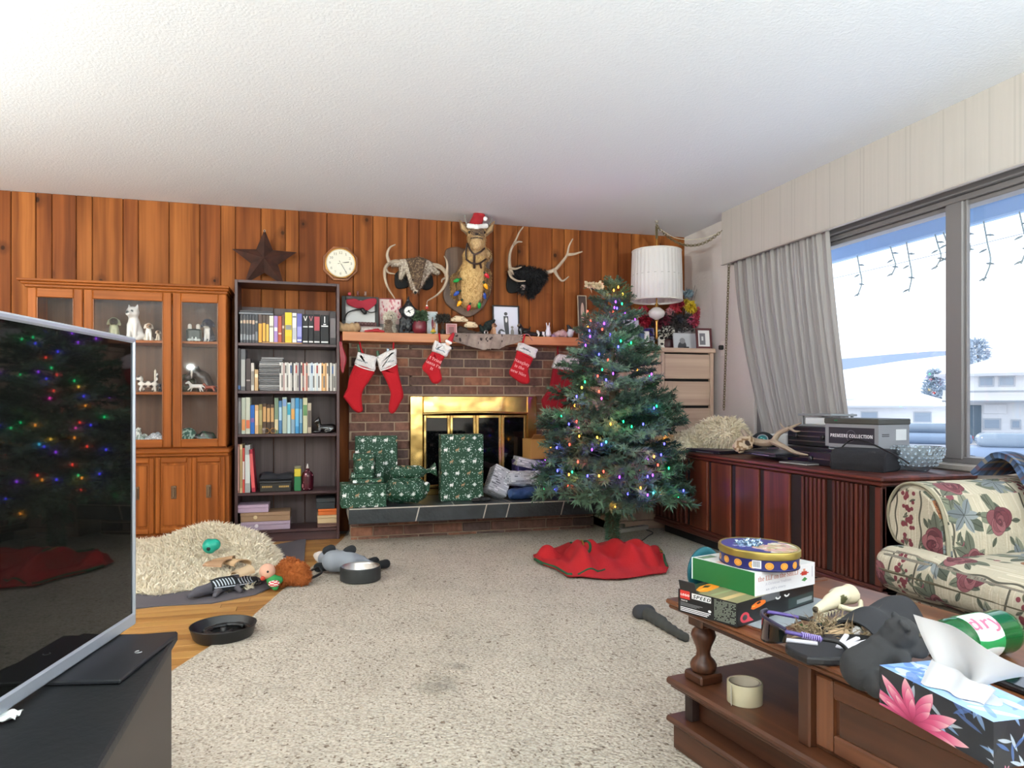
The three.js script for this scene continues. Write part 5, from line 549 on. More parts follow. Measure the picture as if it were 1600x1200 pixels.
  { const t = thing('potted_plant', 'small green shrub in round maroon pot on mantel', 'potted plant', onM(655.5, 0.22)); part(t, 'pot', lathe([[0, 0], [0.035, 0], [0.052, 0.03], [0.054, 0.06], [0.046, 0.088], [0.05, 0.094], [0.044, 0.094], [0.04, 0.085], [0, 0.084]]), cm(0x6e2430, 0.35)); part(t, 'foliage', hair(900, (f) => { const a = f() * 6.3, q = Math.pow(f(), 0.5) * 0.045, y = 0.09 + f() * 0.07; return [V(Math.cos(a) * q, y, Math.sin(a) * q), V(Math.cos(a) * 0.7, 0.6, Math.sin(a) * 0.7)]; }, 0.035, 0.005, 91, 0.7), mat(0x4c6246, 0.8), undefined, 'stuff'); part(t, 'stem', [0, 1, 2, 3].map((i) => sweep([[0, 0.08, 0], [Math.cos(i * 1.6) * 0.02, 0.12, Math.sin(i * 1.6) * 0.02], [Math.cos(i * 1.6) * 0.035, 0.17, Math.sin(i * 1.6) * 0.035]], 0.003, 6, 5)), cm(0x5a4a34, 0.8)); }
  { const t = thing('bauble', 'small red and white bauble hanging from the right antler tip', 'bauble', px(667, 481, 0.235)); part(t, 'ball', new THREE.SphereGeometry(0.013, 14, 10), cm(0xb03830, 0.25)); part(t, 'cap', lathe([[0, 0.022], [0.006, 0.02], [0.007, 0.011], [0, 0.011]], 10), cm(0xe8e0d8, 0.3)); part(t, 'thread', sweep([[0, 0.02, 0], [0.001, 0.04, 0], [0.004, 0.056, 0]], 0.0012, 4, 5), cm(0xd0c8c0, 0.6)); }
  frame('photo_frame', 'white photo frame with two figures right of the potted plant', 667, 684, 487, 0.14, 0.008, cm(0xe4e2e0, 0.5), photo((g, w, h) => { standing(g, 70, 80, 60, '#8a2a38'); standing(g, 100, 95, 50, '#c08a70'); }, '#cdd8dc'));
  solo('yellow_figurine', 'tiny yellow and brown standing figurine before the white photo frame', 'figurine', blob([[0, 0.012, 0, 0.012, 0, 0.03, 0, 0.01], [0, 0.045, 0, 0.009], [0.012, 0.024, 0, 0.005, 0.02, 0.014, 0, 0.004], [-0.012, 0.024, 0, 0.005, -0.02, 0.014, 0, 0.004]], 0.004, 0.005, (x, y) => (y > 0.036 ? '#8a5c40' : y > 0.018 ? '#c8a030' : '#5c7a38')), furM, onM(677, 0.25));
  { const t = thing('dried_plant', 'dark dried flower stems in a small pot right of white frame', 'dried flowers', onM(692, 0.2)); part(t, 'pot', lathe([[0, 0], [0.018, 0], [0.02, 0.03], [0.014, 0.045], [0, 0.045]], 14), cm(0x2e2722, 0.6)); part(t, 'flower_heads', hair(420, (f) => { const a = f() * 6.3, q = Math.sqrt(f()) * 0.045; return [V(Math.cos(a) * q, 0.095 + f() * 0.055, Math.sin(a) * q * 0.6), V(Math.cos(a), 0.5, Math.sin(a))]; }, 0.024, 0.004, 95, 0.9), cm(0x3b362f, 0.9), undefined, 'stuff'); part(t, 'stems', [[-0.02, 0.12], [0.01, 0.17], [0.03, 0.12], [0, 0.14]].map(([x, y]) => sweep([[0, 0.04, 0], [x * 0.5, y * 0.6, 0], [x, y, 0.005]], 0.0018, 5, 5)), cm(0x4a4036, 0.9)); }
  frame('photo_frame', 'tiny pink photo frame standing left of the shelf fungus', 697, 714, 506, 0.25, 0.008, cm(0xc8a0a0, 0.5), photo((g, w, h) => { g.fillStyle = '#7a4a4a'; g.fillRect(30, 40, 70, 110); }, '#a86a6c'));
  const fungus = (l, u, v, z, sx) => solo('shelf_fungus', l, 'fungus', blob([[-0.06 * sx, 0.0, 0, 0.014, 0.05 * sx, -0.002, 0, 0.012], [-0.03 * sx, 0.012, 0, 0.02, 0.02 * sx, 0.01, 0.0, 0.02]], 0.005, 0.016, (x, y) => (Math.sin(x * 90 + Math.sin(y * 300)) > 0.93 ? '#8a745c' : '#dcc6a4')), furM, [...px(u, v, z)]);
  fungus('cream shelf fungus, the left and larger of two on driftwood', 719, 500, 0.2, 1.0); fungus('cream shelf fungus, the right and smaller of two on driftwood', 737, 509, 0.22, 0.75);
  solo('driftwood', 'dark driftwood lump carrying the cream fungus on mantel', 'driftwood', blob([[-0.07, 0.02, 0, 0.02, 0.11, 0.018, 0, 0.018], [-0.04, 0.045, -0.01, 0.03, 0, 0.04, -0.01, 0.026], [0.05, 0.02, 0.01, 0.018]], 0.008, 0.02, null, (x, y) => 0.004 * Math.sin(x * 120) * Math.sin(y * 160)), mat(0x473a32, 0.9), onM(727, 0.19));
  solo('raven_carving', 'dark green black feathered wing carving left of the portrait frame', 'ornament', blob([[-0.035, 0.03, 0, 0.02, 0.02, 0.09, 0, 0.034], [0.02, 0.09, 0, 0.034, 0.06, 0.13, 0, 0.012], [-0.03, 0.04, 0, 0.018, -0.05, 0.085, 0, 0.012], [-0.01, 0.01, 0, 0.02]], 0.007, 0.016, (x, y) => (Math.sin(x * 200 + y * 160) > 0.4 ? '#26332e' : '#1a1f1e')), furM, onM(760, 0.14));
  solo('silver_ring', 'small silver napkin ring beside the dark wing carving', 'ring', new THREE.TorusGeometry(0.016, 0.006, 8, 20).translate(0, 0.022, 0), cm(0xb8b8bc, 0.25, 0.9), onM(759.5, 0.25), 0.5);
  solo('brown_dog_figurine', 'brown seated hound figurine before the portrait frame on mantel', 'figurine', seatedDog(0.1, { col: '#9a6a4a', chest: '#c89a78', ear: 'drop', face: '#6a4430' }), glazeM, onM(771, 0.24), 0.5);
  frame('photo_frame', 'tall black photo frame with standing figure and pale dog', 770, 812, 477, 0.07, 0.011, cm(0x1d1a1e, 0.4), photo((g, w, h) => { g.fillStyle = '#3f3f44'; g.beginPath(); g.moveTo(52, 50); g.lineTo(76, 50); g.lineTo(80, 150); g.lineTo(62, 156); g.lineTo(54, 100); g.fill(); g.beginPath(); g.arc(64, 38, 9, 0, 7); g.fill(); g.fillStyle = '#e8e4e4'; g.beginPath(); g.ellipse(66, 70, 6, 14, 0, 0, 7); g.fill(); g.fillStyle = '#4a4a50'; g.beginPath(); g.moveTo(20, 140); g.quadraticCurveTo(34, 104, 56, 128); g.lineTo(58, 134); g.lineTo(36, 128); g.lineTo(34, 156); g.fill(); g.fillStyle = '#8e8884'; g.beginPath(); g.ellipse(96, 136, 9, 20, 0, 0, 7); g.fill(); g.beginPath(); g.arc(96, 108, 7, 0, 7); g.fill(); }, '#dcdcea'));
  solo('black_terrier_figurine', 'black standing terrier figurine right of the portrait frame', 'figurine', blob([[-0.03, 0.05, 0, 0.022, 0.03, 0.05, 0, 0.02], [-0.03, 0.07, 0, 0.018, -0.045, 0.088, 0.01, 0.016], [-0.06, 0.084, 0.015, 0.009], [-0.03, 0.03, 0.012, 0.009, -0.032, 0.008, 0.012, 0.009], [-0.03, 0.03, -0.012, 0.009, -0.032, 0.008, -0.012, 0.009], [0.03, 0.03, 0.012, 0.009, 0.034, 0.008, 0.012, 0.009], [0.03, 0.03, -0.012, 0.009, 0.034, 0.008, -0.012, 0.009], [0.045, 0.06, 0, 0.006, 0.055, 0.085, 0, 0.004]], 0.005, 0.012, (x, y) => (y > 0.08 && x < -0.05 ? '#6a5a4a' : '#17171a')), glazeM, onM(819, 0.2), 0.2);
  solo('lying_dog_figurine', 'black lying dog figurine between terrier and white rabbit', 'figurine', blob([[-0.05, 0.022, 0, 0.022, 0.05, 0.02, 0, 0.018], [-0.06, 0.042, 0.008, 0.016], [-0.075, 0.038, 0.012, 0.009], [0.05, 0.012, 0, 0.008, 0.1, 0.01, 0.01, 0.005]], 0.005, 0.012), cm(0x151714, 0.4), onM(832, 0.22), 0.1);
  solo('spotted_pup_figurine', 'small black and white dog figurine at left of the white rabbit', 'figurine', blob([[-0.02, 0.03, 0, 0.014, 0.02, 0.03, 0, 0.014], [-0.035, 0.042, 0.004, 0.011], [-0.02, 0.018, 0.008, 0.006, -0.03, 0.005, 0.008, 0.006], [0.02, 0.018, 0.008, 0.006, 0.022, 0.005, 0.008, 0.006], [0.02, 0.018, -0.008, 0.006, 0.022, 0.005, -0.008, 0.006], [0.03, 0.036, 0, 0.004, 0.042, 0.05, 0, 0.003]], 0.004, 0.008, (x) => (Math.sin(x * 150) > 0 ? '#e6e2de' : '#1c1a1c')), glazeM, onM(846, 0.24));
  solo('rabbit_figurine', 'white sitting rabbit figurine with tall ears on right of mantel', 'figurine', blob([[0, 0.028, 0, 0.026], [0, 0.05, 0.008, 0.018], [0.002, 0.072, 0.012, 0.015], [-0.008, 0.085, 0.008, 0.005, -0.012, 0.112, 0.004, 0.004], [0.008, 0.085, 0.008, 0.005, 0.012, 0.112, 0.004, 0.004]], 0.004, 0.01), cm(0xdad6e2, 0.4), onM(856, 0.23), -0.2);
  solo('rose_quartz', 'rough pink quartz stone on right of mantel', 'stone', blob([[-0.03, 0.022, 0, 0.026], [0.02, 0.034, 0, 0.034], [0.05, 0.018, 0, 0.022], [0.02, 0.05, 0, 0.016]], 0.008, 0.006, null, (x, y, z) => 0.006 * Math.sign(Math.sin(x * 110 + y * 60)) * Math.sin(z * 90 + y * 80)), phys(0xc4a0a0, 0.35, {}), onM(874, 0.2));
  solo('amethyst_chip', 'small lilac crystal left of the pink quartz stone', 'stone', blob([[0, 0.014, 0, 0.016], [0.014, 0.01, 0, 0.012]], 0.005, 0.004), phys(0xa88aa8, 0.3, {}), onM(864, 0.22));
  solo('penguin_ornament', 'black and white bird ornament beside the tree on mantel', 'ornament', blob([[0, 0.034, 0, 0.03], [0, 0.075, 0, 0.022, -0.014, 0.1, 0, 0.01], [0.02, 0.06, 0.016, 0.014]], 0.006, 0.012, (x, y, z) => (z > 0.012 && y < 0.07 ? '#c8c8d2' : '#1e1a20')), glazeM, onM(890, 0.2));
  frame('photo_frame', 'narrow silver framed portrait half hidden behind the tree top', 904, 918, 461, 0.06, 0.006, cm(0xb8a890, 0.4), photo((g, w, h) => { g.fillStyle = '#c8a898'; g.beginPath(); g.ellipse(70, 60, 28, 36, 0, 0, 7); g.fill(); g.fillStyle = '#6a2a30'; g.fillRect(30, 100, 80, 60); }, '#4a3a34'));
  // animal hide laid over the shelf and hanging over its edge
  const hid = tex(256, 128, (u, v) => { const n = fbm(u, v, 12, 8, 4, 505), s = fbm(u, v, 24, 10, 2, 511) > 0.72; return s ? [58, 48, 46] : [lerp(112, 176, n), lerp(98, 158, n), lerp(90, 148, n)]; });
  const edge = [[704, 534], [712, 537], [722, 541], [738, 544], [753, 547], [764, 544.5], [776, 545], [788, 539], [797, 536], [806, 531]], xa = PZ(705, 520, 0.3).x, xb = PZ(815, 520, 0.3).x;
  const g = surf(70, 26, (s, v) => { const x = lerp(xa, xb, s), b = s * (edge.length - 1), i = Math.min(edge.length - 2, Math.floor(b)), vy = lerp(edge[i][1], edge[i + 1][1], b - i), yb = PZ(760, vy, 0.31).y; const w = 0.003 * Math.sin(s * 40) + 0.002 * Math.sin(s * 95 + v * 9); if (v < 0.5) return [x, MY + 0.006 + w * 0.5, lerp(0.17 + 0.02 * Math.sin(s * 17), FP.mz + 0.004, v * 2)]; const q = (v - 0.5) * 2; return [x + 0.01 * Math.sin(q * 3) * (s - 0.5), lerp(MY + 0.005, yb, q), FP.mz + 0.0075 + w + 0.004 * q]; }, 0.004, 1, 0.6);
  solo('animal_hide', 'grey brown animal hide draped over the middle of the mantel', 'hide', g, mat(0xffffff, 0.95, { map: hid }));
  // gold ribbon hanging right of the naughty stocking
  solo('ribbon_loop', 'thin pale cord arching over the small stocking at mantel edge', 'cord', sweep([[808, 530, 0.31], [817, 523, 0.315], [826, 523, 0.315], [832, 532, 0.315]].map((p) => px(...p)), 0.003, 16, 6), cm(0xb07a78, 0.5));
}
// ───────────── wrapped gifts on the hearth ─────────────
const HY = FP.hy + 0.0006;
const wrap = canvasTex(512, 512, (g, w) => { g.fillStyle = '#15452e'; g.fillRect(0, 0, w, w); const f = rng(12); for (let i = 0; i < 420; i++) { g.fillStyle = f() > 0.35 ? '#d9e6df' : '#8fb4a0'; g.beginPath(); g.arc(f() * w, f() * w, 2 + f() * 3.5, 0, 7); g.fill(); } for (let j = 0; j < 4; j++) for (let i = 0; i < 4; i++) { const x = i * 128 + (j % 2) * 64 + 30, y = j * 128 + 40; g.save(); g.translate(x, y); if ((i + j) % 3 === 0) { g.fillStyle = '#eef2ee'; g.fillRect(-24, -3, 48, 8); g.fillRect(-3, -22, 8, 44); g.rotate(0.8); g.fillRect(-20, -3, 40, 7); g.fillRect(-3, -20, 7, 40); } else if ((i + j) % 3 === 1) { g.fillStyle = '#f2f2ee'; g.beginPath(); g.ellipse(0, 0, 22, 15, 0.2, 0, 7); g.fill(); g.fillRect(12, -26, 9, 24); g.fillRect(-18, 8, 6, 16); g.fillRect(8, 8, 6, 16); } else { g.fillStyle = '#b08a68'; g.beginPath(); g.ellipse(0, 0, 22, 10, -0.3, 0, 7); g.fill(); g.fillRect(14, -24, 6, 20); g.fillRect(-16, 4, 5, 20); g.fillRect(6, 2, 5, 22); } g.restore(); } });
wrap.repeat.set(3.0, 3.0);
const wrapM = mat(0xffffff, 0.6, { map: wrap, bumpMap: tex(128, 128, (u, v) => fbm(u, v, 4, 4, 3, 606), 3, 3, false), bumpScale: 0.008 });
function gift(label, x0, x1, z, y, h, d, turn = 0, m = wrapM, group, flaps = true) { const w = x1 - x0, t = thing('wrapped_gift', label, 'gift', [(x0 + x1) / 2, y, z], turn, group); part(t, 'paper', bx(w, h, d, 0, h / 2, 0, 0.004), m); if (flaps) part(t, 'folded_flap', [extrude([[-d / 2 + 0.006, 0.006], [d / 2 - 0.006, 0.006], [0.01, h * 0.45], [-0.01, h * 0.45]], 0.0024, 0.0008).rotateY(-Math.PI / 2).translate(-w / 2 + 0.0002, 0, 0)], m); return t; }
const gx = (u, z) => PZ(u, 770, z).x, gh = (v, u, z) => PZ(u, v, z).y - HY;
gift('tall green wrapped gift standing upright before the fireplace doors', gx(690, 0.5), gx(756, 0.5), 0.43, HY, gh(679, 720, 0.5), 0.12, -0.02);
gift('square flat green wrapped gift leaning at the back left of hearth', gx(555, 0.26), gx(621, 0.26), 0.24, HY, gh(681, 590, 0.26), 0.05);
gift('large low green wrapped box at front left corner of hearth', gx(533, 0.62), gx(603, 0.62), 0.53, HY, gh(757, 560, 0.62), 0.22, 0.02);
const b1 = gh(757, 560, 0.62) + HY + 0.0006;
gift('flat green wrapped box at bottom of the small stack on the big box', gx(549, 0.52), gx(598, 0.52), 0.5, b1, 0.03, 0.14, 0.08);
gift('thin green wrapped box in the middle of the small stack', gx(549, 0.52), gx(582, 0.52), 0.49, b1 + 0.0306, 0.035, 0.12, -0.05);
gift('cube shaped green wrapped gift near the top of the small stack', gx(554, 0.52), gx(583, 0.52), 0.49, b1 + 0.0662, 0.085, 0.12, 0.05);
gift('small green wrapped gift crowning the small stack at left', gx(552, 0.5), gx(584, 0.5), 0.48, b1 + 0.1518, 0.045, 0.1, -0.06);
gift('upright slim green wrapped gift right of the small stack', gx(586, 0.46), gx(600, 0.46), 0.44, b1 - 0.0 + 0.0306, 0.14, 0.04, 0.1);
{ const t = thing('wrapped_gift', 'round lumpy green wrapped gift right of the big low box', 'gift', [gx(634, 0.52), HY, 0.5]); const g = blob([[-0.07, 0.09, 0, 0.085, 0.07, 0.09, 0, 0.085]], 0.01, 0.02, null, (x, y, z) => 0.007 * Math.sin(x * 60 + y * 70) * Math.sin(z * 70 + y * 40)); part(t, 'paper', uvBox(g.toNonIndexed()), wrapM); part(t, 'gathered_end', blob([[-0.15, 0.1, 0.03, 0.02, -0.135, 0.14, 0.04, 0.012], [0.14, 0.12, 0.03, 0.03, 0.15, 0.09, 0.05, 0.012]], 0.007, 0.01), wrapM); }
{ const y = HY + 0.165; const t = thing('wrapped_gift', 'cracker shaped green gift with twisted end lying on the lumpy gift', 'gift', [gx(640, 0.48), y, 0.48], -0.08); part(t, 'paper', [uvBox(blob([[-0.09, 0.05, 0, 0.046, 0.06, 0.05, 0, 0.046]], 0.01, 0.01, null, (x, y2, z) => 0.005 * Math.sin(x * 80 + y2 * 60) * Math.sin(z * 80)).toNonIndexed())], wrapM); part(t, 'twisted_end', uvBox(lathe([[0.04, 0], [0.012, 0.035], [0.016, 0.055], [0.05, 0.1], [0.044, 0.102], [0.006, 0.05]], 14).rotateZ(-Math.PI / 2 + 0.15).translate(0.085, 0.05, 0).toNonIndexed()), wrapM); }
const silver = canvasTex(256, 256, (g, w) => { g.fillStyle = '#b9bcc4'; g.fillRect(0, 0, w, w); const f = rng(88); for (let i = 0; i < 150; i++) { g.fillStyle = pick(['#8a8c96', '#dfe1e6', '#54565e', '#f0f0f4'], f); g.fillRect(f() * w, Math.floor(f() * 14) * 18, 14 + f() * 34, 8); } }); silver.repeat.set(4, 4);
const silverM = mat(0xffffff, 0.35, { map: silver, bumpMap: wrapM.bumpMap, bumpScale: 0.012 });
{ const a = gx(780, 0.55); const t = gift('silver wrapped gift tilted on its corner right of the tall green gift', -0.075, 0.075, 0, 0, 0.21, 0.11, 0, silverM, undefined, false); t.position.set(gx(775, 0.5), HY + 0.03, 0.44); t.rotation.set(-0.35, 0.25, -0.5, 'YXZ');
  const s2 = thing('wrapped_gift', 'rounded silver wrapped parcel lying on the blue gift', 'gift', [gx(822, 0.45), HY + 0.085, 0.43], 0.1); part(s2, 'paper', uvBox(blob([[-0.1, 0.06, 0, 0.055, 0.1, 0.05, 0, 0.06]], 0.01, 0.02, null, (x, y, z) => 0.006 * Math.sin(x * 50 + y * 60) * Math.sin(z * 70)).toNonIndexed()), silverM);
  const s3 = gift('striped silver gift behind the rounded silver parcel', -0.13, 0.13, 0, 0, 0.07, 0.14, 0, silverM, undefined, false); s3.position.set(gx(830, 0.3), HY + 0.2, 0.27); s3.rotation.set(0, 0, -0.22); part(s3, 'paper_band', bx(0.1, 0.073, 0.143, 0.06, 0.035, 0, 0.003), cm(0x9a94b8, 0.4));
  const blueM = mat(0xffffff, 0.35, { map: tex(128, 128, (u, v) => { const n = fbm(u, v, 6, 3, 3, 71); return [lerp(28, 78, n), lerp(52, 104, n), lerp(96, 150, n)]; }, 4, 4), bumpMap: wrapM.bumpMap, bumpScale: 0.012 });
  const bl = thing('wrapped_gift', 'soft blue wrapped parcel at the front of the hearth near the tree', 'gift', [gx(828, 0.58), HY, 0.52], 0.06); part(bl, 'paper', uvBox(blob([[-0.11, 0.04, 0, 0.04, 0.13, 0.045, -0.02, 0.045], [-0.1, 0.04, -0.06, 0.035, 0.12, 0.045, -0.07, 0.04]], 0.01, 0.03, null, (x, y, z) => 0.005 * Math.sin(x * 60 + z * 50) * Math.sin(y * 90)).toNonIndexed()), blueM);
  const bag = thing('black_bag', 'small crumpled black bag with silver tag between the gifts', 'bag', [gx(752, 0.6), HY, 0.56]); part(bag, 'sack', blob([[-0.05, 0.012, 0, 0.014, 0.06, 0.014, 0, 0.016], [0.02, 0.02, -0.02, 0.018]], 0.006, 0.012, null, (x, y, z) => 0.003 * Math.sin(x * 150) * Math.sin(z * 140)), ink); part(bag, 'tag', bx(0.03, 0.004, 0.012, -0.03, 0.03, 0.008, 0.001), cm(0xb0b0b0, 0.3, 0.7)); }
{ const t = thing('cardboard_box', 'open tan cardboard box beside the tree on the hearth', 'box', [gx(845, 0.3), HY + 0.275, 0.25], 0.1); part(t, 'panel', [bx(0.2, 0.15, 0.006, 0, 0.075, 0.08, 0.001), bx(0.006, 0.15, 0.16, -0.1, 0.075, 0, 0.001), bx(0.006, 0.15, 0.16, 0.1, 0.075, 0, 0.001), bx(0.2, 0.15, 0.006, 0, 0.075, -0.08, 0.001), bx(0.2, 0.006, 0.16, 0, 0.003, 0, 0.001)], cm(0xc09050, 0.85)); part(t, 'flap', [tilt(bx(0.2, 0.07, 0.005, 0, 0.035, 0), 1.0, 0, 0).translate(0, 0.15, 0.08)], cm(0xb48448, 0.85));
  gift('dark purple and blue wrapped box under the cardboard box by the tree', gx(806, 0.3), gx(872, 0.3), 0.25, HY, 0.27, 0.14, 0.1, mat(0xffffff, 0.4, { map: tex(128, 128, (u, v) => { const n = fbm(u, v, 8, 8, 3, 73); return n > 0.5 ? [88, 78, 140] : [40, 40, 84]; }, 4, 4) })); }
// ───────────── oak chest in the corner ─────────────
const OAK = mat(0xffffff, 0.5, { map: woodTex([206, 178, 156], [178, 148, 128], 501, { streak: 14, fine: 60, wob: 0.6 }) });
const CH = { x0: 2.13, x1: 3.005, zf: 0.55, zb: 0.05, y1: 1.385 };
{
  const t = thing('corner_chest', 'pale oak chest with one tall door and four drawers in the corner', 'chest'); const { x0, x1, zf, zb, y1 } = CH, k = 0.03;
  part(t, 'top_panel', bb(x0 - 0.01, x1 + 0.012, y1 - 0.035, y1, zb, zf + 0.015, 0.006, 'x'), OAK); part(t, 'side_panel', bb(x0, x0 + k, 0, y1 - 0.035, zb, zf, 0.003), OAK); part(t, 'side_panel', bb(x1 - k, x1, 0, y1 - 0.035, zb, zf, 0.003), OAK);
  part(t, 'back_panel', bb(x0, x1, 0, y1 - 0.035, zb, zb + 0.01, 0.001), OAK); const mid = XZ(1036, zf);
  part(t, 'divider', bb(mid - 0.012, mid + 0.012, 0.05, y1 - 0.035, zb, zf, 0.002), OAK); part(t, 'plinth', bb(x0, x1, 0, 0.07, zb, zf - 0.01, 0.003, 'x'), OAK); part(t, 'interior', bb(x0 + k, x1 - k, 0.05, y1 - 0.04, zb + 0.012, zf - 0.03, 0), cm(0x120d0b, 0.9));  // near-black block inside stands in for the shade in the drawer gaps
  const d = part(t, 'door', bb(x0 + k + 0.003, mid - 0.014, 0.075, y1 - 0.042, zf - 0.022, zf - 0.002, 0.003), OAK); part(d, 'handle', bb(mid - 0.045, mid - 0.03, 0.72, 0.83, zf - 0.003, zf + 0.014, 0.004), cm(0x6a5448, 0.6));
  const ys = [[1.148, 1.338], [0.942, 1.128], [0.737, 0.922], [0.532, 0.717], [0.08, 0.512]];
  for (const [a, b] of ys) part(t, 'drawer', bb(mid + 0.016, x1 - k - 0.003, a, b, zf - 0.022, zf - 0.002, 0.004, 'x'), OAK);
}
const TY = CH.y1 + 0.0006;
{ // swag lamp over the chest
  const z = 0.44, c = PZ(1026, 430, z), r = 0.197, yT = PZ(1026, 393, z).y, yB = PZ(1026, 470, z).y, t = thing('swag_lamp', 'hanging lamp with white pleated drum shade and white glass globe', 'lamp', [c.x, 0, z]);
  const pl = lathe([[r, yB], [r * 0.985, lerp(yB, yT, 0.5)], [r * 0.95, yT]], 144), p = pl.attributes.position; for (let i = 0; i < p.count; i++) { const a = Math.atan2(p.getZ(i), p.getX(i)), k = 1 + 0.012 * Math.sin(a * 36); p.setX(i, p.getX(i) * k); p.setZ(i, p.getZ(i) * k); } pl.computeVertexNormals();
  part(t, 'shade', pl, phys(0xe9e4e2, 0.9, { transmission: 0.3, thickness: 0, side: THREE.DoubleSide })); part(t, 'shade_rim', [new THREE.TorusGeometry(r, 0.006, 8, 60).rotateX(Math.PI / 2).translate(0, yB, 0), new THREE.TorusGeometry(r * 0.95, 0.006, 8, 60).rotateX(Math.PI / 2).translate(0, yT, 0)], cm(0xd6cfc8, 0.7));
  part(t, 'stitching', [...Array(24)].map((_, i) => { const a = i / 24 * Math.PI * 2; return tilt(bx(0.018, 0.0025, 0.002, 0, 0, r * 0.995), 0, a, 0).translate(0, lerp(yB, yT, 0.5), 0); }), cm(0x9a948e, 0.8));
  const yg = PZ(1026, 490, z).y; part(t, 'globe', lathe([[0.012, yg + 0.05], [0.03, yg + 0.044], [0.062, yg + 0.018], [0.066, yg], [0.055, yg - 0.026], [0.02, yg - 0.044], [0.012, yg - 0.05]], 32), phys(0xd9d0cc, 0.2, { clearcoat: 0.5 }));
  part(t, 'brass_stem', [lathe([[0.006, yT], [0.006, yg + 0.08], [0.016, yg + 0.072], [0.012, yg + 0.05], [0.02, yg + 0.046], [0, yg + 0.046]], 14), lathe([[0, yg - 0.046], [0.018, yg - 0.05], [0.011, yg - 0.062], [0.009, yg - 0.17], [0.014, yg - 0.19], [0.004, yg - 0.2], [0, yg - 0.205]].reverse(), 14), new THREE.CylinderGeometry(0.005, 0.005, 0.1, 8).translate(0, yT + 0.05, 0)], brassM);
  part(t, 'spider', [0, 1, 2].map((i) => tilt(bx(r * 0.95, 0.004, 0.004, r * 0.475, 0, 0), 0, i * 2.09, 0).translate(0, yT, 0)), brassM);
  const hookP = V(0, CEIL, 0), chain = (a, b, sag, n) => { const out = []; for (let i = 0; i < n; i++) { const s = (i + 0.5) / n, p = a.clone().lerp(b, s); p.y -= sag * 4 * s * (1 - s); const q = a.clone().lerp(b, s + 0.01); q.y -= sag * 4 * (s + 0.01) * (0.99 - s); const d = q.sub(p).normalize(), g = new THREE.TorusGeometry(0.0095, 0.0024, 5, 10).scale(1.5, 1, 1).rotateX((i % 2) * Math.PI / 2); g.applyQuaternion(new THREE.Quaternion().setFromUnitVectors(V(1, 0, 0), d)); out.push(g.translate(p.x, p.y, p.z)); } return out; };
  part(t, 'ceiling_hook', [lathe([[0, 0], [0.014, 0], [0.01, -0.012], [0.004, -0.02], [0, -0.02]], 12).translate(0, CEIL, 0), new THREE.TorusGeometry(0.012, 0.0025, 6, 14, 4.6).translate(0, CEIL - 0.03, 0)], cm(0xc8c0b4, 0.3, 0.8));
  const goldC = mat(0x75684e, 0.45, { metalness: 0.6 });
  part(t, 'chain', chain(V(0, CEIL - 0.04, 0), V(0, yT + 0.1, 0), 0, 12), goldC);
  const vp = PX(1128, 361, 2.925); part(t, 'swag_chain', chain(V(0, CEIL - 0.04, 0), V(vp.x - c.x - 0.005, vp.y, vp.z - z), 0.13, 34), goldC);
  part(t, 'flex', [sweep([[0, CEIL - 0.045, 0], [(vp.x - c.x) * 0.3, CEIL - 0.15, (vp.z - z) * 0.3], [(vp.x - c.x) * 0.65, CEIL - 0.18, (vp.z - z) * 0.65], [vp.x - c.x - 0.005, vp.y - 0.01, vp.z - z]], 0.0025, 24, 5)], cm(0xb8ad96, 0.6));
  const a = PX(1139, 415, 2.985), b = PX(1131, 640, 2.985); part(t, 'drop_chain', chain(V(a.x - c.x, 1.99, a.z - z), V(b.x - c.x, b.y, b.z - z), 0, 56), goldC);
  part(t, 'drop_flex', [sweep([[a.x - c.x + 0.004, 1.99, a.z - z], [a.x - c.x + 0.006, 1.5, (a.z + b.z) / 2 - z], [b.x - c.x + 0.004, b.y, b.z - z]], 0.0025, 12, 5)], cm(0xb8ad96, 0.6));
  const so = PX(1129, 545, 3.05); const st = thing('wall_socket', 'cream wall socket with black plug left of the curtain', 'socket', [XR - 0.001, so.y, so.z]); part(st, 'plate', bx(0.006, 0.115, 0.07, -0.003, 0, 0, 0.002), cm(0xe2dad2, 0.5)); part(st, 'plug', bx(0.035, 0.035, 0.03, -0.022, 0.01, 0, 0.006), ink);
}
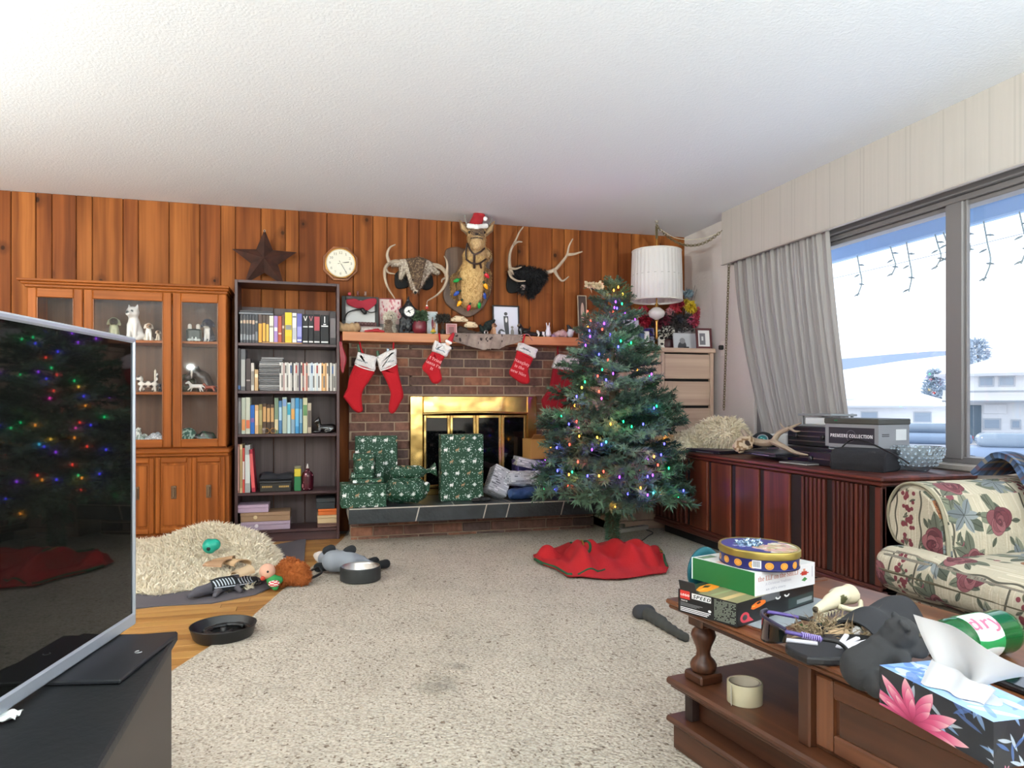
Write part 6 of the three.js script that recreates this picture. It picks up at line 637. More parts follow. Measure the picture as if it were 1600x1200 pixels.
{ // things on the chest
  const fr = (name, l, u0, u1, vt, z, w, m, t, o = {}) => frame(name, l, u0, u1, vt, z, w, m, t, { y0: TY, lean: -0.12, ...o }), bw = (g, w, h) => { g.fillStyle = '#4a4a4e'; g.beginPath(); g.ellipse(60, 90, 30, 40, 0.3, 0, 7); g.fill(); g.fillStyle = '#8e8c8e'; g.beginPath(); g.arc(64, 50, 20, 0, 7); g.fill(); g.fillStyle = '#2e2e32'; g.fillRect(70, 90, 40, 14); };
  fr('photo_frame', 'silver metallic greeting card leaning behind tree on the chest', 975, 1000, 499, 0.3, 0.004, cm(0xc8c8ce, 0.2, 0.8), photo((g, w, h) => { g.fillStyle = '#ececf0'; g.beginPath(); g.ellipse(60, 60, 44, 30, -0.4, 0, 7); g.fill(); g.fillStyle = '#55555c'; g.fillRect(10, 120, 100, 10); }, '#a8a8b2'));
  fr('photo_frame', 'white panel frame with dark cutout shapes behind the portrait', 1029, 1056, 509, 0.24, 0.008, cm(0xe6e0da, 0.5), photo((g, w, h) => { g.fillStyle = '#2a2420'; for (const [x, y, r] of [[26, 40, 8], [26, 80, 10], [26, 120, 8], [60, 40, 9], [60, 80, 8], [60, 120, 9]]) { g.beginPath(); g.ellipse(x, y, r * 1.6, r, 0, 0, 7); g.fill(); } g.fillStyle = '#6a6460'; g.fillRect(80, 60, 40, 60); }, '#e8e0d4'));
  fr('photo_frame', 'black and white portrait print in clear frame on the chest', 1053, 1088, 521, 0.36, 0.003, cm(0xcfcfd2, 0.3), photo(bw, '#c8c8cc', 160, 110));
  fr('photo_frame', 'red brown photo frame at right end of the chest', 1089, 1112, 513, 0.5, 0.016, cm(0x5a2a2c, 0.4), photo((g, w, h) => { g.fillStyle = '#77757a'; g.fillRect(20, 30, 60, 110); g.fillStyle = '#d8d6d4'; g.fillRect(40, 60, 20, 40); }, '#e8e4e2'), { turn: -0.1 });
  fr('photo_frame', 'violet glass frame behind the lamp stem on the chest', 1001, 1023, 512, 0.22, 0.006, cm(0xa8a0b8, 0.3), photo((g, w, h) => { g.fillStyle = '#4a3a8a'; g.fillRect(0, 0, w, 60); g.fillStyle = '#5a4a40'; g.fillRect(20, 90, 90, 50); }, '#8a88a8'));
  { const b = thing('glass_candle', 'white and blue pillar candle on the chest beside the tree', 'candle', [XZ(1005, 0.44), TY, 0.44]); part(b, 'white_wax', bx(0.04, 0.13, 0.05, 0.022, 0.065, 0, 0.006), cm(0xe0dcda, 0.4)); part(b, 'blue_wax', bx(0.036, 0.125, 0.05, -0.018, 0.0625, 0, 0.006), cm(0x46567a, 0.4)); }
  { const b = thing('glass_dome', 'glossy silver tray propped over the portrait on the chest', 'tray', [XZ(1070, 0.26), TY, 0.26]); part(b, 'dish', tilt(lathe([[0, 0], [0.07, 0.004], [0.1, 0.02], [0.102, 0.022], [0.07, 0.009], [0, 0.004]], 28), 1.25, 0.3, 0).translate(0, 0.09, 0), mat(0xc0c6ca, 0.15, { metalness: 0.9 })); }
  { // silk flowers
    const z = 0.2, t = thing('flower_arrangement', 'silk flower arrangement in red, pink and yellow behind the lamp globe', 'flowers', [XZ(1045, z), TY, z]); const o = XZ(1045, z);
    part(t, 'vase', lathe([[0, 0], [0.05, 0], [0.07, 0.04], [0.06, 0.09], [0.05, 0.1], [0, 0.09]], 20), cm(0x4a2a2c, 0.4));
    part(t, 'foliage', hair(900, (f) => { const a = f() * 6.3, q = f(); return [V(Math.cos(a) * 0.22 * q, 0.08 + f() * 0.22, Math.sin(a) * 0.06 * q), V(Math.cos(a), 0.6, Math.sin(a))]; }, 0.06, 0.006, 121, 0.8), mat(0x3c3433, 0.8), undefined, 'stuff');
    const fl = (u, v, s, c, sp = 0) => { const p = PZ(u, v, z + 0.03 + sp); const m = part(t, 'flower', hair(130, (f) => { const a = f() * 6.3, b = Math.acos(2 * f() - 1), n = V(Math.sin(b) * Math.cos(a), Math.cos(b), Math.sin(b) * Math.sin(a)); return [V(p.x - o, p.y - TY, 0.03 + sp).addScaledVector(n, s * 0.35), n]; }, s * 0.75, s * 0.2, Math.round(u * 7 + v), 0.4), mat(c, 0.7)); return m; };
    for (const q of [[1003, 487, 0.055, 0xb01830], [1000, 500, 0.05, 0x98142a], [994, 494, 0.035, 0xd8a898], [1010, 503, 0.045, 0xa01428], [1054, 480, 0.05, 0xc03a48], [1062, 473, 0.04, 0x9c1e34], [1047, 487, 0.035, 0xd89aa0], [1079, 478, 0.05, 0xd8b82c], [1072, 473, 0.035, 0xe0c84a], [1084, 485, 0.03, 0xc8a030], [1088, 492, 0.04, 0xc04858], [1085, 503, 0.04, 0xb03a50], [1091, 484, 0.03, 0xc86a70], [1080, 500, 0.035, 0xc05a78], [1040, 500, 0.045, 0x6a2034], [1030, 506, 0.04, 0x5a1a2a], [1062, 498, 0.035, 0x3c3a44]]) fl(...q);
    part(t, 'stem', [[1079, 455], [1086, 446], [1089, 452], [1072, 462], [1083, 468], [1090, 488]].map(([u, v]) => { const p = PZ(u, v, z + 0.03); return sweep([[0, 0.09, 0], [(p.x - o) * 0.7, (p.y - TY) * 0.55, 0.01], [p.x - o, p.y - TY, 0.03]], [0.003, 0.0015], 8, 5); }), cm(0x4a4648, 0.7)); const sp = PZ(1074, 462, z); part(t, 'silver_spray', hair(90, (f) => [V(sp.x - o + (f() - 0.5) * 0.08, sp.y - TY + (f() - 0.5) * 0.05, 0.02), V(0, 1, 0)], 0.05, 0.004, 133, 0.8), cm(0x8fa4b0, 0.4, 0.3), undefined, 'stuff');
  }
}
// ───────────── Christmas tree ─────────────
const TX = 2.0, TZ = 0.90;
{
  const t = thing('christmas_tree', 'artificial green Christmas tree standing in front of the chest', 'tree', [TX, 0, TZ]);
  const nm = ['#3f5846', '#4d6a52', '#364f3e', '#668169'].map((c) => mat(c, 0.75)), vari = [];
  const f = rng(2024);
  for (let k = 0; k < 6; k++) { // a branch of unit length along +x: stem, side twigs, needles
    const pos = [], seg = [[V(0, 0, 0), V(1, -0.02, 0)]]; const nT = 7; for (let i = 0; i < nT; i++) { const s = 0.25 + 0.68 * (i / nT) + f() * 0.05, sd = i % 2 ? 1 : -1, L = (1.05 - s) * 0.55 + 0.1; seg.push([V(s, -0.02 * s, 0), V(s + L * 0.75, -0.02 + (f() - 0.35) * 0.12, sd * L * 0.62)]); }
    seg.forEach(([a, b], si) => { const d = b.clone().sub(a), L = d.length(), dn = d.clone().normalize(), n = Math.round(L * (si ? 210 : 150)); for (let i = 0; i < n; i++) { const s = si ? f() : 0.2 + 0.8 * f(), p = a.clone().addScaledVector(d, s), q = V(f() - 0.5, f() - 0.5, f() - 0.5).cross(dn).normalize(), dir = q.multiplyScalar(0.85).addScaledVector(dn, 0.55).normalize(), l = 0.085 * (0.7 + 0.6 * f()), w = dn.clone().cross(dir).normalize().multiplyScalar(0.0105); const e = p.clone().addScaledVector(dir, l), x = p.clone().sub(w), y = p.clone().add(w); pos.push(...x.toArray(), ...y.toArray(), ...e.toArray()); } });
    vari.push([fromTris(pos), join(seg.map(([a, b], i) => sweep([a, a.clone().lerp(b, 0.5), b], i ? 0.006 : 0.012, 3, 4)))]);
  }
  const stemM = cm(0x3a3226, 0.9);
  const trunk = part(t, 'trunk', lathe([[0, 0.0], [0.032, 0], [0.03, 0.3], [0.02, 1.2], [0.006, 1.78], [0, 1.78]], 12), cm(0x4e4a34, 0.85)); part(trunk, 'needle_wrap', hair(1400, (q) => { const a = q() * 6.3, y = q() * 0.32; return [V(Math.cos(a) * 0.03, y, Math.sin(a) * 0.03), V(Math.cos(a), -0.2, Math.sin(a))]; }, 0.03, 0.0022, 7, 0.5), nm[1], undefined, 'stuff');
  const tier = [[0.44, 0.62, 18], [0.49, 0.6, 17], [0.56, 0.55, 16], [0.64, 0.52, 16], [0.75, 0.48, 16], [0.86, 0.45, 15], [0.97, 0.41, 14], [1.08, 0.36, 14], [1.19, 0.35, 13], [1.3, 0.30, 12], [1.4, 0.28, 11], [1.5, 0.23, 10], [1.59, 0.19, 9], [1.67, 0.16, 8], [1.74, 0.12, 7]];
  tier.forEach(([y, L, n], ti) => { for (let i = 0; i < n; i++) { const a = (i + f() * 0.6) / n * Math.PI * 2 + ti, k = Math.floor(f() * 6); let l = L * (0.78 + 0.34 * f()); const dy = y + (f() - 0.5) * 0.07; const g = new THREE.Group(); const b = part(t, 'branch', vari[k][0], nm[Math.floor(f() * 4)]); const dir = -a; b.rotation.order = 'YZX'; b.rotation.set((f() - 0.5) * 1.2, a, lerp(-0.1, 0.5, ti / 14) + (f() - 0.5) * (ti < 2 ? 0.1 : 0.25)); b.position.y = dy; if (Math.sin(a) > 0.3 && TZ - l * 1 < 0.5) l = Math.min(l, 0.5); b.scale.setScalar(l); part(b, 'stem', vari[k][1], stemM); } });
  for (let i = 0; i < 5; i++) { const b = part(t, 'branch', vari[i][0], nm[i % 4]); b.position.y = 1.7; b.rotation.order = 'YZX'; b.rotation.set(i, i * 1.25, 1.15); b.scale.setScalar(0.15); }
  for (const [u, v, s, rz] of [[948, 800, 0.16, -1.9], [968, 805, 0.17, -1.4]]) { const p = PZ(u, v, TZ + 0.06), b = part(t, 'branch', vari[u % 6], nm[3]); b.position.set(p.x - TX, 0.32, 0.06); b.rotation.set(0.3, 0, rz); b.scale.setScalar(s); }
  // lights: each bulb hangs where the string crosses the outer branches
  const L = thing('string_lights', 'string of small multicoloured lights wound round the Christmas tree', 'string lights', [TX, 0, TZ]);
  const col = { p: [0x8a20ff, 0x9a3cff], b: [0x2a28ff, 0x4a48ff], g: [0x00c060, 0x18d878], r: [0xff2a18, 0xff4030], o: [0xff8c10, 0xffa030], y: [0xffc020, 0xffd040], c: [0x20b0e0, 0x40c8f0], m: [0xff20b0, 0xff40c0] };
  const at = 'o959454 o966449 y973460 p962472 g972475 p960481 b964482 r958488 r918487 r923501 p944506 r941515 b953523 p922526 b921517 p915540 b936554 r950563 b966542 g986536 g970533 g941578 p958584 r934588 b947594 g914597 y909606 r936612 m940623 b901620 o898634 p1018585 g1026635 b1022638 g877651 r901659 b889663 m905668 g974659 o954663 b1005663 g987667 o905682 y933684 c947691 b870700 r890695 p925703 b940695 r991708 p1012719 o1022714 b1033711 b1038694 r1028727 r1000737 p1020743 b1012745 g1045732 r903722 g894738 o889742 b918744 r943737 o936744 p968746 r888760 b871736 b981772 o1001763 p1012774 c1021771 o1032772 g1060779 b1068767 o961793 g850763 b866766'.split(' ');
  const prof = (y) => { for (let i = 0; i + 1 < tier.length; i++) if (y < tier[i + 1][0]) return lerp(tier[i][1], tier[i + 1][1], clamp((y - tier[i][0]) / (tier[i + 1][0] - tier[i][0]))); return 0.12; };
  const bulbG = lathe([[0, 0.011], [0.0034, 0.009], [0.0044, 0.002], [0.0038, -0.004], [0, -0.008]], 9), mats = {}, pts = [];
  const put = (p, c) => { const i = p.clone().sub(V(TX, 0, TZ)); mats[c] ??= mat(col[c][0], 0.3, { emissive: col[c][1], emissiveIntensity: 8 }); const b = part(L, 'bulb', bulbG, mats[c]); b.position.copy(i); const l = new THREE.PointLight(col[c][1], 0.016); l.position.set(0, 0, 0); l.shadow.radius = 0.2; l.castShadow = true; b.add(l); pts.push(i); };
  for (const s of at) { const c = s[0], m = s.slice(1), u = +m.slice(0, m.length - 3), v = +m.slice(-3), d = ray(u, v); let hit = null; for (let q = 3.6; q < 6; q += 0.01) { const p = EYE.clone().addScaledVector(d, q); if (Math.hypot(p.x - TX, p.z - TZ) < prof(p.y) * 0.93) { hit = p; break; } } if (!hit) { const q = (TX * d.x + (TZ - EYE.z) * d.z) / (d.x * d.x + d.z * d.z); hit = EYE.clone().addScaledVector(d, q); } put(hit, c); }
  for (let i = 0; i < 26; i++) { const y = 0.4 + i * 0.05, a = Math.PI + f() * 3.1, r = prof(y) * 0.85; const p = V(TX + Math.cos(a) * r, y, Math.max(0.6, TZ + Math.sin(a) * r)); put(p, pick(['p', 'b', 'g', 'r', 'o'], f)); }
  const sorted = [...pts].map((p) => [p, -p.y * 9 + Math.atan2(p.z, p.x)]).sort((a, b) => a[1] - b[1]).map((q) => q[0].clone().multiply(V(0.97, 1, 0.97)));
  part(L, 'wire', join([0, 1, 2].map((k) => sweep(sorted.slice(k * 36, k * 36 + 37), 0.0016, 220, 4))), cm(0x20362a, 0.7));
  const bow = PZ(925, 450, TZ); const g = thing('cream_garland', 'cream flower garland caught on the left of the tree top', 'garland', [bow.x, bow.y, TZ + 0.02]); part(g, 'petals', hair(160, (q) => [V((q() - 0.5) * 0.12, (q() - 0.5) * 0.035 + 0.01, (q() - 0.5) * 0.03), V(0, 0.4, 1)], 0.03, 0.007, 17, 0.9), cm(0xd8c8a8, 0.8), undefined, 'stuff'); part(g, 'stem', sweep([[-0.07, -0.01, 0], [0, 0.008, -0.01], [0.09, 0.0, -0.02]], 0.003, 8, 5), cm(0x4a5a3c, 0.8));
  // fallen red skirt
  const red = mat(0xb8161c, 0.9, { bumpMap: felt.bumpMap, bumpScale: 0.002, side: THREE.DoubleSide });
  const up = [[833, 873], [853, 866], [873, 860], [888, 853], [902, 855], [912, 862], [925, 857], [945, 852], [960, 848], [975, 855], [995, 862], [1012, 862], [1025, 858], [1034, 866]], dn = [[835, 880], [848, 888], [868, 895], [888, 908], [905, 907], [925, 909], [945, 911], [965, 911], [985, 909], [1005, 906], [1022, 903], [1033, 902], [1041, 901], [1045, 892]];
  const lin = (l, s) => { const q = s * (l.length - 1), i = Math.min(l.length - 2, Math.floor(q)); const a = PY(...l[i], 0), b = PY(...l[i + 1], 0); return a.lerp(b, q - i); };
  const hgt = (s, w) => 0.006 + 0.1 * Math.sin(Math.PI * clamp(w)) * (0.35 + 0.3 * Math.sin(s * 17 + w * 3) + 0.22 * Math.sin(s * 37 - w * 8 + 1) + 0.15 * Math.sin(w * 16 + s * 6)) * smooth(0, 0.06, s) * smooth(1, 0.94, s) + 0.05 * Math.exp(-(((s - 0.33) / 0.08) ** 2)) * Math.sin(Math.PI * w) + 0.05 * Math.exp(-(((s - 0.64) / 0.16) ** 2)) * Math.sin(Math.PI * clamp(w * 1.3));
  const sk = (s, w, e = 0) => { const p = lin(up, s).lerp(lin(dn, s), w); return [p.x, Math.max(0.0125, hgt(s, w)) + 0.009 + e, p.z]; };
  const st = thing('tree_skirt', 'crumpled red felt tree skirt with green and gold trim on carpet', 'tree skirt'); part(st, 'felt', surf(110, 36, (s, w) => sk(s, w), 0.004), red);
  part(st, 'green_binding', [sweep([...Array(22)].map((_, i) => V(...sk(0.005 + i * 0.012, 0.985 - 0.02, 0.004))), 0.009, 40, 6), sweep([...Array(10)].map((_, i) => V(...sk(0.3 + i * 0.02, 0.97 - i * 0.02, 0.004))), 0.007, 20, 6), sweep([...Array(12)].map((_, i) => V(...sk(0.97, 0.1 + i * 0.075, 0.004))), 0.008, 20, 6), sweep([...Array(12)].map((_, i) => V(...sk(0.39 + 0.02 * Math.sin(i), 0.05 + i * 0.05, 0.004))), 0.009, 20, 6), sweep([...Array(8)].map((_, i) => V(...sk(0.25 + i * 0.012, 0.02 + 0.01 * i, 0.006))), 0.008, 20, 6)], mat(0x1f5230, 0.85));
  part(st, 'gold_cord', [sweep([...Array(12)].map((_, i) => V(...sk(0.345 + 0.008 * Math.sin(i * 0.7), 0.03 + i * 0.045, 0.014))), 0.0045, 24, 6), sweep([...Array(9)].map((_, i) => V(...sk(0.95, 0.02 + i * 0.06, 0.014))), 0.0045, 20, 6)], mat(0xc8a040, 0.35, { metalness: 0.7 }));
  const ps = PY(990, 832, 0), strip = thing('power_strip', 'white power strip on the carpet behind the tree', 'power strip', [ps.x, 0.009, ps.z - 0.02], 0.35); part(strip, 'body', bx(0.3, 0.03, 0.05, 0, 0.015, 0, 0.005), cm(0xb8b0a8, 0.5)); part(strip, 'outlet', [...Array(5)].map((_, i) => bx(0.03, 0.002, 0.03, -0.1 + i * 0.05, 0.0305, 0, 0.0008)), cm(0x8a847e, 0.5)); part(strip, 'plug', bx(0.03, 0.03, 0.03, -0.1, 0.046, 0, 0.004), cm(0x77706a, 0.5));
  solo('extension_cord', 'thin black cord curling on carpet right of the tree', 'cord', sweep([[965, 848], [980, 851], [1000, 846], [1012, 838], [1020, 832], [1010, 828]].map(([u, v]) => { const p = PY(u, v, 0.012); return [p.x, 0.012, p.z]; }), 0.003, 30, 6), ink);
}
// ───────────── stereo console and the things on it ─────────────
const CO = { x: 2.47, xb: 3.0, y1: 0.63, z0: 0.62, z1: 2.84 };
{
  const RW = mat(0xffffff, 0.4, { map: woodTex([110, 50, 34], [60, 24, 18], 601, { streak: 16, fine: 50 }) }), RW2 = mat(0xffffff, 0.42, { map: woodTex([120, 58, 34], [70, 30, 18], 605, { streak: 12 }) }), dk = cm(0x1a0f0c, 0.7), cloth = mat(0x2a2320, 0.95);
  const t = thing('stereo_console', 'long dark red wooden stereo console with slatted speaker grilles under the window', 'console'); const { x, xb, y1, z0, z1 } = CO, zu = (u) => PX(u, 700, x).z;
  part(t, 'top_board', bb(x - 0.02, xb, y1 - 0.026, y1, z0 - 0.02, z1 + 0.02, 0.008, 'z'), RW); part(t, 'edge_moulding', bb(x - 0.01, xb, y1 - 0.045, y1 - 0.026, z0 - 0.008, z1 + 0.008, 0.006, 'z'), RW);
  part(t, 'carcass', bb(x + 0.02, xb, 0.1, y1 - 0.045, z0, z1, 0.002, 'z'), dk); part(t, 'end_panel', bb(x, xb, 0.1, y1 - 0.045, z1 - 0.02, z1, 0.003), RW); part(t, 'end_panel', bb(x, xb, 0.1, y1 - 0.045, z0, z0 + 0.02, 0.003), RW);
  part(t, 'bottom_rail', [bb(x - 0.012, x + 0.03, 0.075, 0.105, z0 - 0.008, z1 + 0.008, 0.006, 'z'), bb(x - 0.004, x + 0.03, 0.105, 0.125, z0, z1, 0.004, 'z')], RW); part(t, 'plinth', bb(x + 0.05, xb, 0, 0.075, z0 + 0.05, z1 - 0.05, 0.003, 'z'), cm(0x0d0a09, 0.8));
  const ya = 0.128, yb = y1 - 0.05;
  for (const [a, b] of [[1077, 1106], [1110, 1143], [1148, 1187], [1192, 1235]]) { const d = part(t, 'door_panel', bb(x - 0.002, x + 0.02, ya, yb, zu(a) + 0.008, zu(b) - 0.008, 0.004), RW2); }
  for (const [a, b] of [[1107, 1110], [1143, 1148], [1187, 1192], [1235, 1251], [1292, 1299], [1358, 1367]]) part(t, 'groove_stile', bb(x + 0.008, x + 0.022, ya, yb, zu(a) - 0.006, zu(b) + 0.006, 0.002), dk);
  part(t, 'corner_stile', bb(x - 0.006, x + 0.022, ya, yb, zu(1367) + 0.002, z1, 0.005), RW);
  for (const [a, b, n] of [[1021, 1074, 9], [1252, 1291, 6], [1300, 1357, 8]]) { const za = zu(a), zb = zu(b); part(t, 'grille_cloth', bb(x + 0.012, x + 0.02, ya, yb, za, zb, 0.001), cloth); for (let i = 0; i < n; i++) { const c = lerp(za, zb, (i + 0.5) / n), w = (zb - za) / n; part(t, 'slat', bb(x - 0.008, x + 0.014, ya, yb, c - w * 0.3, c + w * 0.3, 0.004), RW); } }
}
const KY = CO.y1 + 0.0006, onK = (u, v, y = KY) => PY(u, v, y);
{
  // sheepskin with a small skull at the far end
  const fl = mat(0xffffff, 0.98, { map: tex(128, 128, (u, v) => { const n = fbm(u, v, 10, 10, 3, 812); return [lerp(236, 255, n), lerp(218, 246, n), lerp(184, 226, n)]; }, 3, 3) });
  const c = [2.5, 0.98]; const body = blob([[2.44, KY + 0.0, 0.76, 0.06, 2.6, KY + 0.05, 1.0, 0.075], [2.6, KY + 0.05, 1.0, 0.08, 2.72, KY + 0.1, 1.2, 0.075], [2.7, KY + 0.13, 1.02, 0.075, 2.8, KY + 0.14, 1.12, 0.07], [2.44, KY - 0.01, 0.86, 0.045, 2.5, KY + 0.03, 1.06, 0.05], [2.84, KY + 0.08, 1.16, 0.05, 2.76, KY + 0.06, 1.3, 0.04]], 0.016, 0.05);
  const t = thing('sheepskin', 'cream shaggy sheepskin heaped on the far end of the console', 'sheepskin'); part(t, 'hide', body, fl); part(t, 'fleece', hair(9000, sampler(body), 0.05, 0.0028, 821, 0.8, 0.4), fl, undefined, 'stuff');
  const sp = PX(1152, 690, 2.49), sk = thing('small_skull', 'small brown animal skull at the front edge of the sheepskin', 'skull', [sp.x + 0.04, KY + 0.026, sp.z], -0.6); part(sk, 'cranium', blob([[0, 0.05, 0, 0.05], [-0.02, 0.045, 0.05, 0.035, -0.03, 0.03, 0.085, 0.02], [0.03, 0.07, -0.02, 0.035], [0.045, 0.04, 0.03, 0.014, -0.0, 0.03, 0.07, 0.012], [-0.05, 0.04, 0.01, 0.014]], 0.007, 0.02, (x, y, z) => (Math.hypot(x - 0.028, y - 0.062, z - 0.045) < 0.02 || Math.hypot(x + 0.04, y - 0.055, z - 0.035) < 0.016 ? '#3a2a20' : hash(Math.floor(x * 90), Math.floor(y * 90), 3) > 0.6 ? '#8a6a4c' : '#cdb69a')), furM); part(sk, 'jaw', blob([[0.02, 0.012, 0.0, 0.012, -0.02, 0.01, 0.08, 0.009]], 0.006, 0.006), cm(0xcdb69a, 0.7));
  // laptops
  const lap = (l, uv, w, d, turn, y, c) => { const p = onK(...uv, y), q = thing('laptop', l, 'laptop', [p.x, y, p.z], turn); part(q, 'base', bx(d, 0.012, w, 0, 0.006, 0, 0.004), cm(0x26242a, 0.4)); part(q, 'lid', bx(d, 0.01, w, 0, 0.018, 0, 0.004), c); part(q, 'port_strip', bx(0.002, 0.005, w * 0.5, -d / 2, 0.007, 0.03, 0.0008), cm(0x9a98a0, 0.3, 0.6)); return q; };
  lap('closed dark purple laptop at bottom of the laptop pair on console', [1165, 706], 0.36, 0.25, 0.12, KY, cm(0x2e2230, 0.35)).position.x = 2.6;
  lap('closed silver edged laptop overlapping the purple one on console', [1225, 708], 0.36, 0.24, -0.05, KY + 0.024, cm(0x3a3a3e, 0.3)).position.set(2.62, KY + 0.024, 1.86);
  const tb = thing('notebook_stack', 'grey notebooks lying at the front edge of console', 'notebook', [2.53, KY, 2.2], 0.1); part(tb, 'cover', bx(0.11, 0.012, 0.2, 0, 0.006, 0, 0.003), cm(0x4c4a4c, 0.6)); part(tb, 'pages', bx(0.112, 0.006, 0.202, 0, 0.006, 0, 0.001), cm(0xa8a4a0, 0.8));
  // shed antler
  const ap = (u, v, y) => PX(u, v, 2.6 + (y - KY - 0.08) * 1.2).toArray(), an = thing('shed_antler', 'pale forked antler lying across the laptops on the console', 'antler'); part(an, 'beam', sweep([ap(1160, 672, KY + 0.13), ap(1172, 686, KY + 0.1), ap(1190, 692, KY + 0.085), ap(1208, 690, KY + 0.08), ap(1216, 678, KY + 0.1), ap(1236, 668, KY + 0.115), ap(1252, 661, KY + 0.13)], [0.013, 0.02, 0.022, 0.024, 0.018, 0.013, 0.004], 30, 9), antlerM); for (const g of [sweep([ap(1208, 690, KY + 0.08), ap(1228, 700, KY + 0.065), ap(1245, 708, KY + 0.055), ap(1262, 711, KY + 0.05)], [0.02, 0.014, 0.005], 14, 8), sweep([ap(1234, 669, KY + 0.112), ap(1242, 674, KY + 0.1), ap(1250, 674, KY + 0.098)], [0.011, 0.003], 8, 7), sweep([ap(1228, 672, KY + 0.11), ap(1222, 666, KY + 0.13), ap(1219, 661, KY + 0.14)], [0.01, 0.003], 8, 7)]) part(an, 'tine', g, antlerM);
  // cap
  const cq = PX(1192, 680, 2.72), cp = thing('baseball_cap', 'black cap with round teal patch between sheepskin and antler', 'cap', [2.72, KY + 0.045, cq.z], 2.2); part(cp, 'crown', surf(28, 12, (a, b) => { const th = a * Math.PI * 2, ph = b * 1.45; return [Math.sin(ph) * Math.cos(th) * 0.088, Math.cos(ph) * 0.105, Math.sin(ph) * Math.sin(th) * 0.1]; }), mat(0x1c1f24, 0.9, { side: THREE.DoubleSide })); part(cp, 'brim', surf(18, 6, (a, b) => { const th = lerp(0.25, Math.PI - 0.25, a); const r = lerp(0.09, 0.165, b * Math.pow(Math.sin(th), 0.5)); return [Math.cos(th) * 0.088 * (1 + b * 0.1), 0.012 - 0.02 * b * Math.abs(Math.cos(th)), Math.sin(th) * r]; }, 0.003), cm(0x20232a, 0.8)); const pt = part(cp, 'patch', new THREE.CylinderGeometry(0.034, 0.034, 0.004, 28).rotateX(Math.PI / 2), mat(0xffffff, 0.6, { map: canvasTex(128, 128, (g, w) => { g.fillStyle = '#8a8890'; g.fillRect(0, 0, w, w); g.fillStyle = '#155a60'; g.beginPath(); g.arc(64, 64, 52, 0, 7); g.fill(); g.fillStyle = '#6ad0c0'; g.beginPath(); g.moveTo(36, 84); g.lineTo(64, 34); g.lineTo(92, 84); g.fill(); g.fillStyle = '#123c44'; g.beginPath(); g.arc(64, 70, 14, 0, 7); g.fill(); }) })); pt.position.set(-0.026, 0.062, -0.082); pt.rotation.set(-0.55, -2.82, 0, 'YXZ');
  solo('white_box', 'plain white box standing behind the black cap', 'box', [bx(0.15, 0.13, 0.14, 0, 0.065, 0, 0.004), bx(0.153, 0.03, 0.143, 0, 0.12, 0, 0.003)], cm(0xe6e4e4, 0.6), [2.87, KY, 1.62], 0.2);
  // receivers
  const av = (l, x, z, y, w, h, d, n) => { const q = thing('audio_receiver', l, 'audio receiver', [x, y, z], 0.03); part(q, 'case', bx(d, h, w, 0, h / 2, 0, 0.004), cm(0x17161a, 0.4)); part(q, 'front_trim', [...Array(n)].map((_, i) => bx(0.004, 0.006, w * 0.92, -d / 2 - 0.001, h * (i + 1) / (n + 1), 0, 0.001)), cm(0x5a4a48, 0.35)); part(q, 'knob', [-0.1, 0.12].map((o) => lathe([[0, 0], [0.014, 0], [0.013, 0.012], [0, 0.012]], 16).rotateZ(Math.PI / 2).translate(-d / 2, h * 0.5, o)), cm(0x2a282c, 0.3)); return q; };
  av('wide black disc player at bottom behind the antler', 2.8, 2.13, KY, 0.4, 0.085, 0.3, 2); av('black receiver with brown trim stacked on the disc player', 2.84, 2.03, KY + 0.086, 0.36, 0.11, 0.26, 3);
  av('low black unit in front of the grey shoe box', 2.63, 2.34, KY, 0.24, 0.07, 0.12, 1);
  // clear drawers and grey tray
  const cl = phys(0xc9ced2, 0.25, { transmission: 0.5, thickness: 0 });
  const st = thing('silver_rack', 'grey plastic rack with white tray behind the receivers', 'rack', [2.86, KY, PX(1292, 642, 2.86).z]); const rackM = cm(0x8d8f90, 0.5); part(st, 'post', [[-0.07, -0.12], [-0.07, 0.12], [0.07, -0.12], [0.07, 0.12]].map(([a, b]) => bx(0.015, 0.27, 0.015, a, 0.135, b, 0.003)), rackM); part(st, 'shelf', [bx(0.18, 0.012, 0.28, 0, 0.2, 0, 0.003), bx(0.18, 0.012, 0.28, 0, 0.262, 0, 0.003)], rackM); part(st, 'white_tray', bx(0.15, 0.04, 0.2, -0.01, 0.2265, 0.02, 0.004), cm(0xe4e6e6, 0.4)); part(st, 'dark_end', bx(0.152, 0.042, 0.03, -0.01, 0.2275, 0.138, 0.004), cm(0x3c2c2c, 0.5));
  const dr = thing('plastic_drawers', 'translucent plastic storage drawers carrying the grey shoe box', 'drawers', [2.8, KY, 2.44], 0.0); part(dr, 'case', [bx(0.28, 0.004, 0.36, 0, 0.098, 0, 0.001), bx(0.28, 0.004, 0.36, 0, 0.002, 0, 0.001), bx(0.28, 0.094, 0.004, 0, 0.05, 0.178, 0.001), bx(0.28, 0.094, 0.004, 0, 0.05, -0.178, 0.001)], cl); part(dr, 'drawer', [bx(0.004, 0.08, 0.17, -0.138, 0.05, -0.088, 0.001), bx(0.26, 0.004, 0.17, 0, 0.012, -0.088, 0.001)], cl); part(dr, 'drawer', [bx(0.004, 0.08, 0.17, -0.138, 0.05, 0.088, 0.001), bx(0.26, 0.004, 0.17, 0, 0.012, 0.088, 0.001)], cl); part(dr, 'contents', blob([[-0.04, 0.035, -0.09, 0.03, 0.05, 0.035, -0.05, 0.03], [0.0, 0.03, 0.08, 0.025]], 0.012, 0.02), cm(0xb8b4ae, 0.8));
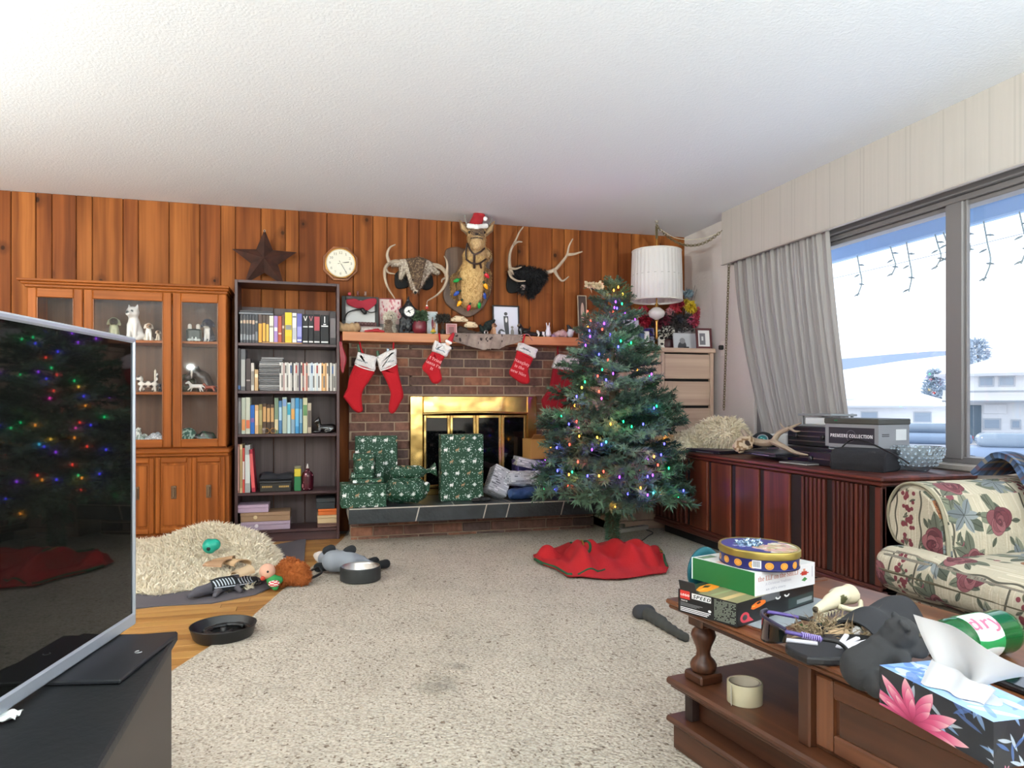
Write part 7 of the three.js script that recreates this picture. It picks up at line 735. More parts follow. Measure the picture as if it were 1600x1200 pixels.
  // shoe box
  const sb = thing('shoe_box', 'grey shoe box lettered premiere collection with dark lid on console', 'box', [2.79, KY + 0.101, 2.385], 0.14), w = 0.33, h = 0.125, d = 0.22, txt = canvasTex(512, 192, (g, W, H) => { g.fillStyle = '#8b8b8f'; g.fillRect(0, 0, W, H); g.fillStyle = '#2b2832'; g.fillRect(36, 36, W - 72, H - 60); g.strokeStyle = '#6a6872'; g.lineWidth = 4; g.beginPath(); g.arc(W / 2, H / 2 + 6, 44, 0, 7); g.stroke(); g.fillStyle = '#f0eef2'; g.font = 'bold 38px sans-serif'; g.textAlign = 'center'; g.fillText('PREMIERE COLLECTION', W / 2, H / 2 + 20, W - 100); });
  const side = cm(0x8b8b8f, 0.6); const bm = part(sb, 'box_body', new THREE.BoxGeometry(d, h, w).translate(0, h / 2, 0), [side, mat(0xffffff, 0.6, { map: txt }), side, side, side, side]); part(sb, 'lid', [bx(d + 0.012, 0.03, w + 0.012, 0, h + 0.01, 0, 0.005)], cm(0x45443f, 0.55)); part(sb, 'price_label', bx(0.075, 0.055, 0.002, 0.05, h * 0.55, w / 2 + 0.0005, 0.0005), cm(0xdcdcdc, 0.6)); part(sb, 'slot', [bx(0.05, 0.004, 0.002, -0.06, h * 0.5, w / 2 + 0.0003, 0.0005), bx(0.05, 0.004, 0.002, -0.06, h * 0.57, w / 2 + 0.0003, 0.0005)], ink);
  const greenMark = part(sb, 'green_mark', bx(0.004, 0.006, 0.02, -d / 2 - 0.007, h + 0.012, -0.09, 0.001), mat(0x0c7a4a, 0.4));  // small green mark on the lid edge
  // speaker wedge
  const sw = thing('desk_speaker', 'black wedge shaped fabric speaker at the front of console', 'speaker', onK(1352, 734), 0.42); part(sw, 'fabric_body', extrude(round2([[-0.09, 0], [0.07, 0], [0.085, 0.05], [0.08, 0.1], [-0.02, 0.105], [-0.085, 0.09], [-0.1, 0.04]], 40), 0.27, 0.012, 3).translate(0, 0, -0.135), mat(0x232227, 0.9, { bumpMap: tex(64, 64, (u, v) => vn(u * 32, v * 32, 32, 32, 5), 20, 20, false), bumpScale: 0.002 })); part(sw, 'foot', [bx(0.12, 0.004, 0.02, 0, 0.002, -0.09, 0.001), bx(0.12, 0.004, 0.02, 0, 0.002, 0.09, 0.001)], ink);
  solo('speaker_cable', 'black cable looping from the wedge speaker towards the glass bowl', 'cable', sweep([ap(1315, 712, KY + 0.03), ap(1318, 696, KY + 0.12), ap(1330, 687, KY + 0.14), ap(1352, 690, KY + 0.13), ap(1380, 702, KY + 0.08), ap(1404, 714, KY + 0.05), ap(1420, 724, KY + 0.012)], 0.004, 30, 6), ink);
  const bp = thing('glass_bowl', 'cut crystal glass bowl at the near end of console', 'bowl', onK(1434, 736)); const bowlG = lathe([[0, 0.002], [0.045, 0.002], [0.05, 0.008], [0.085, 0.04], [0.106, 0.09], [0.11, 0.118], [0.106, 0.12], [0.1, 0.09], [0.078, 0.046], [0.04, 0.016], [0, 0.014]], 48), pp = bowlG.attributes.position; for (let i = 0; i < pp.count; i++) { const x = pp.getX(i), y = pp.getY(i), z = pp.getZ(i), r = Math.hypot(x, z); if (r > 0.05 && y > 0.01) { const a = Math.atan2(z, x), k = 1 + 0.03 * Math.abs(Math.sin(a * 12 + y * 60)); pp.setX(i, x * k); pp.setZ(i, z * k); } } bowlG.computeVertexNormals();
  const crystal = phys(0xf2fbff, 0.06, { transmission: 0.92, thickness: 0.01, ior: 1.5 }); part(bp, 'bowl_body', bowlG, crystal); part(bp, 'hobnail', join([...Array(5)].flatMap((_, j) => [...Array(22)].map((__, i) => { const y = 0.035 + j * 0.019, r = [0.082, 0.096, 0.105, 0.11, 0.112][j], a = (i + (j % 2) / 2) / 22 * 6.283; return new THREE.OctahedronGeometry(0.0085, 1).translate(Math.cos(a) * r, y, Math.sin(a) * r); }))), phys(0xf2fbff, 0.05, { transmission: 0.85, thickness: 0.01, ior: 1.5 }), undefined, 'stuff');
  solo('blue_carton', 'small blue and black carton on white shelf by the window', 'carton', [bx(0.05, 0.075, 0.055, 0, 0.0375, 0, 0.003)], cm(0x3a6a94, 0.4), [2.93, KY + 0.1, PX(1406, 690, 2.93).z]); solo('white_tray', 'small white plastic tray under the blue carton by the window', 'tray', [bx(0.1, 0.006, 0.14, 0, 0.096, 0, 0.002), bx(0.09, 0.093, 0.006, 0, 0.0465, -0.06, 0.002), bx(0.09, 0.093, 0.006, 0, 0.0465, 0.06, 0.002)], cm(0xd6dadc, 0.4), [2.94, KY, PX(1410, 700, 2.93).z]);
}
// ───────────── floral sofa ─────────────
const floral = canvasTex(1024, 1024, (g, W) => {
  g.fillStyle = '#b0a693'; g.fillRect(0, 0, W, W); const f = rng(321);
  for (let i = 0; i < 520; i++) { g.fillStyle = `rgba(${f() > 0.5 ? '236,226,206' : '168,152,126'},0.28)`; g.fillRect(f() * W, f() * W, 2 + f() * 2, 60 + f() * 200); }
  const leaf = (x, y, r, a, c) => { g.save(); g.translate(x, y); g.rotate(a); g.fillStyle = c; g.beginPath(); g.moveTo(0, 0); g.quadraticCurveTo(r * 0.5, -r * 0.42, r, 0); g.quadraticCurveTo(r * 0.5, r * 0.42, 0, 0); g.fill(); g.strokeStyle = 'rgba(30,34,28,0.6)'; g.lineWidth = 3; g.beginPath(); g.moveTo(0, 0); g.lineTo(r * 0.9, 0); g.stroke(); g.restore(); };
  const rose = (x, y, r, cs) => { for (let k = 0; k < 14; k++) { const a = f() * 6.3, q = r * (1 - k / 15); g.fillStyle = cs[k % cs.length]; g.beginPath(); g.ellipse(x + Math.cos(a) * q * 0.35, y + Math.sin(a) * q * 0.35, q * 0.8, q * 0.62, a, 0, 7); g.fill(); g.strokeStyle = 'rgba(50,20,26,0.5)'; g.lineWidth = 2; g.stroke(); } };
  for (const X of [300, 812]) { g.strokeStyle = '#4a463c'; g.lineWidth = 8; for (const o of [-62, 62]) { g.beginPath(); for (let y = 0; y <= W; y += 8) g.lineTo(X + o + 5 * Math.sin(y * Math.PI / 64), y); g.stroke(); } for (let y = 20; y < W; y += 46) { leaf(X - 10 + f() * 20, y, 32, f() * 6, '#5f6050'); leaf(X, y + 14, 30, f() * 6, '#6e6a58'); g.fillStyle = pick(['#6e3038', '#7e3c40', '#8a5a4a'], f); for (let k = 0; k < 5; k++) { g.beginPath(); g.arc(X - 30 + f() * 60, y + f() * 40, 7 + f() * 5, 0, 7); g.fill(); } } }
  const green = ['#5c6052', '#6a6e5e', '#4e5448', '#7a7c6c'];
  for (const [x, y, k] of [[90, 140, 0], [540, 90, 1], [580, 420, 0], [80, 480, 1], [110, 800, 2], [560, 760, 2], [660, 620, 1], [960, 300, 0], [970, 760, 1], [430, 960, 0], [180, 300, 1], [200, 640, 1], [450, 260, 1], [680, 230, 0], [690, 880, 1], [930, 540, 2], [940, 980, 1], [50, 960, 1], [450, 560, 1], [940, 110, 1]]) { for (let i = 0; i < 7; i++) leaf(x + (f() - 0.5) * 60, y + (f() - 0.5) * 60, 70 + f() * 60, f() * 6.3, pick(green, f)); if (k === 0) rose(x, y, 62, ['#64323a', '#744248', '#845256', '#552a32']); else if (k === 2) rose(x, y, 58, ['#9a6a48', '#a87a54', '#8a5a3e']); else { for (let i = 0; i < 6; i++) leaf(x, y, 80, i * 1.05 + f() * 0.3, pick(['#6e7478', '#7e8486', '#5e6468'], f)); } for (let i = 0; i < 3; i++) leaf(x + 60 * Math.cos(i * 2.1), y + 70 * Math.sin(i * 2.1), 46, i * 2.1, '#54584a'); }
  for (let i = 0; i < 26; i++) { const x = f() * W, y = f() * W; g.fillStyle = '#77404a'; g.beginPath(); g.arc(x, y, 11, 0, 7); g.fill(); leaf(x, y + 8, 40, f() * 6, '#5a5e50'); leaf(x, y + 8, 36, f() * 6, '#6a6c5a'); }
}); floral.repeat.set(1.25, 1.25);
const sofaM = mat(0xffffff, 0.9, { map: floral, bumpMap: tex(64, 64, (u, v) => vn(u * 20, v * 40, 20, 40, 5), 10, 10, false), bumpScale: 0.001 }), pipeM = mat(0x8d8672, 0.9), pipeD = mat(0x57503f, 0.9);
// soft box: superellipse cushion between two corners
function soft(x0, x1, y0, y1, z0, z1, r, puff = 0, axis = 'y', seg = 14) {
  const g = new THREE.BoxGeometry(1, 1, 1, seg, seg, seg), p = g.attributes.position, w = x1 - x0, h = y1 - y0, d = z1 - z0, c = [(x0 + x1) / 2, (y0 + y1) / 2, (z0 + z1) / 2], S = [w / 2, h / 2, d / 2];
  for (let i = 0; i < p.count; i++) { const q = [p.getX(i) * 2, p.getY(i) * 2, p.getZ(i) * 2], e = q.map((v) => Math.sign(v) * Math.pow(Math.abs(v), 0.8)), P = e.map((v, k) => v * S[k]), I = P.map((v, k) => clamp(v, -(S[k] - r), S[k] - r)), dv = P.map((v, k) => v - I[k]), L = Math.hypot(...dv); if (L > 1e-9) for (let k = 0; k < 3; k++) P[k] = I[k] + dv[k] / L * Math.min(L, r); const b = puff * (1 - e[0] ** 2) * (1 - e[2] ** 2) * Math.sign(q[1]) * (Math.abs(q[1]) > 0.99 ? 1 : Math.abs(e[1])), bx_ = puff * 0.6 * (1 - e[1] ** 2) * (1 - e[2] ** 2) * Math.sign(q[0]) * Math.abs(e[0]); p.setXYZ(i, c[0] + P[0] + bx_, c[1] + P[1] + b, c[2] + P[2]); }
  const m = mergeVertices(g.deleteAttribute('uv').deleteAttribute('normal'), 1e-5); m.computeVertexNormals(); return uvBox(m, axis, 0.13, 0.21);
}
{
  const t = thing('floral_sofa', 'cream floral sofa with rolled arm standing next to the console', 'sofa');
  part(t, 'base', soft(1.80, 2.7, 0.06, 0.365, 3.60, 5.3, 0.03, 0.012), sofaM);
  const cu = part(t, 'seat_cushion', [soft(1.74, 2.5, 0.365, 0.505, 3.775, 4.62, 0.055, 0.02), soft(1.74, 1.865, 0.367, 0.5, 3.57, 3.85, 0.05, 0.008)], sofaM); part(cu, 'piping', sweep([[1.865, 0.432, 3.574], [1.785, 0.434, 3.572], [1.742, 0.434, 3.612], [1.739, 0.434, 3.8], [1.731, 0.434, 4.2], [1.738, 0.434, 4.62]], 0.004, 40, 6), pipeD);
  part(t, 'seat_cushion', soft(1.74, 2.5, 0.365, 0.505, 4.625, 5.3, 0.055, 0.02), sofaM);
  const prof = [[-3.585, 0.1], [-3.585, 0.5], [-3.55, 0.51], [-3.525, 0.545], [-3.515, 0.59], [-3.525, 0.64], [-3.56, 0.685], [-3.61, 0.705], [-3.67, 0.7], [-3.715, 0.672], [-3.745, 0.62], [-3.76, 0.55], [-3.765, 0.48], [-3.77, 0.3], [-3.77, 0.1]].map(([a, b]) => [a, b]);
  const am = extrude(prof, 0.86, 0.022, 3).rotateY(Math.PI / 2).translate(1.865, 0, 0);   // shape (x = -z, y) swept along +x
  const arm = part(t, 'rolled_arm', uvBox(am, 'y', 0.4, 0.1), sofaM);
  const ins = prof.map(([a, b]) => [lerp(a, -3.65, 0.12), lerp(b, 0.5, 0.08)]); part(arm, 'front_panel', uvBox(extrude(ins, 0.02, 0.008, 2).rotateY(Math.PI / 2).translate(1.852, 0, 0), 'y', 0.62, 0.33), sofaM);
  part(arm, 'piping', sweep(prof.slice(1, -2).map(([a, b]) => [1.862, lerp(b, 0.5, 0.02), -lerp(a, -3.65, 0.05)]), 0.006, 50, 6), pipeM);
  part(t, 'back', soft(2.48, 2.74, 0.3, 0.9, 3.62, 5.3, 0.1, 0.02), sofaM); part(t, 'back_cushion', soft(2.36, 2.56, 0.47, 0.86, 3.79, 4.62, 0.09, 0.03), sofaM);
  part(t, 'foot', [bb(1.84, 1.9, 0.01, 0.07, 3.64, 3.7, 0.004), bb(2.6, 2.66, 0.01, 0.07, 3.64, 3.7, 0.004)], cm(0x2a1a12, 0.6));
  const plaid = canvasTex(256, 256, (g, w) => { g.fillStyle = '#2e3b52'; g.fillRect(0, 0, w, w); for (let i = 0; i < 8; i++) { g.fillStyle = ['rgba(96,128,176,0.6)', 'rgba(24,22,20,0.6)', 'rgba(168,130,80,0.5)', 'rgba(110,50,44,0.5)'][i % 4]; g.fillRect(i * 32, 0, 12, w); g.fillRect(0, i * 32, w, 12); } }); plaid.repeat.set(2, 2);
  const c = PX(1585, 728, 2.35); solo('plaid_shirt', 'dark blue plaid shirt thrown over the sofa arm under the window', 'shirt', surf(40, 28, (a, b) => { const x = lerp(2.2, 2.72, a), z = lerp(3.54, 3.86, b), roll = 0.708 + 0.02 - 0.9 * Math.max(0, z - 3.66) ** 1.5 * 2 - 1.4 * Math.max(0, 3.6 - z) ** 1.3; return [x + 0.03 * Math.sin(b * 6), roll + 0.018 + 0.02 * Math.sin(a * 13 + b * 5) * Math.sin(Math.PI * b) + 0.022 * Math.sin(a * 5 + 1) * Math.sin(b * 9), z + 0.02 * Math.sin(a * 9)]; }, 0.02, 1, 1), mat(0xffffff, 0.9, { map: plaid }));
}
// ───────────── coffee table ─────────────
const TA = V(0.938, 0, 3.705), TT = 0.1496, TYY = 0.42;
const toT = (p) => { const d = p.clone().sub(TA); return V(d.x * Math.cos(TT) - d.z * Math.sin(TT), d.y, d.x * Math.sin(TT) + d.z * Math.cos(TT)); };
{
  const t = thing('coffee_table', 'dark wooden coffee table with turned corner posts, lower shelf and small cabinet', 'coffee table', [TA.x, 0, TA.z], TT);
  const W1 = mat(0xffffff, 0.3, { map: woodTex([128, 78, 48], [78, 42, 24], 701, { streak: 16, fine: 60 }) }), W2 = mat(0xffffff, 0.4, { map: woodTex([104, 62, 40], [62, 34, 20], 705, { streak: 14 }) });
  const w = 0.60, L = 1.3;
  part(t, 'table_top', [bx(w, 0.014, L, w / 2, 0.413, L / 2, 0.005, 'z'), bx(w - 0.012, 0.012, L - 0.012, w / 2, 0.4, L / 2, 0.005, 'z')], W1);
  part(t, 'edge_moulding', [bx(0.012, 0.004, L - 0.05, 0.032, 0.4205, L / 2, 0.0015, 'z'), bx(w - 0.05, 0.0035, 0.012, w / 2, 0.4205, 0.03, 0.0015, 'x')], W1);
  part(t, 'apron', [bx(0.02, 0.03, L - 0.1, 0.06, 0.379, L / 2, 0.003, 'z'), bx(w - 0.1, 0.03, 0.02, w / 2, 0.379, 0.055, 0.003, 'x')], W2);
  const postP = [[0.075, 0.07], [w - 0.075, 0.07]];
  for (const [x, z] of postP) { const p = part(t, 'turned_post', lathe([[0, 0.23], [0.028, 0.23], [0.034, 0.238], [0.036, 0.25], [0.03, 0.262], [0.02, 0.272], [0.018, 0.285], [0.022, 0.3], [0.03, 0.318], [0.034, 0.33], [0.03, 0.342], [0.02, 0.35], [0.02, 0.356], [0, 0.356]], 24).translate(x, 0, z), W2); part(p, 'square_block', bx(0.06, 0.04, 0.06, x, 0.374, z, 0.004), W2); part(p, 'square_foot', bx(0.075, 0.026, 0.075, x, 0.218, z, 0.005), W2); }
  part(t, 'lower_shelf', [bx(w, 0.02, L, w / 2, 0.195, L / 2, 0.006, 'z'), bx(w - 0.02, 0.008, L - 0.02, w / 2, 0.181, L / 2, 0.003, 'z')], W2);
  part(t, 'base_board', [bx(w, 0.018, L, w / 2, 0.09, L / 2, 0.006, 'z'), bx(w - 0.03, 0.07, L - 0.03, w / 2, 0.045, L / 2, 0.004, 'z')], W2);
  part(t, 'lower_carcass', bx(w - 0.12, 0.08, L - 0.12, w / 2, 0.138, L / 2, 0.003, 'z'), W2); for (const z of [0.06, 1.2]) part(t, 'lower_post', bx(0.03, 0.08, 0.03, 0.045, 0.138, z, 0.004), cm(0x2a1a16, 0.5));
  const z0 = 0.44, z1 = 1.02; part(t, 'cabinet_body', bx(w - 0.09, 0.19, z1 - z0, w / 2 + 0.01, 0.3, (z0 + z1) / 2, 0.003), W2);
  const fx = 0.05; part(t, 'corner_post', bx(0.03, 0.19, 0.035, fx, 0.3, z0 + 0.017, 0.004), W2); part(t, 'corner_post', bx(0.03, 0.19, 0.035, fx, 0.3, z1 - 0.017, 0.004), W2);
  const d = part(t, 'cabinet_door', [bx(0.02, 0.155, 0.045, fx + 0.002, 0.295, z0 + 0.066, 0.004), bx(0.02, 0.155, 0.045, fx + 0.002, 0.295, z1 - 0.066, 0.004), bx(0.02, 0.04, z1 - z0 - 0.18, fx + 0.002, 0.353, (z0 + z1) / 2, 0.004, 'z'), bx(0.02, 0.04, z1 - z0 - 0.18, fx + 0.002, 0.237, (z0 + z1) / 2, 0.004, 'z')], W1); part(d, 'panel', bx(0.012, 0.08, z1 - z0 - 0.2, fx + 0.004, 0.295, (z0 + z1) / 2, 0.004, 'z'), W2);
}
const onT = (u, v, y = TYY) => PY(u, v, y), TZY = TYY + 0.0006;
{ // tape roll on the lower shelf
  const p = PY(1171, 1100, 0.206), t = thing('tape_roll', 'roll of cream packing tape on the coffee table lower shelf', 'tape', [p.x, 0.2056, p.z - 0.02]);
  part(t, 'tape', lathe([[0.036, 0], [0.044, 0], [0.044, 0.05], [0.036, 0.05], [0.036, 0]], 40), phys(0xc9bfa0, 0.35, { clearcoat: 0.3 })); part(t, 'cardboard_core', lathe([[0.0335, 0.0005], [0.0358, 0.0005], [0.0358, 0.0495], [0.0335, 0.0495], [0.0335, 0.0005]], 36), cm(0xc8bca8, 0.8)); part(t, 'loose_end', tilt(bx(0.016, 0.048, 0.0015, 0, 0.025, 0), 0, 1.1, 0).translate(-0.047, 0, 0.012), phys(0xd8d2c4, 0.3, {}));
}
function boxFrom(F, Lp, Rp, y) { const f = PY(...F, y), l = PY(...Lp, y), r = PY(...Rp, y); const ax = V(r.x - f.x, 0, r.z - f.z), th = Math.atan2(-ax.z, ax.x), w = ax.length(), bz = V(Math.sin(th), 0, Math.cos(th)), d = Math.abs(l.clone().sub(f).dot(bz)); return { w, d, th, c: f.clone().addScaledVector(ax, 0.5).addScaledVector(bz, -d / 2) }; }
const carArt = (g, x, y, s, c = '#e8851c') => { g.save(); g.translate(x, y); g.scale(s, s); g.fillStyle = '#1a1a1c'; g.beginPath(); g.ellipse(-34, 14, 14, 12, 0, 0, 7); g.ellipse(36, 8, 13, 11, 0, 0, 7); g.fill(); g.fillStyle = c; g.beginPath(); g.moveTo(-60, 14); g.lineTo(-52, -8); g.lineTo(-10, -26); g.lineTo(34, -28); g.lineTo(62, -20); g.lineTo(66, 0); g.lineTo(20, 16); g.lineTo(-40, 24); g.fill(); g.fillStyle = '#1c1c20'; g.beginPath(); g.moveTo(-14, -14); g.lineTo(14, -24); g.lineTo(26, -12); g.lineTo(0, -4); g.fill(); g.fillStyle = '#f6c060'; g.fillRect(-50, -2, 26, 6); g.restore(); };
{
  // black racing car set box
  const b = boxFrom([1152, 983], [1066, 955], [1271, 943], TYY), h = 0.058, t = thing('toy_box', 'black building toy box showing orange racing car, lowest of the stack on table', 'toy box', [b.c.x, TZY + 0.003, b.c.z], b.th);
  const end = canvasTex(512, 256, (g, W, H) => { g.fillStyle = '#1b1b1d'; g.fillRect(0, 0, W, H); g.fillStyle = '#c8342c'; g.fillRect(18, 6, 88, 92); g.fillStyle = '#fff'; g.font = 'bold 34px sans-serif'; g.fillText('LEGO', 20, 66, 84); g.fillStyle = '#e8e4e0'; g.font = 'bold 22px sans-serif'; g.fillText('76918', 24, 126); g.fillStyle = '#e8e8e8'; g.fillRect(124, 14, 170, 62); g.fillStyle = '#26262a'; g.font = 'italic bold 54px sans-serif'; g.fillText('SPEED', 130, 66, 158); g.fillStyle = '#8a8a8c'; for (let i = 0; i < 3; i++) g.fillRect(20, 142 + i * 14, 200 - i * 26, 5); g.fillStyle = '#f2f2f2'; for (let i = 0; i < 3; i++) g.fillRect(20, 192 + i * 18, 270 - i * 14, 9); g.beginPath(); g.arc(282, 168, 14, 0, 7); g.fill(); const f = rng(4); g.fillStyle = '#9aa494'; for (let j = 0; j < 14; j++) for (let i = 0; i < 18; i++) if (f() > 0.25) g.fillRect(322 + i * 10, 18 + j * 16, 7, 9); });
  const front = canvasTex(512, 128, (g, W, H) => { g.fillStyle = '#17181a'; g.fillRect(0, 0, W, H); g.fillStyle = '#5a5c62'; g.fillRect(150, 0, 120, 40); carArt(g, 128, 42, 0.75, '#d8681c'); g.fillStyle = '#c83848'; g.beginPath(); g.arc(46, 88, 28, 0, 7); g.fill(); g.beginPath(); g.moveTo(46, 60); g.lineTo(100, 116); g.lineTo(46, 116); g.fill(); g.fillStyle = '#3a3a3c'; g.beginPath(); g.arc(46, 88, 15, 0, 7); g.fill(); g.strokeStyle = '#e8e8e8'; g.lineWidth = 9; for (const x of [260, 320]) { g.beginPath(); g.arc(x, 26, 16, 0.4, 2.9); g.stroke(); } g.fillStyle = '#2b3a3a'; g.fillRect(330, 60, 180, 60); g.fillStyle = '#8c9496'; g.fillRect(390, 84, 110, 24); });
  const top = canvasTex(512, 256, (g, W, H) => { g.fillStyle = '#2a2826'; g.fillRect(0, 0, W, H); g.fillStyle = '#8a8060'; g.beginPath(); g.moveTo(0, 90); g.lineTo(300, 70); g.lineTo(W, 140); g.lineTo(W, H); g.lineTo(0, H); g.fill(); g.fillStyle = '#c8a878'; g.fillRect(0, 180, W, 26); g.fillStyle = '#98a078'; g.fillRect(20, 130, 300, 14); carArt(g, 100, 66, 1.3, '#f09020'); });
  const dark = cm(0x1b1b1d, 0.4), P = (m) => mat(0xffffff, 0.32, { map: m }); part(t, 'carton', new THREE.BoxGeometry(b.w, h, b.d).translate(0, h / 2, 0), [dark, P(end), P(top), dark, P(front), dark]);
  part(t, 'torn_flap', tilt(bx(0.002, 0.03, 0.05, 0, 0.015, 0), 0, 0, 0.25).translate(-b.w / 2 + 0.002, h - 0.004, -b.d / 2 + 0.03), dark);
  // white and green box
  const y2 = TZY + 0.003 + h + 0.0006, e = boxFrom([1180.5, 932], [1097, 901], [1273, 912.6], y2), h2 = 0.058, t2 = thing('game_box', 'white and green Christmas book box lying on the black toy box', 'box', [e.c.x, y2, e.c.z], e.th);
  const lt = canvasTex(512, 192, (g, W, H) => { g.fillStyle = '#dcdadf'; g.fillRect(0, 0, W, H); g.fillStyle = '#b8746a'; g.font = 'bold 52px serif'; g.fillText('the ELF on the SHELF', 20, 78, 350); g.fillStyle = '#a8a6b4'; g.font = '27px serif'; g.fillText('A Christmas Tradition', 82, 118, 220); g.font = 'bold 26px serif'; g.fillText('an elf’s story', 84, 162, 190); g.fillStyle = '#a83028'; g.fillRect(392, 62, 48, 34); g.fillRect(380, 74, 76, 10); g.fillStyle = '#b8806a'; g.fillRect(406, 40, 20, 24); g.fillStyle = '#3c7a40'; g.beginPath(); g.moveTo(392, 136); g.lineTo(420, 112); g.lineTo(444, 132); g.lineTo(420, 150); g.fill(); g.fillStyle = '#8a88a0'; g.fillRect(486, 30, 5, 90); });
  const grn = cm(0x1d6a34, 0.5), wh = cm(0xdcdce0, 0.5), tp = canvasTex(256, 256, (g, W) => { g.fillStyle = '#dcdcdc'; g.fillRect(0, 0, W, W); g.fillStyle = '#5a7a5c'; g.fillRect(10, 10, 60, 30); g.fillStyle = '#c89a84'; g.fillRect(10, 90, 40, 40); g.fillStyle = '#9a98b0'; g.fillRect(190, 20, 50, 26); }); part(t2, 'carton', new THREE.BoxGeometry(e.w, h2, e.d).translate(0, h2 / 2, 0), [wh, grn, P(tp), wh, P(lt), wh]); part(t2, 'corner_edge', [bx(0.004, h2 + 0.001, 0.004, -e.w / 2 + 0.001, h2 / 2, e.d / 2 - 0.001, 0.001), bx(0.004, h2 + 0.001, 0.004, -e.w / 2 + 0.001, h2 / 2, -e.d / 2 + 0.001, 0.001)], cm(0xdfeee4, 0.4));
  // cookie tin
  const y3 = y2 + h2 + 0.0006, c = PY(1187, 880, y3), t3 = thing('cookie_tin', 'oval blue cookie tin with gold rimmed lid on top of the box stack', 'tin', [c.x, y3, c.z - 0.005], 0.15); const ell = (g) => g.scale(0.092, 1, 0.112);
  const bodyT = canvasTex(1024, 64, (g, W, H) => { g.fillStyle = '#22235e'; g.fillRect(0, 0, W, H); for (let i = 0; i < 16; i++) { const x = 32 + i * 64; g.fillStyle = '#d8963c'; g.beginPath(); g.arc(x, 36, 18, 0, 7); g.fill(); if (i % 3 === 1) { g.fillStyle = '#22235e'; g.beginPath(); g.arc(x, 36, 6, 0, 7); g.fill(); } else { g.strokeStyle = '#b87428'; g.lineWidth = 3; g.beginPath(); g.arc(x, 36, 12, 0, 7); g.stroke(); } } g.fillStyle = '#dfe2ea'; g.fillRect(860, 12, 36, 40); g.fillStyle = '#444'; for (let i = 0; i < 7; i++) g.fillRect(864 + i * 4, 16, 2, 30); });
  part(t3, 'tin_body', ell(new THREE.CylinderGeometry(0.98, 0.98, 0.032, 64, 1, true).translate(0, 0.016, 0)), P(bodyT)); part(t3, 'tin_base', ell(lathe([[0, 0], [0.99, 0], [0.99, 0.004], [0.97, 0.004]], 64)), cm(0x22235e, 0.4));
  const lid = part(t3, 'lid', ell(lathe([[1.0, 0.028], [1.015, 0.03], [1.015, 0.044], [0.985, 0.048], [0.93, 0.046]], 64)), mat(0xa89450, 0.35, { metalness: 0.75 }));
  const lidT = canvasTex(512, 512, (g, W) => { g.fillStyle = '#2a2a78'; g.fillRect(0, 0, W, W); const f = rng(6); for (let i = 0; i < 150; i++) { g.fillStyle = pick(['#c8a890', '#d8d0c0', '#b88a68', '#a8a878', '#c89a9a'], f); g.beginPath(); g.ellipse(170 + f() * 320, 250 + f() * 240, 20 + f() * 24, 12 + f() * 16, f() * 3, 0, 7); g.fill(); } g.fillStyle = '#e8e6f0'; g.font = 'bold 40px serif'; g.fillText('Butter', 70, 210); g.fillText('Cookies', 84, 256); });
  const ds = new THREE.CircleGeometry(0.94, 48).rotateX(-Math.PI / 2); part(lid, 'lid_print', ell(ds.translate(0, 0.0462, 0)), P(lidT));
  const bowP = part(t3, 'glitter_bow', hair(260, (f) => { const a = f() * 6.3, q = Math.sqrt(f()); return [V(-0.012 + Math.cos(a) * q * 0.034, 0.047, -0.02 + Math.sin(a) * q * 0.03), V(0, 0.5, 0)]; }, 0.014, 0.0028, 19, 0.9), mat(0x9ab0c8, 0.2, { metalness: 0.6 }), undefined, 'stuff');
  // grey magazine under the toy box, teal disc behind
  const mg = thing('magazine', 'grey magazine sticking out from under the black toy box', 'magazine', [b.c.x + 0.06, TYY + 0.0018, b.c.z + 0.028], b.th + 0.03); part(mg, 'cover', bx(0.36, 0.002, 0.2, 0, 0, 0, 0.0006), cm(0x9aa0a6, 0.4));
  const dp = PY(1101, 890, 0.488); solo('teal_disc', 'teal rounded cushion like disc standing behind the white and green box', 'disc', [lathe([[0, 0.006], [0.05, 0.006], [0.064, 0.002], [0.066, -0.004], [0.05, -0.008], [0, -0.008]], 32).rotateX(Math.PI / 2)], cm(0x14606c, 0.6), [dp.x, TYY + 0.0665, dp.z], 0.3);
}
{ // sunglasses
  const p = onT(1216, 1012), t = thing('sunglasses', 'wraparound sunglasses with purple arms standing on the table edge', 'sunglasses', [p.x, TZY, p.z - 0.01], -0.35);
  part(t, 'lens', surf(20, 8, (a, b) => { const z = lerp(-0.07, 0.07, a), k = 1 - (a * 2 - 1) ** 2; const y = lerp(0.012 + 0.018 * Math.abs(a * 2 - 1) ** 2, 0.062 - 0.012 * (a * 2 - 1) ** 4, b); return [-0.03 * k + 0.004 * b, y, z]; }, 0.0025), phys(0x10140f, 0.06, { clearcoat: 1, iridescence: 0.5 })); const pm = cm(0x4a3a7c, 0.35);
  part(t, 'brow_bar', sweep([[0, 0.06, -0.072], [-0.02, 0.066, -0.035], [-0.028, 0.067, 0], [-0.02, 0.066, 0.035], [0, 0.06, 0.072]], 0.004, 24, 6), cm(0x2a2440, 0.4));
  for (const s of [-1, 1]) part(t, 'arm', [sweep([[0, 0.055, s * 0.072], [0.03, 0.05, s * 0.076], [0.075, 0.042, s * 0.076]], 0.0045, 14, 6)], pm), part(t, 'ear_tip', sweep([[0.073, 0.0425, s * 0.076], [0.11, 0.034, s * 0.072], [0.14, 0.006, s * 0.066]], 0.0045, 12, 6), ink); part(t, 'coil', [...Array(9)].map((_, i) => new THREE.TorusGeometry(0.006, 0.0013, 5, 12).rotateY(Math.PI / 2).translate(0.034 + i * 0.0045, 0.0495 - i * 0.0009, 0.0762)), cm(0xa898d8, 0.4));
}
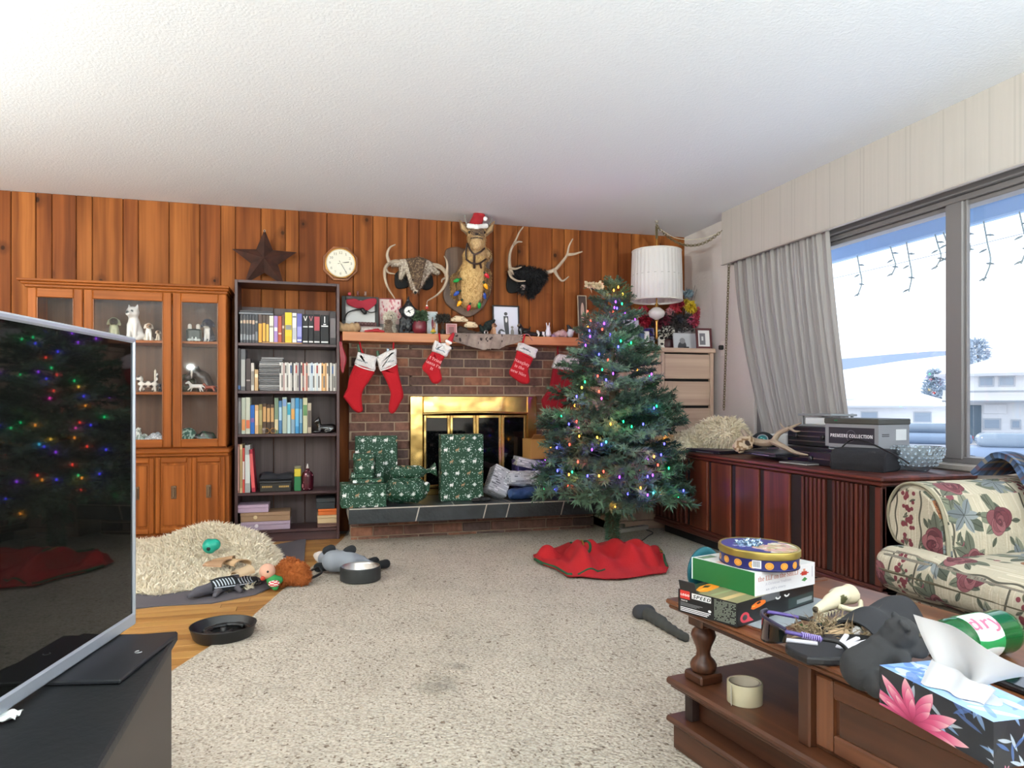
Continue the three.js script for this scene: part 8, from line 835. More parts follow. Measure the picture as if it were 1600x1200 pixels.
{ // skull, dried stems, striped black pieces, dark cloth
  const p = onT(1308, 968), sk = thing('canine_skull', 'ivory animal skull with teeth lying on the far side of the table', 'skull', [p.x, TZY + 0.03, p.z], 0.42); const ey = (x, y, z) => (Math.hypot(x + 0.006, y - 0.022, Math.abs(z) - 0.018) < 0.0135 ? '#4c4a2c' : y < 0.004 && x < -0.02 ? '#b09a7c' : '#d2c7ad');
  part(sk, 'cranium', blob([[0.065, 0.02, 0, 0.024, 0.02, 0.026, 0, 0.022], [0.06, 0.04, 0, 0.007, 0.115, 0.012, 0, 0.005], [0.085, 0.012, 0, 0.016], [0.0, 0.026, 0, 0.019, -0.03, 0.02, 0, 0.016], [-0.03, 0.02, 0, 0.016, -0.1, 0.012, 0, 0.011], [0.012, 0.03, 0.018, 0.007], [0.012, 0.03, -0.018, 0.007]], 0.004, 0.012, ey), furM);
  part(sk, 'cheek_arch', [-1, 1].map((q) => sweep([[-0.03, 0.012, q * 0.017], [0.0, 0.002, q * 0.036], [0.035, 0.0, q * 0.04], [0.07, 0.008, q * 0.026]], [0.007, 0.007, 0.006], 18, 7)), cm(0xcfc4a8, 0.7)); part(sk, 'nose_cavity', new THREE.SphereGeometry(0.0075, 10, 8).translate(-0.107, 0.014, 0), cm(0x3a3024, 0.9));
  for (let i = 0; i < 7; i++) for (const q of [-1, 1]) part(sk, 'tooth', new THREE.ConeGeometry(i === 1 ? 0.0045 : 0.0035, i === 1 ? 0.024 : 0.012, 7).rotateX(Math.PI).translate(-0.1 + i * 0.013, i === 1 ? -0.008 : -0.003, q * (0.008 + i * 0.0012)), cm(0xe2d8c0, 0.5));
  part(sk, 'jaw', [1, -1].map((q) => sweep([[-0.095, -0.02, q * 0.006], [-0.04, -0.022, q * 0.022], [0.03, -0.006, q * 0.034]], [0.005, 0.008, 0.006], 12, 6)), cm(0xcabd9e, 0.7));
  const m = onT(1300, 985), ms = thing('moss_tuft', 'green moss and brown dried plant tuft under the skull', 'dried plants', [m.x, TZY, m.z]); part(ms, 'moss', hair(700, (f) => [V((f() - 0.5) * 0.13, 0.001 + f() * 0.006, (f() - 0.3) * 0.07), V(0, 0.7, 0)], 0.016, 0.003, 31, 0.9), cm(0x2f4a22, 0.9), undefined, 'stuff'); part(ms, 'dried_stems', hair(420, (f) => [V((f() - 0.6) * 0.2, 0.003 + f() * 0.02, 0.03 + (f() - 0.3) * 0.07), V(f() - 0.5, 0.5, f() - 0.5)], 0.05, 0.0011, 37, 1), cm(0x8a765c, 0.9), undefined, 'stuff'); part(ms, 'twig', [[[-0.13, 0.01, 0.04], [-0.05, 0.016, 0.06], [0.06, 0.012, 0.1]], [[-0.09, 0.02, 0.02], [0, 0.02, 0.06], [0.09, 0.01, 0.09]], [[-0.05, 0.008, 0.09], [0.02, 0.02, 0.09], [0.08, 0.03, 0.06]]].map((l) => sweep(l, 0.0022, 10, 5)), cm(0xb09a76, 0.8));
  for (const [u, v, l, r] of [[1312, 1000, 'tan curled dried seed pod left of the small jar on table', 0], [1330, 996, 'tan forked dried twig beside the seed pod on table', 1]]) { const q = onT(u, v); solo('seed_pod', l, 'seed pod', r ? [sweep([[-0.02, 0.01, 0], [0, 0.03, 0], [0.012, 0.012, 0.012]], 0.004, 10, 6), sweep([[0, 0.03, 0], [0.02, 0.034, -0.004], [0.034, 0.016, 0]], 0.003, 10, 6)] : blob([[-0.018, 0.014, 0, 0.011, 0.012, 0.018, 0, 0.009], [0.02, 0.01, 0.006, 0.007]], 0.004, 0.008), cm(0xb89a78, 0.8), [q.x, TZY, q.z]); }
  const gl = onT(1306, 1020), fn = thing('striped_fan', 'flat black piece with fanned white stripes before the dark figure', 'ornament', [gl.x, TZY, gl.z], 0.25); const base = round2([[-0.12, -0.02], [-0.1, 0.05], [-0.03, 0.075], [0.06, 0.05], [0.12, 0.0], [0.1, -0.05], [0.02, -0.065], [-0.07, -0.055]], 40); part(fn, 'black_base', extrude(base.map((q) => [q.x, q.y]), 0.018, 0.005, 2).rotateX(-Math.PI / 2), cm(0x1a1a1e, 0.5)); const st = cm(0xd8d4dc, 0.5); part(fn, 'white_stripe', tilt(bx(0.1, 0.006, 0.016, -0.06, 0.018, 0, 0.003), 0, -0.9, 0).translate(-0.03, 0.002, -0.01), st); for (let i = 0; i < 5; i++) part(fn, 'white_stripe', tilt(bx(0.1 - i * 0.008, 0.006, 0.011, 0.05, 0.018, 0, 0.003), 0, 0.45 - i * 0.26, 0).translate(-0.02, 0.002, 0.02), st);
  const cl = onT(1372, 990), ct = thing('dark_cloth', 'folded dark charcoal cloth cap behind the black seated figure', 'cloth', [cl.x, TZY, cl.z], 0.3); part(ct, 'fabric', surf(36, 16, (a, b) => [lerp(-0.1, 0.1, a), 0.004 + 0.052 * Math.pow(Math.sin(b * Math.PI), 0.5) * (0.8 + 0.2 * Math.sin(a * 9)) + 0.01 * Math.sin(a * 5) + 0.035 * a * Math.sin(b * 3.14), lerp(0.06, -0.06, b) + 0.01 * Math.sin(a * 7)], 0.006), mat(0x2c2c30, 0.95));
  { const q = onT(1361, 1000), j = thing('small_jar', 'little tan lattice jar with white lid beside the figure', 'jar', [q.x, TZY + 0.004, q.z], 0.2); part(j, 'jar_body', lathe([[0, 0], [0.02, 0], [0.022, 0.01], [0.018, 0.045], [0, 0.045]], 12), mat(0xffffff, 0.8, { map: canvasTex(64, 64, (g, w) => { g.fillStyle = '#8a745e'; g.fillRect(0, 0, w, w); g.strokeStyle = '#d8c8ac'; g.lineWidth = 4; for (let i = -64; i < 128; i += 16) { g.beginPath(); g.moveTo(i, 0); g.lineTo(i + 64, 64); g.moveTo(i + 64, 0); g.lineTo(i, 64); g.stroke(); } }) })); part(j, 'lid', lathe([[0, 0.045], [0.021, 0.045], [0.019, 0.056], [0, 0.057]], 14), cm(0xc8c4b8, 0.6)); const q2 = onT(1342, 1000); solo('bottle_stopper', 'small white bottle stopper lying left of the lattice jar', 'stopper', lathe([[0, 0], [0.012, 0], [0.012, 0.012], [0.009, 0.014], [0, 0.014]], 16).rotateZ(0.9).translate(0, 0.012, 0), cm(0xe4e2e2, 0.4), [q2.x, TZY + 0.003, q2.z]); }
  const dg = onT(1378, 1080), ds = thing('black_dog_statue', 'dark grey seated dog statue looking right beside the tissue box', 'statue', [dg.x, TZY, dg.z], 1.05); part(ds, 'body', blob([[0, 0.045, -0.035, 0.046, 0, 0.082, 0.0, 0.034], [0, 0.082, 0.0, 0.033, 0, 0.108, 0.014, 0.025], [0, 0.122, 0.036, 0.035], [0, 0.108, 0.058, 0.025, 0, 0.102, 0.075, 0.021], [0.018, 0.094, 0.058, 0.014, 0.012, 0.09, 0.07, 0.012], [-0.018, 0.094, 0.058, 0.014, -0.012, 0.09, 0.07, 0.012], [0.028, 0.08, 0.03, 0.018, 0.03, 0.014, 0.04, 0.014], [-0.028, 0.08, 0.03, 0.018, -0.03, 0.014, 0.04, 0.014], [0.045, 0.03, -0.015, 0.03, 0.045, 0.014, 0.03, 0.014], [-0.045, 0.03, -0.015, 0.03, -0.045, 0.014, 0.03, 0.014], [0.03, 0.014, 0.04, 0.014, 0.03, 0.012, 0.058, 0.012], [-0.03, 0.014, 0.04, 0.014, -0.03, 0.012, 0.058, 0.012], [0.026, 0.152, 0.03, 0.007, 0.037, 0.141, 0.04, 0.0065], [-0.026, 0.152, 0.03, 0.007, -0.037, 0.141, 0.04, 0.0065]], 0.004, 0.007, (x, y, z) => (z > 0.082 && y < 0.1 ? '#6a6460' : '#2c2c2e'), (x, y, z) => 0.0009 * Math.sin(y * 240 + z * 150) * smooth(0.06, 0.12, y) + 0.0007 * Math.sin(x * 700) * Math.sin(y * 640 + z * 500)), furM); ds.scale.setScalar(0.9); part(ds, 'eye', [-1, 1].map((s) => new THREE.SphereGeometry(0.005, 8, 6).translate(s * 0.018, 0.126, 0.067)), cm(0x4c463c, 0.3));
}
{ // tissue box, bottle, dark tablet
  const yT = TZY + 0.07, C = PY(1374, 1039, yT), D = PY(1484, 1094, yT), ax = D.clone().sub(C).normalize(), th = Math.atan2(-ax.z, ax.x), w = 0.235, d = 0.115, bz = V(Math.sin(th), 0, Math.cos(th)), ctr = C.clone().addScaledVector(ax, w / 2).addScaledVector(bz, -d / 2);
  const t = thing('tissue_box', 'flat tissue box printed with pink dahlia flowers on the table', 'tissue box', [ctr.x, TZY, ctr.z], th);
  const dahlia = (g, x, y, r) => { for (let k = 3; k > 0; k--) for (let i = 0; i < 9 + k; i++) { const a = i / (9 + k) * 6.283 + k * 0.3, R1 = r * (0.35 + k * 0.22); g.save(); g.translate(x, y); g.rotate(a); const gr = g.createLinearGradient(0, 0, R1, 0); gr.addColorStop(0, '#8a1c44'); gr.addColorStop(0.6, '#c8507a'); gr.addColorStop(1, '#e8bcc0'); g.fillStyle = gr; g.beginPath(); g.moveTo(0, 0); g.quadraticCurveTo(R1 * 0.6, -R1 * 0.24, R1, 0); g.quadraticCurveTo(R1 * 0.6, R1 * 0.24, 0, 0); g.fill(); g.strokeStyle = 'rgba(90,20,50,0.6)'; g.stroke(); g.restore(); } };
  const art = (seed, fx, fy, fr) => canvasTex(512, 256, (g, W, H) => { g.fillStyle = '#22262e'; g.fillRect(0, 0, W, H); const f = rng(seed); for (let i = 0; i < 26; i++) { g.fillStyle = pick(['rgba(140,176,226,0.7)', 'rgba(214,226,242,0.7)', 'rgba(80,110,170,0.7)'], f); g.save(); g.translate(f() * W, f() * H); g.rotate(f() * 6); g.beginPath(); g.moveTo(0, 0); g.quadraticCurveTo(60, -26, 120, 0); g.quadraticCurveTo(60, 18, 0, 0); g.fill(); g.restore(); } dahlia(g, fx, fy, fr); });
  const topT = canvasTex(512, 256, (g, W, H) => { g.fillStyle = '#8fb0e0'; g.fillRect(0, 0, W, H); const f = rng(5); for (let i = 0; i < 30; i++) { g.fillStyle = pick(['rgba(226,234,246,0.7)', 'rgba(96,130,196,0.7)', 'rgba(120,190,214,0.6)'], f); g.beginPath(); g.ellipse(f() * W, f() * H, 40 + f() * 40, 10 + f() * 14, f() * 3, 0, 7); g.fill(); } }); const G = (m) => mat(0xffffff, 0.25, { map: m });
  part(t, 'carton', new THREE.BoxGeometry(w, 0.07, d).translate(0, 0.035, 0), [G(art(3, 100, 300, 60)), G(art(4, 420, 200, 120)), G(topT), cm(0x22262e, 0.5), G(art(9, 170, 250, 250)), G(art(6, 60, 60, 80))]);
  part(t, 'opening_film', extrude(round2([[-0.075, 0], [-0.04, 0.026], [0.04, 0.026], [0.075, 0], [0.04, -0.026], [-0.04, -0.026]], 40).map((q) => [q.x, q.y]), 0.0015, 0.0004).rotateX(-Math.PI / 2).translate(0, 0.0702, 0), cm(0xc4ccd8, 0.3));
  const ts = thing('tissue', 'white tissue pulled up from the tissue box opening', 'tissue', [ctr.x, TZY + 0.0715, ctr.z], th + 0.25); part(ts, 'sheet', surf(30, 22, (a, b) => { const k = 1 - b, x = lerp(-0.02 - 0.07 * b, 0.02 + 0.1 * b, a) + 0.012 * b, y = 0.1 * b * (1 - 0.45 * smooth(0.3, 1, a) * b) - 0.01 * Math.sin(a * 3.1) * k, z = 0.02 * Math.sin(a * 9 + b * 2) * (0.35 + 0.65 * k) + 0.018 * Math.sin(a * 4) * b; return [x, y, z]; }, 0.0008), phys(0xd4d4d6, 0.95, { transmission: 0.15, thickness: 0, side: THREE.DoubleSide })); part(ts, 'fold', surf(20, 10, (a, b) => [lerp(-0.04, 0.06, a), 0.035 * (1 - b) * (1 - 0.5 * a) , 0.012 + 0.03 * b + 0.006 * Math.sin(a * 12)], 0.0008), phys(0xcfcfd3, 0.95, { transmission: 0.15, thickness: 0, side: THREE.DoubleSide }));
  const bp = onT(1515, 1032), bt = thing('green_bottle', 'green plastic soda bottle lying on its side behind the tissue', 'bottle', [bp.x, TZY + 0.047, bp.z], 0.15); const gp = phys(0x0a7a3c, 0.08, { transmission: 0.6, thickness: 0, ior: 1.45 }); part(bt, 'bottle_body', lathe([[0, -0.12], [0.03, -0.122], [0.044, -0.112], [0.046, -0.1], [0.044, -0.05], [0.046, 0.02], [0.046, 0.06], [0.03, 0.11], [0.014, 0.135], [0.013, 0.15], [0, 0.15]], 32).rotateZ(Math.PI / 2), gp); part(bt, 'label', lathe([[0.0465, -0.045], [0.0468, -0.044], [0.0468, 0.035], [0.0465, 0.036]], 32).rotateZ(Math.PI / 2), mat(0xffffff, 0.35, { map: canvasTex(256, 128, (g, W, H) => { g.fillStyle = '#1c8a4c'; g.fillRect(0, 0, W, H); g.fillStyle = '#e4e8e8'; for (let i = 0; i < 3; i++) { g.beginPath(); g.ellipse(40 + i * 88, 64, 34, 44, 0, 0, 7); g.fill(); } g.fillStyle = '#c85a78'; g.font = 'bold 34px sans-serif'; for (let i = 0; i < 3; i++) { g.save(); g.translate(40 + i * 88, 64); g.rotate(Math.PI / 2); g.fillText('dry', -26, 12); g.restore(); } }) })); part(bt, 'cap', lathe([[0, 0.15], [0.016, 0.15], [0.016, 0.168], [0, 0.168]], 20).rotateZ(Math.PI / 2), cm(0x0e5a2c, 0.4));
  const kp = onT(1600, 1078), tb = thing('black_tablet', 'black glossy tablet lying at the right edge of the table', 'tablet', [kp.x + 0.02, TZY, kp.z + 0.01], th + 0.1); part(tb, 'case', bx(0.2, 0.012, 0.1, 0, 0.006, 0, 0.003), cm(0x16171b, 0.3)); part(tb, 'screen', bx(0.19, 0.002, 0.09, 0, 0.0125, 0, 0.0005), phys(0x0a0c12, 0.06, {}));
}
// ───────────── television and its stand ─────────────
{
  const E1 = V(-0.431, 0, 3.544), E2 = V(-0.678, 0, 4.76), dir = E2.clone().sub(E1), W = dir.length(), th = Math.atan2(dir.x, dir.z), y0 = 0.413, y1 = 1.122;   // screen faces +x
  const t = thing('television', 'large flat television with silver bezel at left foreground', 'television', [E1.x, 0, E1.z], th); const bz = mat(0xb9c0cc, 0.32, { metalness: 0.5 }), b = 0.014, bb_ = 0.03;
  part(t, 'bezel', [bb(-0.03, 0.008, y1 - b, y1, 0, W, 0.004, 'z'), bb(-0.03, 0.008, y0, y0 + bb_, 0, W, 0.004, 'z'), bb(-0.03, 0.008, y0, y1, 0, b * 0.8, 0.004), bb(-0.03, 0.008, y0, y1, W - b * 0.8, W, 0.004)], bz);
  part(t, 'screen', bb(-0.01, 0.003, y0 + bb_ - 0.002, y1 - b + 0.002, b * 0.8 - 0.002, W - b * 0.8 + 0.002, 0.0005), phys(0x141412, 0.025, { ior: 1.42 }));
  part(t, 'back_cover', bb(-0.06, -0.028, y0 + 0.05, y1 - 0.05, 0.05, W - 0.05, 0.015), cm(0x1b1b1e, 0.6));
  const bs = PY(1, 1, 0.4); const ft = part(t, 'foot', [bb(-0.24, 0.135, 0.4012, 0.411, 0.07, 0.36, 0.004)], cm(0x24262a, 0.45)); part(t, 'stand_neck', [bb(-0.05, -0.01, 0.405, 0.48, 0.12, 0.3, 0.006)], cm(0x1c1d20, 0.5)); part(ft, 'emblem', new THREE.TorusGeometry(0.007, 0.0012, 5, 16, 4.5).rotateX(Math.PI / 2).translate(0.1, 0.4115, 0.2), cm(0xc8ccd0, 0.3, 0.6));
  const s = thing('tv_stand', 'black topped television stand with grey brown side at left', 'tv stand', [0, 0, 0]); const x1 = -0.322, x0 = -1.1, z0 = 3.585, z1 = 5.15; part(s, 'top_board', bb(x0, x1, 0.375, 0.4, z0, z1, 0.004, 'z'), mat(0x1c1e21, 0.55, { bumpMap: brickBump, bumpScale: 0.0006 })); part(s, 'side_panel', bb(x1 - 0.035, x1 - 0.012, 0.0, 0.375, z0 + 0.012, z1 - 0.01, 0.003), cm(0x4a423d, 0.6)); part(s, 'back_panel', bb(x0 + 0.01, x1 - 0.036, 0.0, 0.375, z0 + 0.02, z0 + 0.03, 0.002), cm(0x2a2624, 0.7)); part(s, 'far_side_panel', bb(x0, x0 + 0.02, 0, 0.375, z0 + 0.012, z1 - 0.01, 0.003), cm(0x4a423d, 0.6));
  const pp = PY(8, 1124, 0.402); solo('paper_scrap', 'small white paper scrap on the near edge of television stand', 'paper', surf(14, 10, (a, c) => [lerp(-0.03, 0.022, a), 0.004 + 0.006 * Math.sin(a * 7 + c * 5) ** 2, lerp(-0.02, 0.02, c)], 0.001), cm(0xe2e6e4, 0.8), [pp.x, 0.4012, pp.z]);
}
// ───────────── on the floor ─────────────
{
  const flc = mat(0xffffff, 0.98, { map: tex(128, 128, (u, v) => { const n = fbm(u, v, 8, 8, 3, 902); return [lerp(236, 255, n), lerp(222, 246, n), lerp(196, 226, n)]; }, 3, 3) });
  const mp = [PY(478, 843, 0), PY(474, 896, 0), PY(400, 930, 0), PY(330, 944, 0), PY(250, 948, 0), V(-1.25, 0, 1.9), V(-1.25, 0, 0.46), V(-0.25, 0, 0.44)].map((p) => [p.x, -p.z]);
  solo('grey_mat', 'flat grey felt mat under the cream sheepskin rug', 'mat', extrude(mp, 0.008, 0.002).rotateX(-Math.PI / 2), cm(0x5b565c, 0.95), [0, 0.0005, 0]);
  const hump = (s, w) => 0.012 + 0.02 * Math.sin(s * 7 + w * 3) ** 2 + 0.13 * Math.exp(-(((s - 0.66) / 0.24) ** 2) - ((w - 0.16) / 0.2) ** 2) + 0.07 * Math.exp(-(((s - 0.82) / 0.12) ** 2) - ((w - 0.4) / 0.25) ** 2) + 0.04 * Math.exp(-(((s - 0.2) / 0.25) ** 2) - ((w - 0.2) / 0.2) ** 2);
  const outline = (s, w) => { const a = PY(lerp(120, 445, s), 862, 0).lerp(PY(lerp(120, 425, s), 936 - 14 * s, 0), w); const k = Math.sin(Math.PI * clamp(w)), e = smooth(0.86, 1, s) * (1 - k); a.x -= e * 0.12; a.z += 0.03 * Math.sin(s * 19) * (w > 0.5 ? 1 : 0.6); if (w < 0.5) a.z -= 0.1 * (1 - 2 * w); return a; };
  const taper = (s, w) => Math.pow(clamp(Math.min(s * 10, (1 - s) * 12, w * 9, (1 - w) * 9)), 0.6);
  const rg = surf(60, 40, (s, w) => { const p = outline(s, w); return [p.x, 0.009 + hump(s, w) * taper(s, w), Math.max(0.5, p.z)]; }, 0.006);
  const t = thing('sheepskin_rug', 'cream shaggy sheepskin rug rumpled on the floor before the cabinet', 'rug'); part(t, 'hide', rg, flc); const samp = sampler(surf(60, 40, (s, w) => { const p = outline(s, w); return [p.x, 0.009 + hump(s, w) * taper(s, w), Math.max(0.5, p.z)]; })); part(t, 'fleece', hair(26000, (f) => { const [p, n] = samp(f); if (n.y < 0) n.negate(); return [p, n]; }, 0.05, 0.0032, 905, 0.75, 0.2), flc, undefined, 'stuff');
  const at = (u, v, y) => { const p = PY(u, v, y); return [p.x, y, p.z]; };
  { const b = thing('treat_ball', 'turquoise rubber treat ball with a hole on the sheepskin rug', 'toy', at(329, 853, 0.145)); part(b, 'ball', blob([[0, 0, 0, 0.044, 0.02, 0.006, 0, 0.034]], 0.006, 0.02), cm(0x1fa890, 0.35)); part(b, 'hole', new THREE.SphereGeometry(0.012, 12, 8).translate(-0.006, -0.008, 0.037), cm(0x0a2e2a, 0.6)); }
  const chew = (l, u, v, r, c) => solo('rawhide_chew', l, 'chew', surf(16, 8, (a, b) => { const th = lerp(-0.4, 3.4, a); return [Math.cos(th) * 0.045 + b * 0.03, 0.012 + Math.sin(th) * 0.028 * (0.6 + 0.4 * b), lerp(-0.05, 0.05, b)]; }, 0.005), cm(c, 0.6), at(u, v, 0.09), r);
  chew('curled tan rawhide chew at right on the sheepskin rug', 366, 884, 0.4, 0xd2b088); chew('tan rawhide chew left of the curled one on the rug', 347, 882, 1.4, 0xc49e78); chew('flat pale rawhide chew near the right edge of the rug', 382, 899, 2.2, 0xd6bc98); chew('brown rawhide chew lying behind the others on the rug', 338, 886, 0.9, 0xa88464);
  solo('red_cloth_toy', 'red cloth toy between the cabinet base and sheepskin rug', 'toy', blob([[-0.06, 0.02, 0, 0.022, 0.06, 0.022, 0, 0.024], [0.02, 0.036, 0, 0.018]], 0.008, 0.014), cm(0xa82a2e, 0.9), at(285, 842, 0.02));
  // skeleton plush
  { const a = PY(330, 932, 0), b = PY(405, 917, 0), d = b.clone().sub(a), th = Math.atan2(-d.z, d.x), L = d.length(), t2 = thing('skeleton_plush', 'grey and black plush toy printed with white bones on the rug edge', 'toy', [a.x, 0.011, a.z], th);
    const bone = canvasTex(256, 128, (g, W, H) => { g.fillStyle = '#1d2126'; g.fillRect(0, 0, W, H); g.strokeStyle = '#cdd6e0'; g.lineWidth = 7; for (let i = 0; i < 5; i++) { g.beginPath(); g.moveTo(150 + i * 18, 30); g.quadraticCurveTo(132 + i * 18, 64, 148 + i * 18, 100); g.stroke(); } g.beginPath(); for (let i = 0; i < 7; i++) { g.moveTo(20 + i * 16, 34); g.lineTo(12 + i * 16, 92); } g.stroke(); g.beginPath(); g.moveTo(10, 26); g.lineTo(246, 18); g.stroke(); });
    part(t2, 'body', blob([[0.02, 0.03, 0, 0.03, L * 0.5, 0.036, 0, 0.036], [L * 0.5, 0.036, 0, 0.034, L * 0.92, 0.026, 0, 0.02], [L * 0.92, 0.022, 0, 0.014, L * 1.15, 0.014, -0.02, 0.01], [0.02, 0.03, 0, 0.03, -0.07, 0.028, 0.01, 0.024], [-0.07, 0.024, 0.01, 0.018, -0.12, 0.018, 0.02, 0.012], [L * 0.45, 0.02, 0.03, 0.014, L * 0.42, 0.012, 0.09, 0.012], [0.03, 0.02, 0.03, 0.014, -0.02, 0.012, 0.08, 0.012]], 0.009, 0.02), cm(0x56535a, 0.95));
    part(t2, 'printed_belly', surf(24, 12, (q, w) => { const x = lerp(-0.01, L * 0.93, q), r = 0.044 * (1 - 0.5 * smooth(0.55, 1, q)) * (0.82 + 0.18 * smooth(0, 0.2, q)); const an = lerp(1.7, -0.3, w); return [x, 0.034 * (1 - 0.25 * q) + Math.sin(an) * r, Math.cos(an) * r]; }, 0, 1, 1), mat(0xffffff, 0.9, { map: bone, side: THREE.DoubleSide })); }
  // brown plush and green toy
  { const t3 = thing('brown_plush', 'rust brown plush dog toy with black strap loop on the carpet edge', 'toy', at(452, 914, 0.01)); const g = blob([[-0.06, 0.05, 0, 0.05, 0.05, 0.055, 0, 0.055], [0.0, 0.1, -0.02, 0.04], [0.07, 0.03, 0.03, 0.03], [-0.02, 0.11, 0.02, 0.025, 0.05, 0.1, 0.02, 0.025]], 0.01, 0.025, null, (x, y, z) => 0.003 * Math.sin(x * 160) * Math.sin(y * 150 + z * 130)); const pm = cm(0xa85c26, 0.95); part(t3, 'plush_body', g, pm); part(t3, 'pile', hair(2200, sampler(g), 0.014, 0.0018, 911, 0.8, 0.2), pm, undefined, 'stuff'); part(t3, 'strap_loop', sweep([[0.08, 0.04, -0.03], [0.11, 0.05, -0.08], [0.15, 0.05, -0.14], [0.165, 0.03, -0.13], [0.13, 0.02, -0.07], [0.09, 0.02, -0.02]], 0.007, 24, 6), ink);
    const t4 = thing('festive_toy', 'small pink headed dog toy in green with red checked belly', 'toy', at(421, 920, 0.012)); part(t4, 'head', new THREE.SphereGeometry(0.04, 18, 14).translate(-0.01, 0.09, 0), cm(0xd8a890, 0.6)); part(t4, 'eye', new THREE.SphereGeometry(0.006, 8, 6).translate(-0.006, 0.096, 0.038), ink); part(t4, 'green_body', blob([[0.02, 0.04, 0.01, 0.034, 0.0, 0.06, 0.0, 0.024], [0.03, 0.012, 0.03, 0.016], [0.05, 0.045, 0.01, 0.018]], 0.007, 0.012), cm(0x2c8a48, 0.8)); part(t4, 'checked_belly', new THREE.SphereGeometry(0.026, 14, 10).scale(1.1, 0.7, 0.6).translate(0.024, 0.034, 0.036), mat(0xffffff, 0.8, { map: canvasTex(64, 64, (g) => { for (let i = 0; i < 8; i++) for (let j = 0; j < 8; j++) { g.fillStyle = (i + j) % 2 ? '#c83038' : '#f0e8e4'; g.fillRect(i * 8, j * 8, 8, 8); } }) })); part(t4, 'red_nose', new THREE.SphereGeometry(0.012, 10, 8).translate(-0.03, 0.062, 0.03), cm(0xb8402c, 0.6)); }
  // raccoon plush
  { const t5 = thing('raccoon_plush', 'grey plush toy with black ears and paws lying beside the bowl', 'toy', at(545, 893, 0.012)); const P5 = (u, v, y) => { const p = PY(u, v, y); return [p.x - t5.position.x, y, p.z - t5.position.z]; };
    const bl = (u, v, y, r, u2, v2, y2, r2) => [...P5(u, v, y), r, ...P5(u2, v2, y2), r2];
    part(t5, 'body', blob([bl(520, 880, 0.07, 0.06, 540, 880, 0.06, 0.06), bl(520, 873, 0.06, 0.05, 508, 876, 0.05, 0.042), bl(548, 882, 0.06, 0.05, 562, 882, 0.05, 0.04), bl(560, 886, 0.035, 0.025, 580, 886, 0.035, 0.022)], 0.012, 0.04), cm(0x8e939a, 0.95)); part(t5, 'muzzle', blob([bl(500, 873, 0.05, 0.034, 494, 871, 0.05, 0.018)], 0.008, 0.01), cm(0xd8d0c8, 0.9));
    for (const [u, v, y] of [[514, 863, 0.115], [546, 864, 0.115]]) part(t5, 'black_ear', blob([[P5(u, v, y)[0] - 0.012, y, P5(u, v, y)[2] + 0.02, 0.026, P5(u, v, y)[0] + 0.012, y + 0.01, P5(u, v, y)[2] + 0.02, 0.026]], 0.008, 0.01), cm(0x24262a, 0.95));
    for (const [u, v, u2, v2] of [[508, 889, 497, 890], [558, 877, 566, 878], [578, 882, 586, 880], [594, 886, 603, 884]]) part(t5, 'black_paw', blob([bl(u, v, 0.03, 0.024, u2, v2, 0.028, 0.026)], 0.008, 0.01), cm(0x1c1e20, 0.95)); }
  // bowls
  { const p = PY(564, 910, 0.004), t6 = thing('water_bowl', 'stainless steel dog bowl with speckled black outside on carpet', 'bowl', [p.x, 0.009, p.z - 0.04]); part(t6, 'outer_shell', lathe([[0, 0], [0.1, 0], [0.108, 0.006], [0.108, 0.068], [0.102, 0.076]], 48), mat(0x2a2c2c, 0.5)); part(t6, 'steel_bowl', lathe([[0.102, 0.076], [0.099, 0.0755], [0.092, 0.066], [0.084, 0.012], [0.07, 0.006], [0, 0.006]], 48), mat(0xb8b4b0, 0.28, { metalness: 1, side: THREE.DoubleSide })); }
  { const p = PY(349, 985, 0.03), t7 = thing('slow_feeder', 'black oval slow feeder dog bowl on the wooden floor', 'bowl', [p.x, 0.0006, p.z], 0.25); const bk = mat(0x17181a, 0.4); part(t7, 'bowl', lathe([[0, 0], [0.105, 0], [0.115, 0.01], [0.128, 0.052], [0.13, 0.056], [0.124, 0.056], [0.11, 0.018], [0.1, 0.008], [0, 0.008]], 48).scale(1, 1, 1.0), bk); for (let i = 0; i < 7; i++) { const a = i * 0.9, r = 0.03 + 0.012 * i; part(t7, 'maze_ridge', sweep([...Array(6)].map((_, k) => [Math.cos(a + k * 0.28) * r, 0.026, Math.sin(a + k * 0.28) * r]), 0.009, 12, 7), bk); } part(t7, 'centre_post', lathe([[0, 0.008], [0.014, 0.008], [0.012, 0.04], [0, 0.043]], 16), bk); }
  { const a = PY(1008, 962, 0.02), b = PY(1032, 975, 0.02), c = PY(1070, 997, 0.02); const t8 = thing('sock', 'dark grey crumpled sock lying on carpet by the coffee table', 'sock'); part(t8, 'leg', blob([[a.x, 0.034, a.z, 0.03, b.x, 0.03, b.z, 0.026], [b.x, 0.028, b.z, 0.026, (b.x + c.x) / 2, 0.022, (b.z + c.z) / 2, 0.02], [(b.x + c.x) / 2, 0.022, (b.z + c.z) / 2, 0.02, c.x, 0.022, c.z, 0.02]], 0.008, 0.012, null, (x, y, z) => 0.0012 * Math.sin(x * 120 + z * 140) + Math.max(0, 0.012 - y) * 0.8), mat(0x3d3d3a, 0.95)); part(t8, 'cuff', blob([[a.x - 0.02, 0.034, a.z - 0.01, 0.034, a.x + 0.012, 0.035, a.z + 0.004, 0.034]], 0.008, 0.01, null, (x, y) => Math.max(0, 0.012 - y) * 0.8), mat(0x37373a, 0.95)); }
}
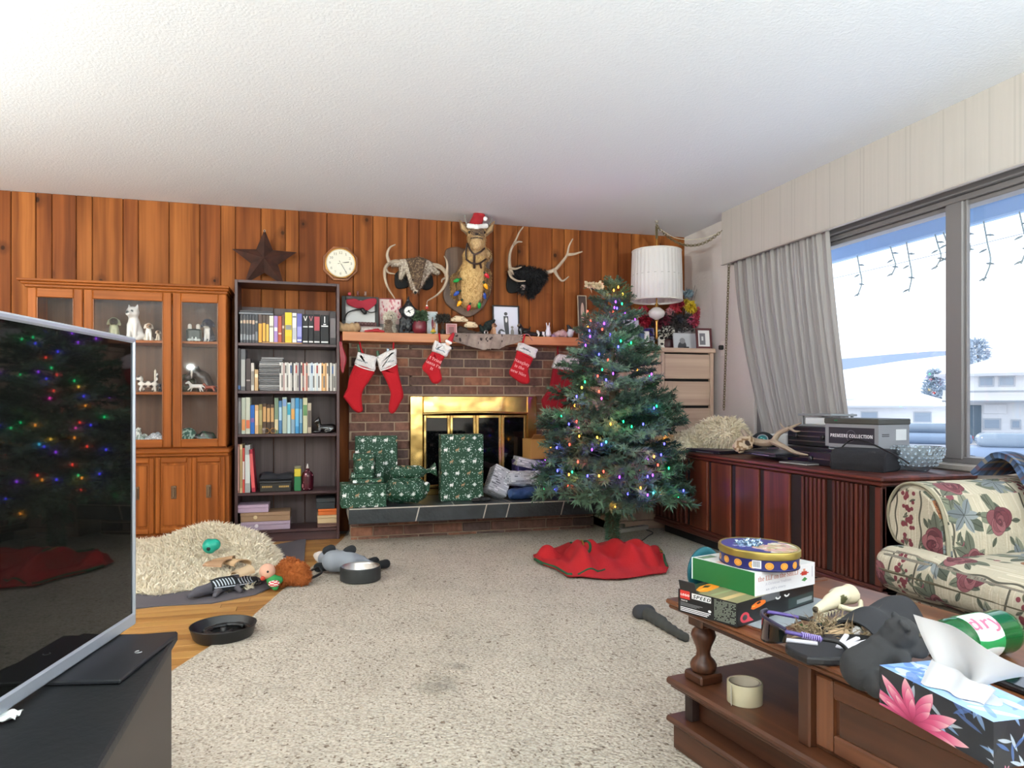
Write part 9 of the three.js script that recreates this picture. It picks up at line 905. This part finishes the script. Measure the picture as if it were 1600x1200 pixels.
// ───────────── outside the window ─────────────
{
  const gy = -1.6, snow = mat(0xe8ebf0, 0.9), road = mat(0x8f97a4, 0.9);
  struct('snowy_ground', bb(3.4, 200, gy - 0.5, gy, -160, 60, 0), snow, 'snow covered ground outside'); struct('street_road', bb(24, 42, gy, gy + 0.02, -150, 40, 0), road);
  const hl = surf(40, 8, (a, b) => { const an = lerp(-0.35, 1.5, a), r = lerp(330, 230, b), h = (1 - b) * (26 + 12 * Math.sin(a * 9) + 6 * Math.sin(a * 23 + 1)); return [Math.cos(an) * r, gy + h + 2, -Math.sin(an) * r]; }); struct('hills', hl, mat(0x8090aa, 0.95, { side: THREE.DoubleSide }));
  struct('hills_nearer', surf(30, 6, (a, b) => { const an = lerp(-0.3, 1.4, a), r = lerp(160, 120, b); return [Math.cos(an) * r, gy + (1 - b) * (9 + 3 * Math.sin(a * 14)) + 0.5, -Math.sin(an) * r]; }), snow);
  // eave over the window, sky-lit blue put into its colour, with icicle lights
  const ev = struct('roof_eave', [bb(3.28, 3.95, 2.2, 2.3, -1, 8, 0.01, 'z'), bb(3.9, 3.96, 2.06, 2.3, -1, 8, 0.01, 'z')], mat(0xa4c2e6, 0.7));
  const wl = cm(0x8d9a9a, 0.6); const f = rng(19);
  [[1343, 395], [1395, 372], [1420, 362], [1465, 350], [1478, 360], [1510, 350], [1541, 325], [1597, 300]].forEach(([u, v], i) => { const p = PX(u, v, 3.93), L = [0.3, 0.2, 0.34, 0.22, 0.18, 0.2, 0.36, 0.3][i], t = thing('icicle_light', ['faint icicle light strand nearest the curtain outside window', 'second short icicle light strand from the curtain outside', 'long icicle light strand in middle of the left pane', 'short icicle light strand left of the mullion', 'bent icicle light strand touching the mullion edge', 'short icicle light strand just right of the mullion', 'long curving icicle light strand in the right pane', 'icicle light strand at far right edge of the window'][i], 'icicle lights', [p.x - 0.02, 2.06, p.z]); part(t, 'cord', sweep([[0, 0, 0], [0.004, -L * 0.35, 0.02], [0, -L * 0.7, 0.045], [0, -L, 0.01 * (i % 3)]], 0.0045, 16, 5), wl); for (let k = 1; k < 5; k++) { const q = -L * k / 4.2, s = k % 2 ? 1 : -1; part(t, 'lamp', sweep([[0, q, 0.02], [0, q - 0.006, 0.02 + s * 0.028], [0, q - 0.012, 0.02 + s * 0.05]], [0.004, 0.007, 0.003], 6, 5), wl); } });
  const wM = mat(0xe6e4e2, 0.8), gls = cm(0x9aa6b2, 0.2), trim = cm(0xb9bcc0, 0.7);
  function house(l, x, z, w, d, h, rh, turn, wins) { const t = thing('house', l, 'house', [x, gy, z], turn); part(t, 'wall', bx(d, h, w, 0, h / 2, 0, 0.02), wM); const rf = part(t, 'roof', extrude([[-w / 2 - 0.6, 0], [w / 2 + 0.6, 0], [0, rh]], d + 1, 0.05).rotateY(Math.PI / 2).translate(-d / 2 - 0.5, h, 0), snow); part(rf, 'fascia', bx(d + 1.05, 0.16, 0.1, 0, h - 0.02, w / 2 + 0.6, 0.01), trim); part(rf, 'fascia_front', bx(0.1, 0.16, w + 1.2, -d / 2 - 0.5, h - 0.02, 0, 0.01), trim); for (const [a, b, c, e] of wins) { const wn = part(t, 'window', bx(0.08, e, c, -d / 2 - 0.02, b, a, 0.01), trim); part(wn, 'pane', bx(0.04, e - 0.16, c - 0.16, -d / 2 - 0.06, b, a, 0.005), gls); } return t; }
  const h1 = PY(1570, 690, gy), k = house('white two storey house with snowy roof and dark carport across the street', 39, -26, 7, 8, 4.1, 1.3, 0.7, [[-1.7, 3.72, 0.7, 0.55], [-0.8, 3.72, 0.75, 0.55], [-1.45, 1.45, 0.8, 0.6], [-0.4, 1.45, 0.45, 0.5], [1.2, 1.5, 1.0, 0.8]]);
  part(k, 'porch_roof', tilt(bx(1.2, 0.12, 7.4, 0, 0, 0, 0.02), 0, 0, 0.5).translate(-4.4, 2.95, 0), cm(0xb4b6b8, 0.8)); part(k, 'carport_shade', bx(0.08, 1.9, 0.75, -4.03, 1.5, -2.3, 0.01), cm(0x5c6c76, 0.6)); part(k, 'garage_door', bx(0.08, 0.5, 1.0, -4.03, 2.25, -1.3, 0.01), wM);  // dark panel stands in for the shaded carport opening
  house('low white bungalow with wide snowy roof left of the window mullion', 46, -42, 8, 8, 2.3, 1.5, 0.75, [[-2, 1.5, 1.2, 0.8], [1.6, 1.5, 1.2, 0.8]]);
  house('distant white house with snowy roof beyond the bungalow', 62, -66, 14, 9, 3.0, 2.6, 0.7, [[-2, 1.7, 1.6, 1.1], [3, 1.7, 1.6, 1.1]]);
  const car = (l, x, z, c) => { const t = thing('parked_car', l, 'car', [x, gy + 0.02, z], 0.8); part(t, 'car_body', soft(-0.9, 0.9, 0.35, 0.95, -2.2, 2.2, 0.25, 0.03), cm(c, 0.3)); part(t, 'cabin', soft(-0.75, 0.75, 0.9, 1.45, -1.2, 1.3, 0.28, 0.02), cm(0x7a8896, 0.15)); for (const [a, b] of [[-0.82, -1.4], [0.82, -1.4], [-0.82, 1.4], [0.82, 1.4]]) part(t, 'wheel', new THREE.CylinderGeometry(0.33, 0.33, 0.2, 20).rotateZ(Math.PI / 2).translate(a, 0.33, b), ink); part(t, 'tail_light', [bx(0.3, 0.14, 0.04, -0.6, 0.75, 2.2, 0.01), bx(0.3, 0.14, 0.04, 0.6, 0.75, 2.2, 0.01)], cm(0xc03038, 0.3)); return t; };
  car('silver blue car parked on the street left of the mullion', 32, -26, 0x8496ac); car('slate blue car with red tail lights parked behind the plaid shirt', 24.5, -14.6, 0x7e8ea6);
  const tree = (l, x, z, h, r, c, s) => { const t = thing('garden_tree', l, 'tree', [x, gy, z]); part(t, 'trunk', sweep([[0, 0, 0], [0.1, h * 0.5, 0], [0, h, 0]], [0.25, 0.15, 0.03], 8, 7), cm(0x7a7068, 0.9)); part(t, 'crown', hair(1600, (q) => { const a = q() * 6.3, y = h * (0.3 + 0.7 * q()), rr_ = r * (1.15 - y / h) * Math.sqrt(q()); return [V(Math.cos(a) * rr_, y, Math.sin(a) * rr_), V(Math.cos(a), 0.6, Math.sin(a))]; }, 0.6, 0.06, s, 0.8), cm(c, 0.9), undefined, 'stuff'); };
  tree('grey evergreen tree rising behind the two storey house', 60, -47.5, 8.4, 2.8, 0xb4c0cc, 3); tree('small grey evergreen tree beyond the bungalow roof', 68, -60, 6.2, 2.2, 0xa8b6c2, 5); tree('brown garden shrub at right of the two storey house', 33, -19.5, 1.4, 1.2, 0xa89684, 8);
  solo('power_lines', 'thin power lines crossing the sky outside the window', 'power line', [0, 1].map((i) => sweep([[30, 9 + i * 2.4, -60], [30, 8.4 + i * 2.4, -20], [30, 9.6 + i * 2.4, 30]], 0.02, 24, 4)), cm(0x9aa2aa, 0.7));
}
renderer.render(scene, camera);
